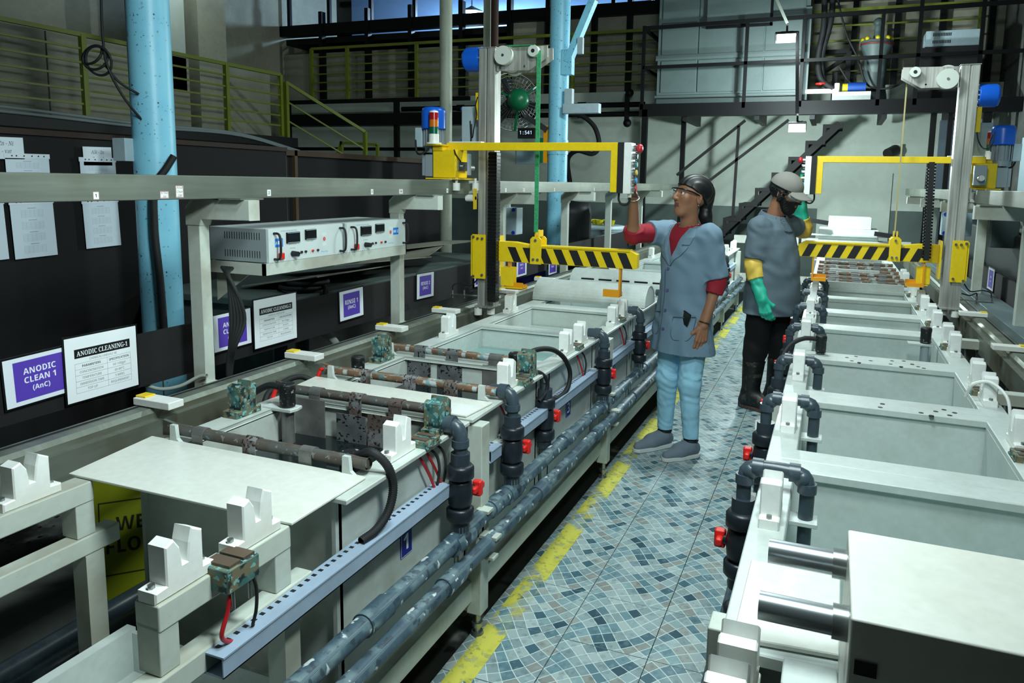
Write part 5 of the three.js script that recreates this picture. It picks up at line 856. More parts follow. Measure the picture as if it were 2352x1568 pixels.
// fan on the second column, clock below
{
  const cx = -2.83, cy = 2.27, cd = 6.35, t = thing('wall_fan', 'dark green wall fan with wire guard behind the green belt', 'fan', [cx, cy - 0.3, cd]);
  const R = 0.26, ring = []; for (let k = 0; k < 7; k++) ring.push(torus(0, 0, 0, R * (0.28 + 0.12 * k), k === 6 ? 0.006 : 0.0022, 'z', 2 * PI, 40));
  for (let k = 0; k < 40; k++) { const a = k * PI / 20; ring.push(cyl([0.06 * Math.cos(a), 0.06 * Math.sin(a), 0.05], [R * Math.cos(a), R * Math.sin(a), 0.0], 0.0018, 0.0018, 4), cyl([0.06 * Math.cos(a), 0.06 * Math.sin(a), -0.09], [R * Math.cos(a), R * Math.sin(a), 0.0], 0.0018, 0.0018, 4)); }
  const place = (gs) => { const g = mergeGeometries(gs.map(clean)); g.rotateY(0.7); g.translate(cx, cy, -cd); return g; };
  part('wire_guard', place(ring), M.bolt, t).userData.kind = 'stuff';
  for (let k = 0; k < 3; k++) { const b = new THREE.BoxGeometry(0.11, 0.2, 0.006); b.rotateY(0.4); b.translate(0, 0.12, 0); b.rotateZ(k * 2 * PI / 3 + 0.3); part('blade', place([b]), M.darkSteel, t); }
  part('motor', place([ball(0.0, 0, -0.2, 0.1, 1, 1, 1.15, 20), cyl([0, 0, -0.16], [0, 0, 0.02], 0.085, 0.05, 20)]), M.green, t);
  for (let k = 0; k < 3; k++) { const a = k * 2 * PI / 3 + 0.6; part('guard_arm', place([bar([0.07 * Math.cos(a), 0.07 * Math.sin(a), -0.16], [R * Math.cos(a), R * Math.sin(a), -0.03], 0.022, 0.014)]), M.green, t); }
  part('wall_arm', [bar([-2.72, 2.14, 6.42], [-2.52, 2.02, 6.46], 0.045, 0.05), bar([-2.72, 2.14, 6.42], [-2.76, 2.22, 6.38], 0.05, 0.05)], M.black, t);
  const c = thing('wall_clock', 'black digital clock with white digits under the fan', 'clock', [-2.65, 1.93, 6.3]);
  const map = canvasTex(256, 96, (g, w, h) => { g.fillStyle = '#05070a'; g.fillRect(0, 0, w, h); g.fillStyle = '#cfe9ff'; g.font = 'bold 74px monospace'; g.textAlign = 'center'; g.textBaseline = 'middle'; g.fillText('1:541', w / 2, h / 2 + 4, w * 0.92); });
  part('case', bb(-2.745, -2.585, 1.935, 2.03, 6.29, 6.33), M.black, c); part('clock_display', panel(-2.665, 1.99, 6.289, 0.15, 0.056), new THREE.MeshStandardMaterial({ color: 0x000000, map: null, emissive: 0xffffff, emissiveMap: map, emissiveIntensity: 1.0, roughness: 0.4 }), c, true);
  single('yellow_strip', bb(-2.555, -2.515, 1.72, 2.06, 6.45, 6.475), M.amber, 'yellow strip standing left of the second blue column', 'strip');
  single('green_strip', bb(-2.605, -2.555, 1.72, 1.95, 6.45, 6.475), M.green, 'green strip below the digital clock', 'strip');
}
// papers on the back wall, seen under the boom
{ const map = canvasTex(256, 180, (g, w, h) => { g.fillStyle = '#a9c6cf'; g.fillRect(0, 0, w, h); g.fillStyle = '#8fb0ba'; for (let k = 0; k < 10; k++) g.fillRect(20, 20 + k * 15, 150 + 60 * ((k * 7) % 3) / 3, 4); });
  for (const [x, l] of [[-4.72, 'left of two pale notices on the back wall under the boom'], [-4.30, 'right of two pale notices on the back wall under the boom']]) { const t = thing('wall_notice', l, 'paper', [x, 1.83, 11.18]); part('sheet', panel(x, 1.96, 11.185, 0.36, 0.27), std(0xffffff, 0.8, 0, { map }), t, true); } }
// yellow cups on a round vat
{ const t = thing('round_vat', 'grey round vat behind the woman\'s raised arm', 'vat', [-2.6, 0, 8.4]); part('vat', lathe([[0, 0], [0.27, 0], [0.3, 1.0], [0.34, 1.02], [0.34, 1.06], [0.3, 1.07], [0, 1.07]], [-2.62, -0.02, 8.4], [-2.62, 1, 8.4], 28), M.boxGrey, t);
  for (let k = 0; k < 7; k++) single('yellow_cup', lathe([[0.035, 0], [0.05, 0.06], [0.047, 0.06], [0.03, 0.005], [0, 0.005]], [-2.84 + k * 0.07, 1.055, 8.3 + 0.07 * (k % 2)], [-2.84 + k * 0.07, 2, 8.3 + 0.07 * (k % 2)], 14), std(0xb8b012, 0.5), 'small yellow cup standing on the round vat', 'cup', 'yellow cups on the round vat');
  const v = thing('dark_vat', 'dark rounded vat between two rail posts of the left line', 'vat', [-2.5, 0, 7.3]); part('vat', lathe([[0, 0], [0.2, 0], [0.22, 1.25], [0.2, 1.36], [0, 1.38]], [-2.52, -0.02, 7.15], [-2.52, 1, 7.15], 24), M.darkSteel, v); }

// ---- platform with the cabinet, stairs
{
  const t = thing('machine_platform', 'black steel platform on posts carrying the grey cabinet', 'platform', [-0.5, 0, 10]);
  part('edge_beam', bb(-2.45, 1.85, 2.41, 2.57, 9.55, 9.65), M.blackSteel, t);
  part('deck', bb(-2.45, 1.85, 2.50, 2.565, 9.65, 10.7), M.darkSteel, t);
  for (const x of [-1.9, -1.0, -0.35, 0.45, 1.2]) part('joist', bb(x, x + 0.06, 2.36, 2.5, 9.65, 10.7), M.darkSteel, t);
  for (const [x, d, w] of [[-2.41, 9.55, 0.07], [-2.02, 10.2, 0.06], [0.98, 9.7, 0.06], [1.16, 9.7, 0.05], [1.5, 9.6, 0.08]]) part('post', bb(x, x + w, -0.02, 2.5, d, d + w), M.blackSteel, t);
  part('top_rail', bar([-2.42, 3.52, 9.57], [1.85, 3.58, 9.57], 0.045), M.blackSteel, t);
  part('mid_rail', bar([-2.42, 3.03, 9.57], [1.85, 3.06, 9.57], 0.04), M.blackSteel, t);
  for (const x of [-2.42, -1.13, -0.47, 0.39, 0.78, 1.4]) part('rail_post', bar([x, 2.5, 9.57], [x, x > 0.5 ? 4.4 : 3.55, 9.57], 0.04), M.blackSteel, t);
  for (const y of [3.52, 3.03]) part('side_rail', bar([-2.42, y, 9.57], [-2.42, y, 10.7], 0.04), M.blackSteel, t);
  part('pipe_loop', [bar([-0.1, 2.57, 10.3], [-0.1, 3.0, 10.3], 0.06), bar([-0.35, 3.25, 10.3], [0.05, 3.25, 10.3], 0.05), bar([0.05, 2.57, 10.3], [0.05, 3.25, 10.3], 0.06), bar([-0.3, 2.95, 10.3], [0.05, 3.2, 10.3], 0.05)], M.blackSteel, t);
}
{
  const t = thing('grey_cabinet', 'large grey panelled cabinet on the platform at the top', 'cabinet', [-1.35, 2.57, 9.9]);
  part('body', bb(-2.28, -0.42, 2.57, 5.0, 9.78, 10.7), M.greyCabinet, t);
  const xs = [-2.24, -1.76, -1.28, -0.94, -0.46], ys = [2.72, 3.14, 3.2, 3.6, 3.66, 4.4];
  for (let i = 0; i < 4; i++) for (const [y0, y1] of [[2.73, 3.13], [3.21, 3.60], [3.66, 4.3]]) part('door_panel', bb(xs[i] + 0.01, xs[i + 1] - 0.01, y0, y1, 9.765, 9.78, 0.004), M.greyCabinet, t);
  part('band', [bb(-2.3, -0.40, 3.14, 3.2, 9.75, 9.78), bb(-2.3, -0.40, 2.66, 2.69, 9.75, 9.78), bb(-0.47, -0.40, 2.6, 3.7, 9.74, 9.78)], M.greyCabinet, t);
  const p = thing('duct_panel', 'dark edged grey panel hanging in front of the cabinet top', 'panel', [-1.25, 3.6, 9.72]); part('panel', bb(-1.65, -0.86, 3.53, 4.6, 9.70, 9.72), M.greyCabinet, p); part('edge', [bb(-1.66, -0.85, 3.50, 3.53, 9.69, 9.73), bb(-0.88, -0.85, 3.5, 4.6, 9.69, 9.73)], M.blackSteel, p);
}
{ // stairs rising to the right in front of the back wall
  const t = thing('steel_stairs', 'black steel stairs rising to the platform behind the man', 'stairs', [-1, 0, 10.3]);
  const A = [-1.98, 0.30, 10.35], B = [0.0, 2.34, 10.35];
  for (const d of [10.15, 10.75]) part('stringer', bar([A[0], A[1], d], [B[0], B[1], d], 0.035, 0.08), M.blackMatt, t);
  const n = 10; for (let k = 0; k < n; k++) { const x0 = A[0] + (B[0] - A[0]) * k / n, y0 = A[1] + (B[1] - A[1]) * (k + 0.85) / n, x1 = A[0] + (B[0] - A[0]) * (k + 1) / n; part('tread', bb(x0, x1 + 0.03, y0, y0 + 0.022, 10.13, 10.77), M.blackMatt, t); for (const d of [10.15, 10.75]) part('step_frame', [bb(x0, x0 + 0.04, y0 - 0.2, y0, d - 0.018, d + 0.018), bb(x0, x1 + 0.04, y0 - 0.02, y0 + 0.025, d - 0.022, d + 0.022)], M.blackMatt, t); }
  part('hand_rail', bar([-2.05, 1.67, 10.2], [-1.17, 2.4, 10.2], 0.035), M.blackMatt, t); part('hand_rail', bar([-2.05, 1.24, 10.2], [-0.62, 2.4, 10.2], 0.035), M.blackMatt, t);
  part('baluster', bar([-1.27, 1.0, 10.2], [-1.25, 2.33, 10.2], 0.035), M.blackMatt, t);
}
// pump and filter on the platform
{
  const p = thing('pump_unit', 'small blue pump on a pale plinth on the platform', 'pump', [0.1, 2.565, 9.75]);
  part('plinth', bb(-0.11, 0.32, 2.567, 2.68, 9.68, 9.85, 0.004), M.pp, p);
  part('motor', cyl([0.06, 2.74, 9.76], [0.26, 2.74, 9.76], 0.055, 0.055, 18), std(0x123f8c, 0.4), p); part('coupling', cyl([0.0, 2.735, 9.76], [0.06, 2.735, 9.76], 0.05, 0.05, 16), std(0xb9b018, 0.4), p);
  part('pump_head', [cyl([-0.06, 2.68, 9.76], [-0.06, 2.79, 9.76], 0.03, 0.03, 12), cyl([-0.42, 2.7, 9.76], [-0.06, 2.7, 9.76], 0.03, 0.03, 12)], M.white, p); part('hand_wheel', torus(-0.25, 2.79, 9.76, 0.05, 0.01, 'y'), M.red, p);
  const f = thing('filter_vessel', 'grey filter vessel with yellow nuts on the platform', 'filter', [0.36, 2.57, 10.1]);
  part('vessel', lathe([[0, 0], [0.16, 0], [0.15, 0.1], [0.13, 0.2], [0.13, 0.55], [0.18, 0.68], [0.19, 0.72], [0, 0.72]], [0.36, 2.57, 10.1], [0.36, 3, 10.1], 22), M.greyCabinet, f);
  part('gasket', cyl([0.36, 3.27, 10.1], [0.36, 3.285, 10.1], 0.19, 0.19, 22), std(0x7d2318, 0.5), f); part('lid', [cyl([0.36, 3.285, 10.1], [0.36, 3.32, 10.1], 0.19, 0.18, 22), cyl([0.36, 3.32, 10.1], [0.36, 3.5, 10.1], 0.05, 0.04, 14), ball(0.36, 3.54, 10.1, 0.06)], M.greyCabinet, f);
  for (let k = 0; k < 8; k++) part('wing_nut', ball(0.36 + 0.16 * Math.cos(k * PI / 4), 3.34, 10.1 + 0.16 * Math.sin(k * PI / 4), 0.028), std(0xc9b81c, 0.4), f);
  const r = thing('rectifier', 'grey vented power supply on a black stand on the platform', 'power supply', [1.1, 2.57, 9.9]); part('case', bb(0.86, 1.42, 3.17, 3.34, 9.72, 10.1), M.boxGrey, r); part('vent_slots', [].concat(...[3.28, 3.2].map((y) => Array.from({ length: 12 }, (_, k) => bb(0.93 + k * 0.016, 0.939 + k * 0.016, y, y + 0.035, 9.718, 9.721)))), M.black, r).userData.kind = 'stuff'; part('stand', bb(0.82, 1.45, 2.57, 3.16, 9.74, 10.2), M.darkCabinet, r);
  for (const [pts, l, q] of [[[[-0.3, 4.2, 9.9], [-0.26, 3.5, 9.85], [-0.3, 3.1, 9.85], [-0.25, 2.85, 9.8], [-0.1, 2.72, 9.76]], 'thick black hose dropping to the pump, left one', 0.035], [[[-0.2, 4.2, 9.95], [-0.18, 3.6, 9.9], [-0.26, 3.1, 9.9], [-0.2, 2.8, 9.85], [-0.05, 2.7, 9.8]], 'thick black hose dropping to the pump, right one', 0.035], [[[-0.15, 3.9, 9.9], [0.0, 3.4, 9.9], [0.15, 3.1, 9.9], [0.3, 2.75, 9.8], [0.6, 2.75, 9.8], [0.9, 3.1, 9.8], [1.0, 3.2, 9.85]], 'thin black cable slung from the hoses to the power supply', 0.012], [[[-0.05, 3.0, 9.9], [0.1, 2.8, 9.9], [0.35, 2.72, 9.9], [0.65, 2.8, 9.9], [0.88, 3.2, 9.9]], 'thin black cable slung behind the filter', 0.012]]) single('black_hose', tube(pts, q, 8, 40), M.rubber, l, 'hose');
}
// posts and plates at the right of the back wall, camera, grey boxes behind the right rail
single('steel_post', bb(1.12, 1.3, -0.02, 2.36, 10.0, 10.1), std(0x46525c, 0.5, 0.2), 'grey steel post behind the beige strap of the right hoist', 'post');
single('steel_post', bb(1.42, 1.54, -0.02, 2.36, 9.9, 10.0), std(0x5c7f9c, 0.5, 0.2), 'blue-grey steel post behind the chain of the right hoist', 'post');
{ const c = thing('security_camera', 'small dark security camera on the back wall', 'camera', [0.72, 2.02, 11.0]); part('camera_body', [cyl([0.62, 2.0, 10.9], [0.72, 2.06, 11.05], 0.07, 0.07, 16)], M.black, c); part('mount', bb(0.68, 0.78, 1.98, 2.14, 11.05, 11.19), M.wall, c); }
{ const t = thing('junction_box', 'pale blue-grey junction box behind the chain of the right hoist', 'box', [0.95, 1.2, 6.9]); const b = part('box', bb(0.84, 1.06, 1.17, 1.36, 6.85, 6.95, 0.006), M.boxGrey, t); part('corner_screw', [[0.86, 1.345], [0.86, 1.19]].map(([x, y]) => cyl([x, y, 6.855], [x, y, 6.84], 0.015, 0.015, 12)), std(0x1a2fb0, 0.4), b); part('mount', bb(0.85, 0.87, 1.36, 1.468, 6.89, 6.91), M.frame, t); }
single('dark_box', bb(0.985, 1.145, 1.17, 1.37, 5.62, 5.697, 0.006), std(0x3c4a4c, 0.5), 'dark grey box hanging behind the right hoist mast', 'box');
single('grey_cabinet', bb(1.3, 1.84, 1.36, 1.95, 3.9, 6.6, 0.006), std(0x7ba2ad, 0.5), 'pale blue cabinet against the right wall', 'cabinet');
{ const t = thing('dark_machine', 'dark machine with a wet black cover along the right wall', 'machine', [1.5, 0, 5]); part('cover', bb(1.12, 1.84, -0.02, 1.26, 3.0, 8.6, 0.02), std(0x222c2e, 0.4), t); part('sheet', bx(0.6, 0.008, 1.0, 1.45, 1.29, 5.6, 0, [0, 0, 0.06]), M.sheet, t); }
single('cable_trunking', bb(0.885, 1.045, 0.80, 0.85, 3.95, 8.4, 0.004), std(0x5d6e70, 0.5), 'flat grey trunking beside the right guide rail', 'trunking');
single('white_crossbeam', sb(1, 1.215, 1.39, 0.685, 0.735, 3.36, 3.42, 0.004), M.frame, 'pale cross beam between the right tanks and the guide rail, nearest', 'beam');
single('white_crossbeam', sb(1, 1.215, 1.39, 0.685, 0.735, 4.5, 4.56, 0.004), M.frame, 'pale cross beam between the right tanks and the guide rail, second', 'beam');
// machine at the end of the right line
{ const t = thing('end_machine', 'pale transfer machine at the far end of the right line', 'machine', [0.15, 0, 9.4]);
  part('body', bb(-0.15, 0.5, 0.3, 1.06, 9.3, 9.8, 0.006), M.pp, t); part('lid', [bb(-0.05, 0.42, 1.06, 1.2, 9.35, 9.75, 0.006), bb(-0.3, 0.62, 0.98, 1.0, 9.25, 9.3), bb(-0.28, 0.6, 0.9, 0.93, 9.22, 9.28)], M.pp, t); part('chain', [bar([-0.35, 1.17, 9.2], [-0.05, 1.13, 9.2], 0.05), bar([-0.35, 0.85, 9.2], [-0.35, 1.18, 9.2], 0.03)], M.black, t); part('chain', bar([0.45, 1.03, 9.2], [0.7, 1.0, 9.2], 0.05), M.black, t);
  part('end_frame', [bb(-1.2, 0.9, 0.80, 0.90, 9.9, 9.95), bb(-1.2, 0.9, 0.3, 0.4, 9.9, 9.95)], M.frame, t); }
// ---- lamps: two hanging floods, wall lamp, the unseen lights above the aisle, hall lamps
function flood(x, y, d, w, label, power, tilt = 0.64) {
  const t = thing('flood_lamp', label, 'lamp', [x, y, d]);
  part('housing', [bx(w * 1.2, 0.12, 0.04, x, y + 0.03, d + 0.028, 0.008, [tilt, 0, 0]), bx(w * 0.7, 0.07, 0.05, x, y + 0.06, d + 0.06, 0.008, [tilt, 0, 0])], M.black, t);
  part('lamp_glass', bx(w, 0.085, 0.012, x, y + 0.018, d, 0.003, [tilt, 0, 0]), M.lampGlass, t);
  part('yoke', [bar([x, y + 0.07, d + 0.06], [x, y + 0.17, d], 0.02)], M.black, t);
  pointLight(x, y - 0.09, d - 0.02, power, 3); return t;
}
const fl1 = flood(-0.6, 3.12, 8.6, 0.2, 'upper hanging flood lamp in front of the cabinet', 9);
part('hanger', [bar([-0.60, 3.29, 8.6], [-0.76, 3.62, 8.6], 0.03), bar([-0.76, 3.62, 8.6], [-0.76, 5.6, 8.6], 0.03)], M.frame, fl1);
const fl2 = flood(-0.435, 2.165, 8.6, 0.16, 'lower hanging flood lamp below the platform beam', 16);
part('hanger', bar([-0.44, 2.33, 8.6], [-0.49, 3.2, 8.6], 0.035), M.blackSteel, fl2);
UNSEEN_LAMPS.forEach((K, k) => { // housings for the unseen lamps; the roof rods are added too
  const t = thing('unseen_lamp', `broad unseen lamp ${K.name}`, 'lamp', [K.x, K.y, K.d]);
  t.lookAt(K.look[0], K.look[1], -K.look[2]); origins.set(t, [0, 0, 0]);
  part('housing', bx(K.w + 0.06, K.h + 0.06, 0.09, 0, 0, 0.075, 0.01), M.black, t);
  part('lamp_glass', bx(K.w, K.h, 0.012, 0, 0, 0.022), M.lampGlass, t);
  single('lamp_bracket', bar([K.x, K.y + 0.12, K.d - 0.05], [K.x, 5.6, K.d - 0.05], 0.04), M.blackSteel, `added black rod holding the unseen lamp ${K.name}`, 'bracket');
});
// lamps of the hall behind the glazing and under the roof
function hallLamp(x, y, d, power, label, color = COOL) {
  const t = thing('hall_lamp', label, 'lamp', [x, y, d]);
  part('shade', lathe([[0.02, 0.12], [0.05, 0.1], [0.22, 0.02], [0.24, 0], [0.23, 0], [0.05, 0.085], [0, 0.09]], [x, y, d], [x, y + 1, d], 24), M.boxGrey, t);
  part('lamp_bulb', ball(x, y + 0.02, d, 0.06), M.lampGlass, t); part('cord', cyl([x, y + 0.1, d], [x, 5.6, d], 0.008, 0.008, 6), M.black, t);
  pointLight(x, y - 0.09, d, power, 5, color);
}
hallLamp(-6.35, 4.55, 12.4, 30, 'bright lamp behind the upper glazing, left of the pale column', 0xb8dcff);
hallLamp(-4.55, 4.45, 12.5, 8, 'lamp behind the upper glazing above the left hoist', 0xb8dcff);
hallLamp(-2.9, 4.5, 12.4, 6, 'lamp behind the upper glazing right of the second blue column', 0xb8dcff);

// ---------------------------------------------------------------- people
// implicit surfaces meshed with surface nets; points are [x, y, z] in three.js axes
const W3 = (x, y, d) => [x, y, -d];
const sub = (a, b) => [a[0] - b[0], a[1] - b[1], a[2] - b[2]], add = (a, b, k = 1) => [a[0] + b[0] * k, a[1] + b[1] * k, a[2] + b[2] * k];
const dot = (a, b) => a[0] * b[0] + a[1] * b[1] + a[2] * b[2], len = (a) => Math.hypot(a[0], a[1], a[2]), unit = (a) => { const l = len(a); return [a[0] / l, a[1] / l, a[2] / l]; };
const cross = (a, b) => [a[1] * b[2] - a[2] * b[1], a[2] * b[0] - a[0] * b[2], a[0] * b[1] - a[1] * b[0]];
const smin = (a, b, k) => { const h = Math.max(k - Math.abs(a - b), 0) / k; return Math.min(a, b) - h * h * k * 0.25; };
function rc(p, a, b, ra, rb) {
  const bx0 = b[0] - a[0], by0 = b[1] - a[1], bz0 = b[2] - a[2], px = p[0] - a[0], py = p[1] - a[1], pz = p[2] - a[2];
  const h = clamp((px * bx0 + py * by0 + pz * bz0) / (bx0 * bx0 + by0 * by0 + bz0 * bz0 + 1e-9));
  return Math.hypot(px - bx0 * h, py - by0 * h, pz - bz0 * h) - (ra + (rb - ra) * h);
}
const ell = (p, c, r) => { const q = Math.hypot((p[0] - c[0]) / r[0], (p[1] - c[1]) / r[1], (p[2] - c[2]) / r[2]); return (q - 1) * Math.min(r[0], r[1], r[2]); };
function nets(f, lo, hi, h) {
  const n = [0, 1, 2].map((k) => Math.ceil((hi[k] - lo[k]) / h) + 1), [nx, ny, nz] = n, F = new Float32Array(nx * ny * nz), id = new Int32Array(nx * ny * nz).fill(-1);
  const at = (i, j, k) => (k * ny + j) * nx + i, p = [0, 0, 0];
  for (let k = 0; k < nz; k++) for (let j = 0; j < ny; j++) for (let i = 0; i < nx; i++) { p[0] = lo[0] + i * h; p[1] = lo[1] + j * h; p[2] = lo[2] + k * h; F[at(i, j, k)] = f(p); }
  const P = [], I = [], E = [[0, 1], [2, 3], [4, 5], [6, 7], [0, 2], [1, 3], [4, 6], [5, 7], [0, 4], [1, 5], [2, 6], [3, 7]];
  for (let k = 0; k < nz - 1; k++) for (let j = 0; j < ny - 1; j++) for (let i = 0; i < nx - 1; i++) {
    const c = []; let m = 0; for (let q = 0; q < 8; q++) { const v = F[at(i + (q & 1), j + ((q >> 1) & 1), k + (q >> 2))]; c.push(v); if (v < 0) m++; }
    if (m === 0 || m === 8) continue; let x = 0, y = 0, z = 0, s = 0;
    for (const [a, b] of E) if ((c[a] < 0) !== (c[b] < 0)) { const t = c[a] / (c[a] - c[b]); x += (a & 1) + t * ((b & 1) - (a & 1)); y += ((a >> 1) & 1) + t * (((b >> 1) & 1) - ((a >> 1) & 1)); z += (a >> 2) + t * ((b >> 2) - (a >> 2)); s++; }
    id[at(i, j, k)] = P.length / 3; P.push(lo[0] + (i + x / s) * h, lo[1] + (j + y / s) * h, lo[2] + (k + z / s) * h);
  }
  const quad = (a, b, c, d, flip) => { if (a < 0 || b < 0 || c < 0 || d < 0) return; if (flip) I.push(a, c, b, a, d, c); else I.push(a, b, c, a, c, d); };
  for (let k = 1; k < nz - 1; k++) for (let j = 1; j < ny - 1; j++) for (let i = 1; i < nx - 1; i++) {
    const v = F[at(i, j, k)] < 0;
    if (v !== F[at(i + 1, j, k)] < 0) quad(id[at(i, j - 1, k - 1)], id[at(i, j, k - 1)], id[at(i, j, k)], id[at(i, j - 1, k)], !v);
    if (v !== F[at(i, j + 1, k)] < 0) quad(id[at(i - 1, j, k - 1)], id[at(i - 1, j, k)], id[at(i, j, k)], id[at(i, j, k - 1)], !v);
    if (v !== F[at(i, j, k + 1)] < 0) quad(id[at(i - 1, j - 1, k)], id[at(i, j - 1, k)], id[at(i, j, k)], id[at(i - 1, j, k)], !v);
  }
  const N = new Float32Array(P.length), e = h * 0.5;
  for (let q = 0; q < P.length; q += 3) { const a = [P[q], P[q + 1], P[q + 2]]; const g = [0, 1, 2].map((k) => { const u = a.slice(), w = a.slice(); u[k] += e; w[k] -= e; return f(u) - f(w); }), l = Math.hypot(...g) || 1; N[q] = g[0] / l; N[q + 1] = g[1] / l; N[q + 2] = g[2] / l; }
  const g = new THREE.BufferGeometry(); g.setAttribute('position', new THREE.BufferAttribute(new Float32Array(P), 3)); g.setAttribute('normal', new THREE.BufferAttribute(N, 3)); g.setAttribute('uv', new THREE.BufferAttribute(new Float32Array(P.length / 3 * 2), 2)); g.setIndex(I); return g;
}
function boxOf(pts, r) { const lo = [1e9, 1e9, 1e9], hi = [-1e9, -1e9, -1e9]; for (const p of pts) for (let k = 0; k < 3; k++) { lo[k] = Math.min(lo[k], p[k] - r); hi[k] = Math.max(hi[k], p[k] + r); } return [lo, hi]; }
// capsule list -> sdf with smooth joins
const chain = (caps, k) => (p) => { let d = 1e9; for (const c of caps) d = smin(d, rc(p, c[0], c[1], c[2], c[3]), k); return d; };
// a hand: wrist, finger direction F, palm normal N, thumb direction T; curls in radians per joint
function handCaps(wrist, F, N, T, { size = 1, curl = [0.3, 0.35, 0.4, 0.45], thumb = 0.4, fat = 0, spread = 0.05 } = {}) {
  const caps = [], s = size, at = (f, n, t) => add(add(add(wrist, F, f * s), N, n * s), T, t * s);
  const L = [[0.040, 0.024, 0.019], [0.044, 0.028, 0.021], [0.041, 0.026, 0.020], [0.032, 0.019, 0.017]], y = [0.027, 0.009, -0.009, -0.026], base = [0.086, 0.089, 0.085, 0.077], R = [0.0088, 0.0092, 0.0088, 0.0078];
  for (let k = 0; k < 4; k++) {
    const kn = at(base[k], 0, y[k]); caps.push([at(0.005, 0, y[k] * 0.55), kn, (0.0145 + fat) * s, (0.0115 + fat) * s]);
    let q = kn, a = 0; for (let j = 0; j < 3; j++) { a += curl[k] * (j ? 1.1 : 0.8); const sp = spread * (1.5 - k) * 0.5; const dir = unit(add(add([F[0] * Math.cos(a), F[1] * Math.cos(a), F[2] * Math.cos(a)], N, Math.sin(a)), T, sp)); const e = add(q, dir, L[k][j] * s); caps.push([q, e, (R[k] * (1 - 0.08 * j) + fat) * s, (R[k] * (0.92 - 0.1 * j) + fat) * s]); q = e; }
  }
  const t0 = at(0.02, 0.006, 0.026), t1 = at(0.052, 0.012 + 0.01 * thumb, 0.05), t2 = at(0.084, 0.02 + 0.02 * thumb, 0.056 - 0.012 * thumb), t3 = at(0.104, 0.028 + 0.024 * thumb, 0.052 - 0.02 * thumb);
  caps.push([t0, t1, (0.015 + fat) * s, (0.0115 + fat) * s], [t1, t2, (0.0112 + fat) * s, (0.0098 + fat) * s], [t2, t3, (0.0096 + fat) * s, (0.0082 + fat) * s], [at(0.01, 0, 0.012), t1, 0.012 * s, 0.009 * s]);
  return caps;
}
const handMesh = (caps, extra = []) => { const f = chain([...caps, ...extra], 0.006); const [lo, hi] = boxOf([].concat(...caps.map((c) => [c[0], c[1]])), 0.022); return nets(f, lo, hi, 0.0035); };
const fold3 = (p, s) => Math.sin(p[0] * 1.1 * s + p[1] * 0.7 * s + p[2] * 0.4 * s + 1.8 * Math.sin(p[1] * 0.9 * s - p[2] * 0.6 * s)) * Math.sin(p[0] * -0.5 * s + p[1] * 0.5 * s + p[2] * 1.2 * s + 1.6 * Math.sin(p[0] * 0.8 * s + p[1] * 0.3 * s));
// a torso cut in ellipses: profile rows [y, half width, half depth, forward shift]
function ellTorso(c, right, fwd, rows, fold = 0) {
  return (p) => {
    const y = p[1]; let k = 0; while (k < rows.length - 2 && y < rows[k + 1][0]) k++;
    const A = rows[k], B = rows[k + 1], t = clamp((A[0] - y) / (A[0] - B[0])), W = A[1] + (B[1] - A[1]) * t, T = A[2] + (B[2] - A[2]) * t, S = A[3] + (B[3] - A[3]) * t;
    const q = [p[0] - c[0], 0, p[2] - c[2]], a = dot(q, right), b = dot(q, fwd) - S; const e = Math.hypot(a / W, b / T);
    let d = (e - 1) * Math.min(W, T) * 0.9;
    if (fold) { const th = Math.atan2(b, a), low = smooth(1.15, 0.7, y); d += fold * (0.25 + 0.75 * low) * Math.sin(th * 7 + y * 3 + 1.2 * Math.sin(y * 7)) * (0.5 + 0.5 * Math.sin(th * 2.3 + 1)) + fold * 0.8 * fold3(p, 24); }
    return Math.max(d, y - rows[0][0], rows[rows.length - 1][0] - y);
  };
}
// head in its own frame: R to her/his left, U up, F forward
function headSDF(c, R, U, F, k = 1) {
  return (p) => {
    const q = sub(p, c), x = Math.abs(dot(q, R)) / k, y = dot(q, U) / k, z = dot(q, F) / k, P = [x, y, z];
    let d = ell(P, [0, 0.032, -0.014], [0.071, 0.084, 0.093]);
    d = smin(d, ell(P, [0, -0.034, 0.03], [0.054, 0.074, 0.058]), 0.03);
    d = smin(d, ell(P, [0, -0.094, 0.055], [0.024, 0.018, 0.022]), 0.03);
    d = smin(d, ell(P, [0.036, -0.014, 0.056], [0.026, 0.026, 0.024]), 0.02);
    d = smin(d, rc(P, [0, 0.030, 0.077], [0.034, 0.028, 0.068], 0.011, 0.010), 0.012);
    d = smin(d, rc(P, [0, 0.018, 0.083], [0, -0.020, 0.104], 0.0075, 0.0115), 0.010);
    d = smin(d, rc(P, [0.0095, -0.023, 0.095], [0.011, -0.024, 0.09], 0.008, 0.007), 0.006);
    d = smin(d, rc(P, [0, -0.049, 0.087], [0.019, -0.052, 0.079], 0.0068, 0.0045), 0.006);
    d = smin(d, rc(P, [0, -0.060, 0.086], [0.017, -0.058, 0.079], 0.0078, 0.005), 0.005);
    d = -smin(-d, Math.hypot(P[0] - 0.031, P[1] - 0.010, P[2] - 0.088) - 0.0135, 0.010);
    d = smin(d, ell(P, [0.074, -0.004, -0.008], [0.009, 0.030, 0.017]), 0.008);
    d = -smin(-d, Math.hypot(P[0] - 0.083, P[1] - 0.0, P[2] + 0.004) - 0.009, 0.006);
    return d * k;
  };
}
function paintVerts(g, fn) { const p = g.attributes.position, c = new Float32Array(p.count * 3); for (let i = 0; i < p.count; i++) { const q = fn([p.getX(i), p.getY(i), p.getZ(i)]); c[i * 3] = q[0]; c[i * 3 + 1] = q[1]; c[i * 3 + 2] = q[2]; } g.setAttribute('color', new THREE.BufferAttribute(c, 3)); return g; }
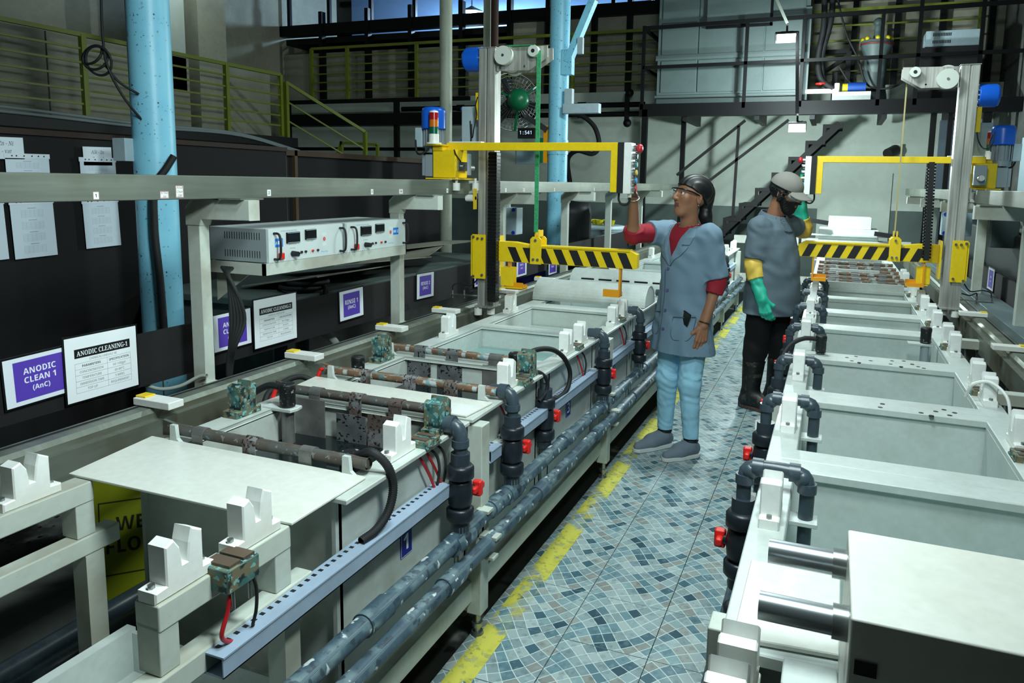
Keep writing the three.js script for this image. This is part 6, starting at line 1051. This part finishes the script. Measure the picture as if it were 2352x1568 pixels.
function fleshPart(name, geos, mat, parent) { // merged indexed nets, keeps vertex colours
  const o = origins.get(parent), g = mergeGeometries(geos); g.translate(-o[0], -o[1], -o[2]); const uv = g.attributes.uv, p = g.attributes.position; for (let i = 0; i < p.count; i++) uv.setXY(i, p.getX(i) + p.getZ(i), p.getY(i));
  const m = new THREE.Mesh(g, mat); m.name = name; m.castShadow = m.receiveShadow = true; parent.add(m); origins.set(m, o); return m;
}
const clothBump = tex(256, (u, v) => 0.5 + 0.3 * Math.sin(u * 2 * PI * 64) * Math.sin(v * 2 * PI * 64) + 0.4 * (fbm(u, v, 16, 3, 301) - 0.5), 6, false);
const cloth = (c, r = 0.85) => std(c, r, 0, { bumpMap: clothBump, bumpScale: 0.0006 });
const skinMat = std(0xffffff, 0.55, 0, { vertexColors: true });
const lin = (h) => { const c = new THREE.Color(h); return [c.r, c.g, c.b]; };
function eyes(parent, c, R, U, F, k = 1) {
  for (const s of [-1, 1]) { const e = add(add(add(c, R, s * 0.0305 * k), U, 0.0095 * k), F, 0.0715 * k); const look = unit(add(F, U, 0.1)); const b = new THREE.SphereGeometry(0.0115 * k, 16, 12); b.translate(...e); const m = part('eye', b, std(0xd9d6cf, 0.25), parent); const i = new THREE.SphereGeometry(0.0062 * k, 12, 10); i.translate(...add(e, look, 0.0064 * k)); part('iris', i, std(0x120b08, 0.15), m); }
}
function brows(parent, c, R, U, F, k = 1) { for (const s of [-1, 1]) { const q = (x, y, z) => add(add(add(c, R, s * x * k), U, y * k), F, z * k); const cv = new THREE.CatmullRomCurve3([q(0.012, 0.030, 0.0895), q(0.028, 0.036, 0.083), q(0.046, 0.030, 0.069)].map((a) => new THREE.Vector3(...a))); part('eyebrow', new THREE.TubeGeometry(cv, 12, 0.0028 * k, 6), std(0x0d0a09, 0.9), parent); } }

// ---- the woman
{
  const f = unit([-0.55, 0, 0.83]), r = unit([-0.83, 0, -0.55]), c = W3(-0.745, 0, 4.1);   // forward, her right, body axis
  const person = thing('person', 'woman in a grey-blue coat with red sleeves, hand raised to the left control panel', 'person', [-0.745, 0, 4.1]);
  const shR = W3(-0.872, 1.275, 4.185), elR = W3(-1.028, 1.268, 3.975), wrR = W3(-1.0, 1.485, 3.845), shL = W3(-0.618, 1.275, 4.015), elL = W3(-0.565, 1.03, 4.025), wrL = W3(-0.617, 0.79, 3.97);
  const hipR = W3(-0.815, 0.80, 4.15), hipL = W3(-0.675, 0.80, 4.06), knR = W3(-0.832, 0.44, 4.105), knL = W3(-0.69, 0.44, 4.03), anR = W3(-0.848, 0.085, 4.18), anL = W3(-0.675, 0.085, 4.075);
  const hc = W3(-0.735, 1.478, 4.075), F = unit([-0.72, 0.17, 0.66]), R = unit(cross([0, 1, 0], F)), U = cross(F, R), neck = W3(-0.742, 1.31, 4.10);
  const skin = lin(0x94674c), lip = lin(0x66393a), dark = lin(0x3a2318);
  // body: one surface; head and hands get finer grids
  const bodyCaps = [[W3(-0.742, 1.22, 4.10), neck, 0.06, 0.048], [shR, shL, 0.045, 0.045], [W3(-0.745, 1.15, 4.1), W3(-0.745, 0.9, 4.1), 0.075, 0.085], [hipR, hipL, 0.08, 0.08], [shR, elR, 0.043, 0.036], [elR, wrR, 0.036, 0.0235], [shL, elL, 0.043, 0.036], [elL, wrL, 0.035, 0.0235], [hipR, knR, 0.072, 0.042], [knR, anR, 0.042, 0.03], [hipL, knL, 0.072, 0.042], [knL, anL, 0.042, 0.03]];
  const [blo, bhi] = boxOf([].concat(...bodyCaps.map((q) => [q[0], q[1]])), 0.1);
  const hs = headSDF(hc, R, U, F, 1.0), headF = (p) => smin(hs(p), rc(p, add(hc, U, -0.05), neck, 0.046, 0.052), 0.02);
  const fR = unit([0.10, 0.97, 0.28]), nR = unit(cross(cross(fR, [-1, 0, 0.25]), fR)), tR = unit(cross(fR, nR));
  const fL = unit([-0.12, -0.98, 0.12]), nL = unit(cross(cross(fL, [-0.55, 0, -0.83]), fL)), tL = unit(cross(nL, fL));
  const hR = handCaps(wrR, fR, nR, tR, { size: 0.98, curl: [0.18, 0.34, 0.42, 0.5], thumb: 0.6 }), hL = handCaps(wrL, fL, nL, tL, { size: 0.98, curl: [0.32, 0.36, 0.4, 0.42], thumb: 0.5 });
  const tint = (p) => { const q = sub(p, hc), x = Math.abs(dot(q, R)), y = dot(q, U), z = dot(q, F); if (z > 0.076 && x < 0.023 && y < -0.0445 && y > -0.066) return lip; return skin; };
  const bodyG = nets(chain(bodyCaps, 0.05), blo, bhi, 0.011), headG = nets(headF, ...boxOf([hc, neck], 0.125), 0.0032), rg = handMesh(hR, [[elR, wrR, 0.036, 0.0235]]), lg = handMesh(hL, [[elL, wrL, 0.035, 0.0235]]);
  const body = fleshPart('body', [bodyG, headG, rg, lg].map((g) => paintVerts(g, tint)), skinMat, person);
  eyes(body, hc, R, U, F); brows(body, hc, R, U, F);
  // hair: cap over the skull, parted, drawn back into a tail
  const hairF = (p) => {
    const q = sub(p, hc), x = dot(q, R), y = dot(q, U), z = dot(q, F), ax = Math.abs(x);
    let d = ell([x, y, z], [0, 0.034, -0.022], [0.086, 0.096, 0.112]); const line = z - 0.10 + Math.max(0, 0.066 - y) * 1.7 + ax * 0.30; // hairline from the forehead back to the ear
    d = Math.max(d, line * 0.75, -(y + 0.062 + (z + 0.1) * 0.1)); d += 0.0016 * Math.sin(x * 260 + z * 60 + y * 40);
    const t0 = add(add(hc, F, -0.098), U, -0.005), t1 = add(add(add(hc, F, -0.10), U, -0.085), R, 0.02), t2 = W3(-0.645, 1.30, 4.145), t3 = W3(-0.61, 1.19, 4.16);
    d = smin(d, rc(p, t0, t1, 0.036, 0.034), 0.03); d = smin(d, rc(p, t1, t2, 0.034, 0.03), 0.02); return smin(d, rc(p, t2, t3, 0.03, 0.012), 0.02);
  };
  fleshPart('hair', [nets(hairF, ...boxOf([hc, W3(-0.61, 1.19, 4.16)], 0.135), 0.0045)], std(0x0a0b0d, 0.48), person);
  { // earring and bindi
    const e = new THREE.SphereGeometry(0.004, 8, 6); e.translate(...add(add(add(hc, R, -0.08), U, -0.04), F, -0.005)); part('earring', e, std(0xcfc9b4, 0.2, 0.8), person);
    const e2 = new THREE.SphereGeometry(0.004, 8, 6); e2.translate(...add(add(add(hc, R, 0.08), U, -0.04), F, -0.005)); part('earring', e2, std(0xcfc9b4, 0.2, 0.8), person);
    const b = new THREE.SphereGeometry(0.003, 8, 6); b.translate(...add(add(hc, U, 0.036), F, 0.0885)); part('forehead_dot', b, std(0x9c1f1a, 0.5), person); }
  { // safety glasses: dark brow bar and arms, clear lens
    const g = thing('safety_glasses', 'clear safety glasses with a black top bar on the woman\'s face', 'glasses', [hc[0], hc[1], -hc[2]]);
    const q = (a, b, e) => new THREE.Vector3(...add(add(add(hc, R, a), U, b), F, e));
    const bar1 = new THREE.CatmullRomCurve3([q(-0.079, 0.012, 0.0), q(-0.078, 0.022, 0.045), q(-0.064, 0.028, 0.085), q(-0.03, 0.031, 0.108), q(0, 0.031, 0.113), q(0.03, 0.031, 0.108), q(0.064, 0.028, 0.085), q(0.078, 0.022, 0.045), q(0.079, 0.012, 0.0)]);
    part('frame_bar', new THREE.TubeGeometry(bar1, 60, 0.0042, 6), M.blackGloss, g);
    const pos = [], idx = []; for (let i = 0; i <= 16; i++) { const a = -0.075 + 0.15 * i / 16, z = 0.112 - 5.2 * a * a, h = 0.030 - 0.012 * Math.exp(-Math.pow(a / 0.012, 2)); for (const y of [0.029, 0.029 - h * 0.55, 0.029 - h * 1.5]) { const v = q(a, y, z - (0.029 - y) * 0.12); pos.push(v.x, v.y, v.z); } }
    for (let i = 0; i < 16; i++) for (let j = 0; j < 2; j++) { const a = i * 3 + j; idx.push(a, a + 3, a + 1, a + 1, a + 3, a + 4); }
    const L = new THREE.BufferGeometry(); L.setAttribute('position', new THREE.Float32BufferAttribute(pos, 3)); L.setIndex(idx); L.computeVertexNormals(); part('lens', L, M.glass, g);
  }
  // red kurta: neckline and long sleeves showing past the coat
  const redM = cloth(0x8e1024, 0.8), coatM = cloth(0x6b8496, 0.82);
  const kurtaT = ellTorso(c, r, f, [[1.355, 0.062, 0.058, -0.005], [1.32, 0.095, 0.068, -0.005], [1.25, 0.155, 0.09, 0.0], [1.0, 0.15, 0.105, 0], [0.9, 0.15, 0.105, 0]]);
  const cutR = add(elR, unit(sub(wrR, elR)), 0.035), cutL = add(elL, unit(sub(wrL, elL)), 0.07);
  const sleeve = (p, a, b, e, ra, rb) => { const d1 = rc(p, a, b, ra, rb); return d1 + 0.004 * fold3(p, 34); };
  const redF = (p) => { let d = kurtaT(p); d = Math.max(d, -(Math.hypot(p[0] - neck[0], (p[1] - 1.40) * 0.8, p[2] - neck[2]) - 0.093)); const q = smin(sleeve(p, shR, elR, 0, 0.056, 0.052), Math.max(sleeve(p, elR, wrR, 0, 0.052, 0.044), dot(sub(p, cutR), unit(sub(wrR, elR)))), 0.02), s = smin(rc(p, shL, elL, 0.055, 0.05), Math.max(sleeve(p, elL, wrL, 0, 0.05, 0.045), dot(sub(p, cutL), unit(sub(wrL, elL)))), 0.02); return Math.min(d, q, s); };
  fleshPart('red_kurta', [nets(redF, ...boxOf([shR, elR, cutR, shL, elL, cutL, c.map((v, i) => (i === 1 ? 1.36 : v))], 0.1), 0.0065)], redM, person);
  // work coat with short sleeves and an open collar
  const coatRows = [[1.335, 0.07, 0.062, -0.01], [1.31, 0.118, 0.076, -0.008], [1.265, 0.168, 0.098, 0], [1.18, 0.172, 0.118, 0.004], [1.08, 0.165, 0.122, 0.004], [0.95, 0.162, 0.122, 0.002], [0.83, 0.172, 0.13, 0.004], [0.72, 0.19, 0.142, 0.006], [0.615, 0.202, 0.15, 0.008]];
  const coatT = ellTorso(c, r, f, coatRows, 0.006), midR = add(shR, sub(elR, shR), 0.56), midL = add(shL, sub(elL, shL), 0.93);
  const ab = (p) => { const q = [p[0] - c[0], 0, p[2] - c[2]]; return [dot(q, r), dot(q, f)]; };
  const vee = (p) => { const [a, b] = ab(p); return Math.max(Math.abs(a - 0.012) - Math.max(0, (p[1] - 1.09)) * 0.36, 0.01 - b, 1.09 - p[1]); };
  const coatF = (p) => { let d = coatT(p); const sr = Math.max(sleeve(p, shR, elR, 0, 0.07, 0.066), dot(sub(p, midR), unit(sub(elR, shR)))), sl = Math.max(sleeve(p, shL, elL, 0, 0.07, 0.066), dot(sub(p, midL), unit(sub(elL, shL)))); d = smin(d, sr, 0.035); d = smin(d, sl, 0.03); d = Math.max(d, -(Math.hypot(p[0] - neck[0], (p[1] - 1.40) * 0.75, p[2] - neck[2]) - 0.085)); return Math.max(d, -vee(p)); };
  const coat = fleshPart('work_coat', [nets(coatF, ...boxOf([c.map((v, i) => (i === 1 ? 1.34 : v)), c.map((v, i) => (i === 1 ? 0.61 : v)), midR, midL, add(c, r, 0.14), add(c, r, -0.14)], 0.11), 0.0075)], coatM, person);
  const lapel = (p) => { const [a, b] = ab(p), u = Math.abs(a - 0.012), e = Math.max(0, p[1] - 1.09) * 0.36, w = 0.062 * smooth(1.10, 1.20, p[1]) + 0.004; const notch = p[1] > 1.213 && p[1] < 1.222 && u > e + 0.03 ? 1 : 0; let d = Math.max(coatT(p) - 0.008, -(coatT(p) - 0.0015)); d = Math.max(d, e - 0.004 - u, u - e - w, 0.012 - b, 1.105 - p[1], p[1] - 1.315); return notch ? Math.max(d, 0.002) : d; };
  fleshPart('collar', [nets(lapel, ...boxOf([add(c, f, 0.08).map((v, i) => (i === 1 ? 1.12 : v)), add(c, f, 0.06).map((v, i) => (i === 1 ? 1.31 : v))], 0.13), 0.0042)], coatM, coat);
  const front = (a, y, off = 0.004) => { let b = 0.25, q; for (let i = 0; i < 60; i++) { q = add(add(c, r, a), f, b); q[1] = y; const d = coatF(q); if (d < off) break; b -= Math.max(0.001, d * 0.5); } return q; };
  for (const y of [1.085, 0.965, 0.855, 0.75]) { const q = front(0.02, y, 0.0045); const b = new THREE.CylinderGeometry(0.0085, 0.0085, 0.004, 14); b.rotateX(PI / 2); b.applyQuaternion(new THREE.Quaternion().setFromUnitVectors(new THREE.Vector3(0, 0, 1), new THREE.Vector3(...f))); b.translate(...q); part('button', b, std(0x5b4f86, 0.35), coat); }
  { const strip = []; for (let y = 1.08; y > 0.63; y -= 0.02) strip.push(front(0.045, y, 0.002)); part('front_edge', new THREE.TubeGeometry(new THREE.CatmullRomCurve3(strip.map((a) => new THREE.Vector3(...a))), 60, 0.0028, 5), cloth(0x4a5c6b), coat); }
  for (const [a0, a1] of [[-0.15, -0.035], [0.075, 0.165]]) { const pts = []; for (let k = 0; k <= 8; k++) pts.push(front(a0 + (a1 - a0) * k / 8, 0.835 - 0.012 * k / 8, 0.002)); part('pocket_edge', new THREE.TubeGeometry(new THREE.CatmullRomCurve3(pts.map((a) => new THREE.Vector3(...a))), 30, 0.003, 5), cloth(0x46586a), coat); const p2 = [[a0, 0.83], [a0 + 0.005, 0.73], [a0 + 0.02, 0.705], [a1 - 0.02, 0.70], [a1 - 0.003, 0.73], [a1, 0.82]].map(([a, y]) => new THREE.Vector3(...front(a, y, 0.0015))); part('pocket_seam', new THREE.TubeGeometry(new THREE.CatmullRomCurve3(p2, false, 'catmullrom', 0.2), 40, 0.0018, 5), cloth(0x46586a), coat); }
  { const q = front(-0.105, 0.84, 0.0), g = new RoundedBoxGeometry(0.072, 0.075, 0.009, 2, 0.004); g.rotateZ(-0.35); g.applyQuaternion(new THREE.Quaternion().setFromUnitVectors(new THREE.Vector3(0, 0, 1), new THREE.Vector3(...f))); g.translate(q[0], q[1] - 0.012, q[2]); single('mobile_phone', g, M.blackGloss, 'black phone sticking out of the woman\'s coat pocket', 'phone'); }
  // jeans, socks, shoes
  const jeanM = std(0xffffff, 0.8, 0, { map: tex(256, (u, v) => { const b = fbm(u, v, 6, 4, 311), k = 1 + (b - 0.5) * 0.2 + 0.05 * Math.sin((u + v) * 2 * PI * 48); return [0.60 * k, 0.80 * k, 0.89 * k]; }, 3), bumpMap: clothBump, bumpScale: 0.0006 });
  const leg = (p, h, k, a) => { let d = smin(rc(p, h, k, 0.09, 0.060), rc(p, k, a, 0.060, 0.043), 0.03); const wr = Math.exp(-Math.pow((p[1] - 0.44) / 0.085, 2)); d += 0.004 * wr * Math.sin(p[1] * 130 + 4 * Math.sin(p[0] * 26 + p[2] * 18)) * (0.6 + 0.4 * Math.sin(p[1] * 41)) + 0.0016 * fold3(p, 60); return Math.max(d, 0.118 - p[1]); };
  const jeanF = (p) => smin(leg(p, hipR, knR, anR), Math.min(leg(p, hipL, knL, anL), 9), 0.02);
  fleshPart('jeans', [nets(jeanF, ...boxOf([hipR, hipL, anR, anL], 0.1), 0.0075)], jeanM, person);
  for (const [an, toe, heel] of [[anR, W3(-0.972, 0.03, 4.035), W3(-0.84, 0.03, 4.205)], [anL, W3(-0.787, 0.03, 3.965), W3(-0.663, 0.03, 4.098)]]) {
    const sock = (p) => Math.max(rc(p, add(an, [0, 0.06, 0]), an, 0.034, 0.036), 0.085 - p[1]); fleshPart('sock', [nets(sock, ...boxOf([an, add(an, [0, 0.06, 0])], 0.05), 0.005)], std(0x1c1418, 0.8), person);
    const dir = unit(sub(toe, heel)), mid = add(heel, sub(toe, heel), 0.55);
    const shoeF = (p) => { let d = smin(rc(p, add(heel, [0, 0.022, 0]), add(mid, [0, 0.012, 0]), 0.040, 0.042), rc(p, add(mid, [0, 0.012, 0]), add(toe, [0, 0.0, 0]), 0.042, 0.027), 0.02); d = smin(d, rc(p, add(add(an, [0, -0.01, 0]), dir, 0.006), add(mid, [0, 0.024, 0]), 0.043, 0.036), 0.02); return Math.max(d, 0.018 - p[1], p[1] - 0.108); };
    const shoe = fleshPart('shoe', [nets(shoeF, ...boxOf([heel, toe, an], 0.065), 0.0045)], cloth(0x6d7a86, 0.8), person);
    const soleF = (p) => { const q = [p[0], 0.03, p[2]], d = Math.min(rc(q, [heel[0], 0.03, heel[2]], [mid[0], 0.03, mid[2]], 0.042, 0.044), rc(q, [mid[0], 0.03, mid[2]], [toe[0], 0.03, toe[2]], 0.044, 0.031)); return Math.max(d, p[1] - 0.024, 0.0015 - p[1]); };
    part('sole', nets(soleF, ...boxOf([heel, toe], 0.06), 0.0045), std(0xc9cfcd, 0.6), shoe);
    const top = (p) => Math.max(rc(p, add(an, [0, -0.02, 0]), add(an, [0, 0.05, 0]), 0.046, 0.041), Math.abs(p[1] - 0.106) - 0.006); part('cuff', nets(top, ...boxOf([add(an, [0, 0.02, 0])], 0.06), 0.004), M.black, shoe);
  }
  for (const [w, e, rad, m] of [[wrR, elR, 0.0275, std(0xb9b29c, 0.3, 0.6)], [wrL, elL, 0.0275, std(0x3c3a20, 0.4, 0.4)]]) { const g = new THREE.TorusGeometry(rad + 0.002, 0.0032, 8, 26); g.applyQuaternion(new THREE.Quaternion().setFromUnitVectors(new THREE.Vector3(0, 0, 1), new THREE.Vector3(...unit(sub(w, e))))); g.translate(...add(w, sub(e, w), 0.07)); part('bangle', g, m, person); }
}
// ---- the man
{
  const f = unit([0.85, 0, 0.40]), r = unit([-0.40, 0, 0.85]), c = W3(-0.37, 0, 5.22);   // forward to the right, his right side towards the camera
  const person = thing('person', 'man in grey cap, grey coat, green gloves and black boots at the right line', 'person', [-0.37, 0, 5.22]);
  const shR = W3(-0.455, 1.275, 5.085), elR = W3(-0.475, 1.01, 5.06), wrR = W3(-0.405, 0.80, 5.015), shL = W3(-0.29, 1.285, 5.37), elL = W3(-0.195, 1.245, 5.55), wrL = W3(-0.232, 1.475, 5.49);
  const hipR = W3(-0.42, 0.80, 5.17), hipL = W3(-0.35, 0.80, 5.32), knR = W3(-0.445, 0.42, 5.18), knL = W3(-0.285, 0.43, 5.30), anR = W3(-0.465, 0.09, 5.20), anL = W3(-0.315, 0.09, 5.37);
  const hc = W3(-0.305, 1.50, 5.2), F = unit([0.86, -0.30, 0.30]), R = unit(cross([0, 1, 0], F)), U = cross(F, R), neck = W3(-0.375, 1.325, 5.225);
  const skin = lin(0x8a5d45);
  const bodyCaps = [[W3(-0.375, 1.26, 5.22), neck, 0.085, 0.06], [shR, shL, 0.06, 0.06], [W3(-0.37, 1.2, 5.22), W3(-0.37, 0.88, 5.22), 0.105, 0.105], [hipR, hipL, 0.085, 0.085], [shR, elR, 0.047, 0.04], [elR, wrR, 0.04, 0.027], [shL, elL, 0.047, 0.04], [elL, wrL, 0.04, 0.027], [hipR, knR, 0.08, 0.055], [knR, anR, 0.053, 0.036], [hipL, knL, 0.08, 0.055], [knL, anL, 0.053, 0.036]];
  const hs = headSDF(hc, R, U, F, 1.06), headF = (p) => smin(hs(p), rc(p, add(add(hc, U, -0.05), F, -0.02), neck, 0.054, 0.06), 0.02);
  const body = fleshPart('body', [nets(chain(bodyCaps, 0.05), ...boxOf([].concat(...bodyCaps.map((q) => [q[0], q[1]])), 0.11), 0.012), nets(headF, ...boxOf([hc, neck], 0.13), 0.0036)].map((g) => paintVerts(g, () => skin)), skinMat, person);
  eyes(body, hc, R, U, F, 1.06); brows(body, hc, R, U, F, 1.06);
  const local = (p) => { const q = sub(p, hc); return [dot(q, R) / 1.06, dot(q, U) / 1.06, dot(q, F) / 1.06]; };
  const beardF = (p) => { const [x, y, z] = local(p), ax = Math.abs(x); let d = hs(p) - 0.007; d = Math.max(d, (y + 0.028 - 0.55 * Math.max(0, 0.045 - z)) * 0.8, -0.012 - z, -(y + 0.125)); d = Math.max(d, 0.0 - (Math.hypot(x, (y + 0.054) * 2.0, z - 0.09) - 0.022)); return d + 0.0012 * Math.sin(x * 420 + y * 380) * Math.sin(z * 400); };
  fleshPart('beard', [nets(beardF, ...boxOf([add(hc, U, -0.06)], 0.14), 0.0036)], std(0x0b0a0a, 0.85), person);
  const hairF = (p) => { const [x, y, z] = local(p); let d = ell([x, y, z], [0, 0.03, -0.017], [0.080, 0.09, 0.101]); return Math.max(d, z - 0.022 - Math.max(0, y) * 0.3, -(y + 0.055 - z * 0.2)) + 0.001 * Math.sin(x * 300 + y * 260); };
  fleshPart('hair', [nets(hairF, ...boxOf([hc], 0.135), 0.004)], std(0x0a0a0b, 0.7), person);
  { // cap with bill
    const capM = cloth(0x7d7a74, 0.85);
    const capF = (p) => { const [x, y, z] = local(p); let d = ell([x, y, z], [0, 0.042, -0.012], [0.088, 0.092, 0.108]); d = Math.max(d, 0.034 - 0.10 * z - y); return d; };
    const cap = thing('cap', 'grey baseball cap with curved bill on the man\'s head', 'cap', [hc[0], hc[1] + 0.03, -hc[2]]); fleshPart('crown', [nets(capF, ...boxOf([add(hc, U, 0.05)], 0.135), 0.0042)], capM, cap);
    const billF = (p) => { const [x, y, z] = local(p); const s = y - (0.046 - 0.30 * (z - 0.07) - 5.5 * x * x); return Math.max(Math.abs(s) - 0.0035, Math.hypot(x / 0.082, (z - 0.075) / 0.10) * 0.08 - 0.08, 0.055 - z); };
    fleshPart('bill', [nets(billF, ...boxOf([add(add(hc, F, 0.11), U, 0.02)], 0.12), 0.0032)], capM, cap); }
  { // goggles
    const g = thing('goggles', 'clear safety goggles with a dark strap on the man\'s face', 'glasses', [hc[0], hc[1], -hc[2]]);
    const shell = (p) => { const [x, y, z] = local(p); const d = ell([x, y, z], [0, 0.002, 0.062], [0.076, 0.036, 0.055]); return Math.max(d, -(d + 0.003), 0.02 - z); };
    part('goggle_shell', nets(shell, ...boxOf([add(hc, F, 0.07)], 0.1), 0.0038), new THREE.MeshPhysicalMaterial({ color: 0xe8f2f2, roughness: 0.06, transmission: 0.85, thickness: 0 }), g);
    const strap = (p) => { const [x, y, z] = local(p); const d = ell([x, y, z], [0, 0.02, -0.012], [0.084, 0.2, 0.106]); return Math.max(d, -(d + 0.003), Math.abs(y - 0.012) - 0.011, z - 0.045); };
    part('strap', nets(strap, ...boxOf([hc], 0.13), 0.004), M.black, g); }
  const coatM = cloth(0x56656f, 0.82), yelM = std(0xffffff, 0.6, 0, { map: paintTex([0.86, 0.72, 0.30], [0.72, 0.55, 0.16], 0.6, 331, 256, 3) }), gloveM = std(0xffffff, 0.45, 0, { map: paintTex([0.16, 0.70, 0.58], [0.40, 0.80, 0.72], 0.6, 333, 256, 4) });
  const coatT = ellTorso(c, r, f, [[1.345, 0.08, 0.07, -0.015], [1.315, 0.14, 0.09, -0.012], [1.26, 0.195, 0.118, -0.008], [1.15, 0.205, 0.148, 0.0], [1.02, 0.20, 0.165, 0.01], [0.9, 0.20, 0.172, 0.012], [0.78, 0.21, 0.178, 0.012], [0.685, 0.215, 0.182, 0.012]], 0.0055);
  const midR = add(shR, sub(elR, shR), 0.80), midL = add(shL, sub(elL, shL), 0.55);
  const sleeve = (p, a, b, ra, rb, w = 0.0016) => rc(p, a, b, ra, rb) + w * 2.2 * fold3(p, 38);
  const coatF = (p) => { let d = coatT(p); d = smin(d, Math.max(sleeve(p, shR, elR, 0.077, 0.074), dot(sub(p, midR), unit(sub(elR, shR)))), 0.03); d = smin(d, Math.max(sleeve(p, shL, elL, 0.074, 0.07), dot(sub(p, midL), unit(sub(elL, shL)))), 0.03); return Math.max(d, -(Math.hypot(p[0] - neck[0] - 0.02, (p[1] - 1.42) * 0.75, p[2] - neck[2]) - 0.095)); };
  const coat = fleshPart('work_coat', [nets(coatF, ...boxOf([c.map((v, i) => (i === 1 ? 1.34 : v)), c.map((v, i) => (i === 1 ? 0.68 : v)), midR, midL, add(c, r, 0.17), add(c, r, -0.17), add(c, f, 0.1), add(c, f, -0.1)], 0.11), 0.0085)], coatM, person);
  const collar = (p) => { const q = [p[0] - neck[0], 0, p[2] - neck[2]], b = dot(q, f), R0 = Math.hypot(q[0], q[2]), t = (1.365 + b * -0.28) - p[1]; return Math.max(Math.abs(R0 - (0.083 + t * 0.5)) - 0.004, -t, t - 0.055 - 0.25 * Math.max(0, b)); };
  part('collar', nets(collar, ...boxOf([add(neck, [0, 0.0, 0])], 0.15), 0.0045), coatM, coat);
  // yellow sleeve guards and green gloves
  const fR = unit([0.30, -0.94, 0.12]), nR = unit(cross(cross(fR, [0.2, 0, -1]), fR)), tR = unit(cross(fR, nR)), hR = handCaps(wrR, fR, nR, tR, { size: 1.06, curl: [0.62, 0.7, 0.75, 0.75], thumb: 1.0, fat: 0.003 });
  const fL = unit([0.05, 0.99, 0.1]), nL = unit(cross(cross(fL, [1, 0, 0.2]), fL)), tL = unit(cross(nL, fL)), hL = handCaps(wrL, fL, nL, tL, { size: 1.04, curl: [0.12, 0.16, 0.2, 0.26], thumb: 0.5, fat: 0.0025 });
  const uR = unit(sub(wrR, elR)), uL = unit(sub(wrL, elL)), guardEndR = add(elR, uR, 0.085), guardEndL = add(elL, uL, 0.085);
  const guard = (sh, el, wr, u, end, k) => (p) => Math.max(smin(sleeve(p, sh, el, 0.064, 0.062, 0.0022), sleeve(p, el, wr, 0.062, 0.05, 0.0026), 0.02), dot(sub(p, end), u), k - dot(sub(p, sh), unit(sub(el, sh))));
  fleshPart('sleeve_guard', [nets(guard(shR, elR, wrR, uR, guardEndR, 0.14), ...boxOf([shR, elR, guardEndR], 0.08), 0.006)], yelM, person);
  fleshPart('sleeve_guard', [nets(guard(shL, elL, wrL, uL, guardEndL, 0.07), ...boxOf([shL, elL, guardEndL], 0.08), 0.006)], yelM, person);
  const glove = (caps, el, wr, u) => { const cuff = (p) => Math.max(sleeve(p, el, wr, 0.056, 0.038, 0.0022), 0.075 - dot(sub(p, el), u)), hand = chain(caps, 0.008), g = (p) => smin(cuff(p), hand(p), 0.02); return nets(g, ...boxOf([add(el, u, 0.07), ...[].concat(...caps.map((q) => [q[0], q[1]]))], 0.06), 0.004); };
  fleshPart('rubber_glove', [glove(hR, elR, wrR, uR)], gloveM, person); fleshPart('rubber_glove', [glove(hL, elL, wrL, uL)], gloveM, person);
  // trousers and rubber boots
  const leg = (p, h, k, a) => smin(rc(p, h, k, 0.098, 0.078), rc(p, k, a, 0.078, 0.062), 0.03) + 0.003 * Math.sin(p[1] * 55 + p[0] * 30);
  const trF = (p) => Math.max(smin(leg(p, hipR, knR, anR), leg(p, hipL, knL, anL), 0.02), 0.30 - p[1]);
  fleshPart('trousers', [nets(trF, ...boxOf([hipR, hipL, knR.map((v, i) => (i === 1 ? 0.3 : v)), knL.map((v, i) => (i === 1 ? 0.3 : v))], 0.11), 0.01)], cloth(0x060708, 0.9), person);
  const bootM = std(0xffffff, 0.5, 0, { map: tex(256, (u, v) => { const b = fbm(u, v, 8, 4, 341), q = fbm(u, v, 24, 3, 343); return mix3([0.05, 0.055, 0.055], [0.30, 0.30, 0.25], 0.75 * smooth(0.52, 0.72, b) + 0.5 * smooth(0.68, 0.76, q)); }, 3) });
  for (const [an, kn, dx, dd] of [[anR, knR, 0.175, -0.10], [anL, knL, 0.18, -0.085]]) {
    const heel = [an[0] - dx * 0.16, 0.045, an[2] + dd * 0.16], toe = [an[0] + dx, 0.036, an[2] - dd], top = add(an, sub(kn, an), 0.78);
    const bootF = (p) => { let d = rc(p, an, top, 0.058, 0.078); d = smin(d, rc(p, [an[0], 0.09, an[2]], heel, 0.056, 0.046), 0.03); d = smin(d, rc(p, heel, toe, 0.046, 0.038), 0.03); d = smin(d, rc(p, [an[0], 0.10, an[2]], [toe[0] * 0.6 + an[0] * 0.4, 0.055, toe[2] * 0.6 + an[2] * 0.4], 0.055, 0.045), 0.03); return Math.max(d, p[1] - top[1], 0.016 - p[1]); };
    const boot = fleshPart('rubber_boot', [nets(bootF, ...boxOf([heel, toe, top], 0.09), 0.007)], bootM, person);
    const soleF = (p) => { const q = [p[0], 0.04, p[2]]; return Math.max(rc(q, [heel[0], 0.04, heel[2]], [toe[0], 0.04, toe[2]], 0.052, 0.045) + 0.002 * Math.sin(p[0] * 300), p[1] - 0.026, 0.001 - p[1]); };
    part('boot_sole', nets(soleF, ...boxOf([heel, toe], 0.07), 0.006), std(0x4a3b36, 0.9), boot);
  }
}
renderer.render(scene, camera);
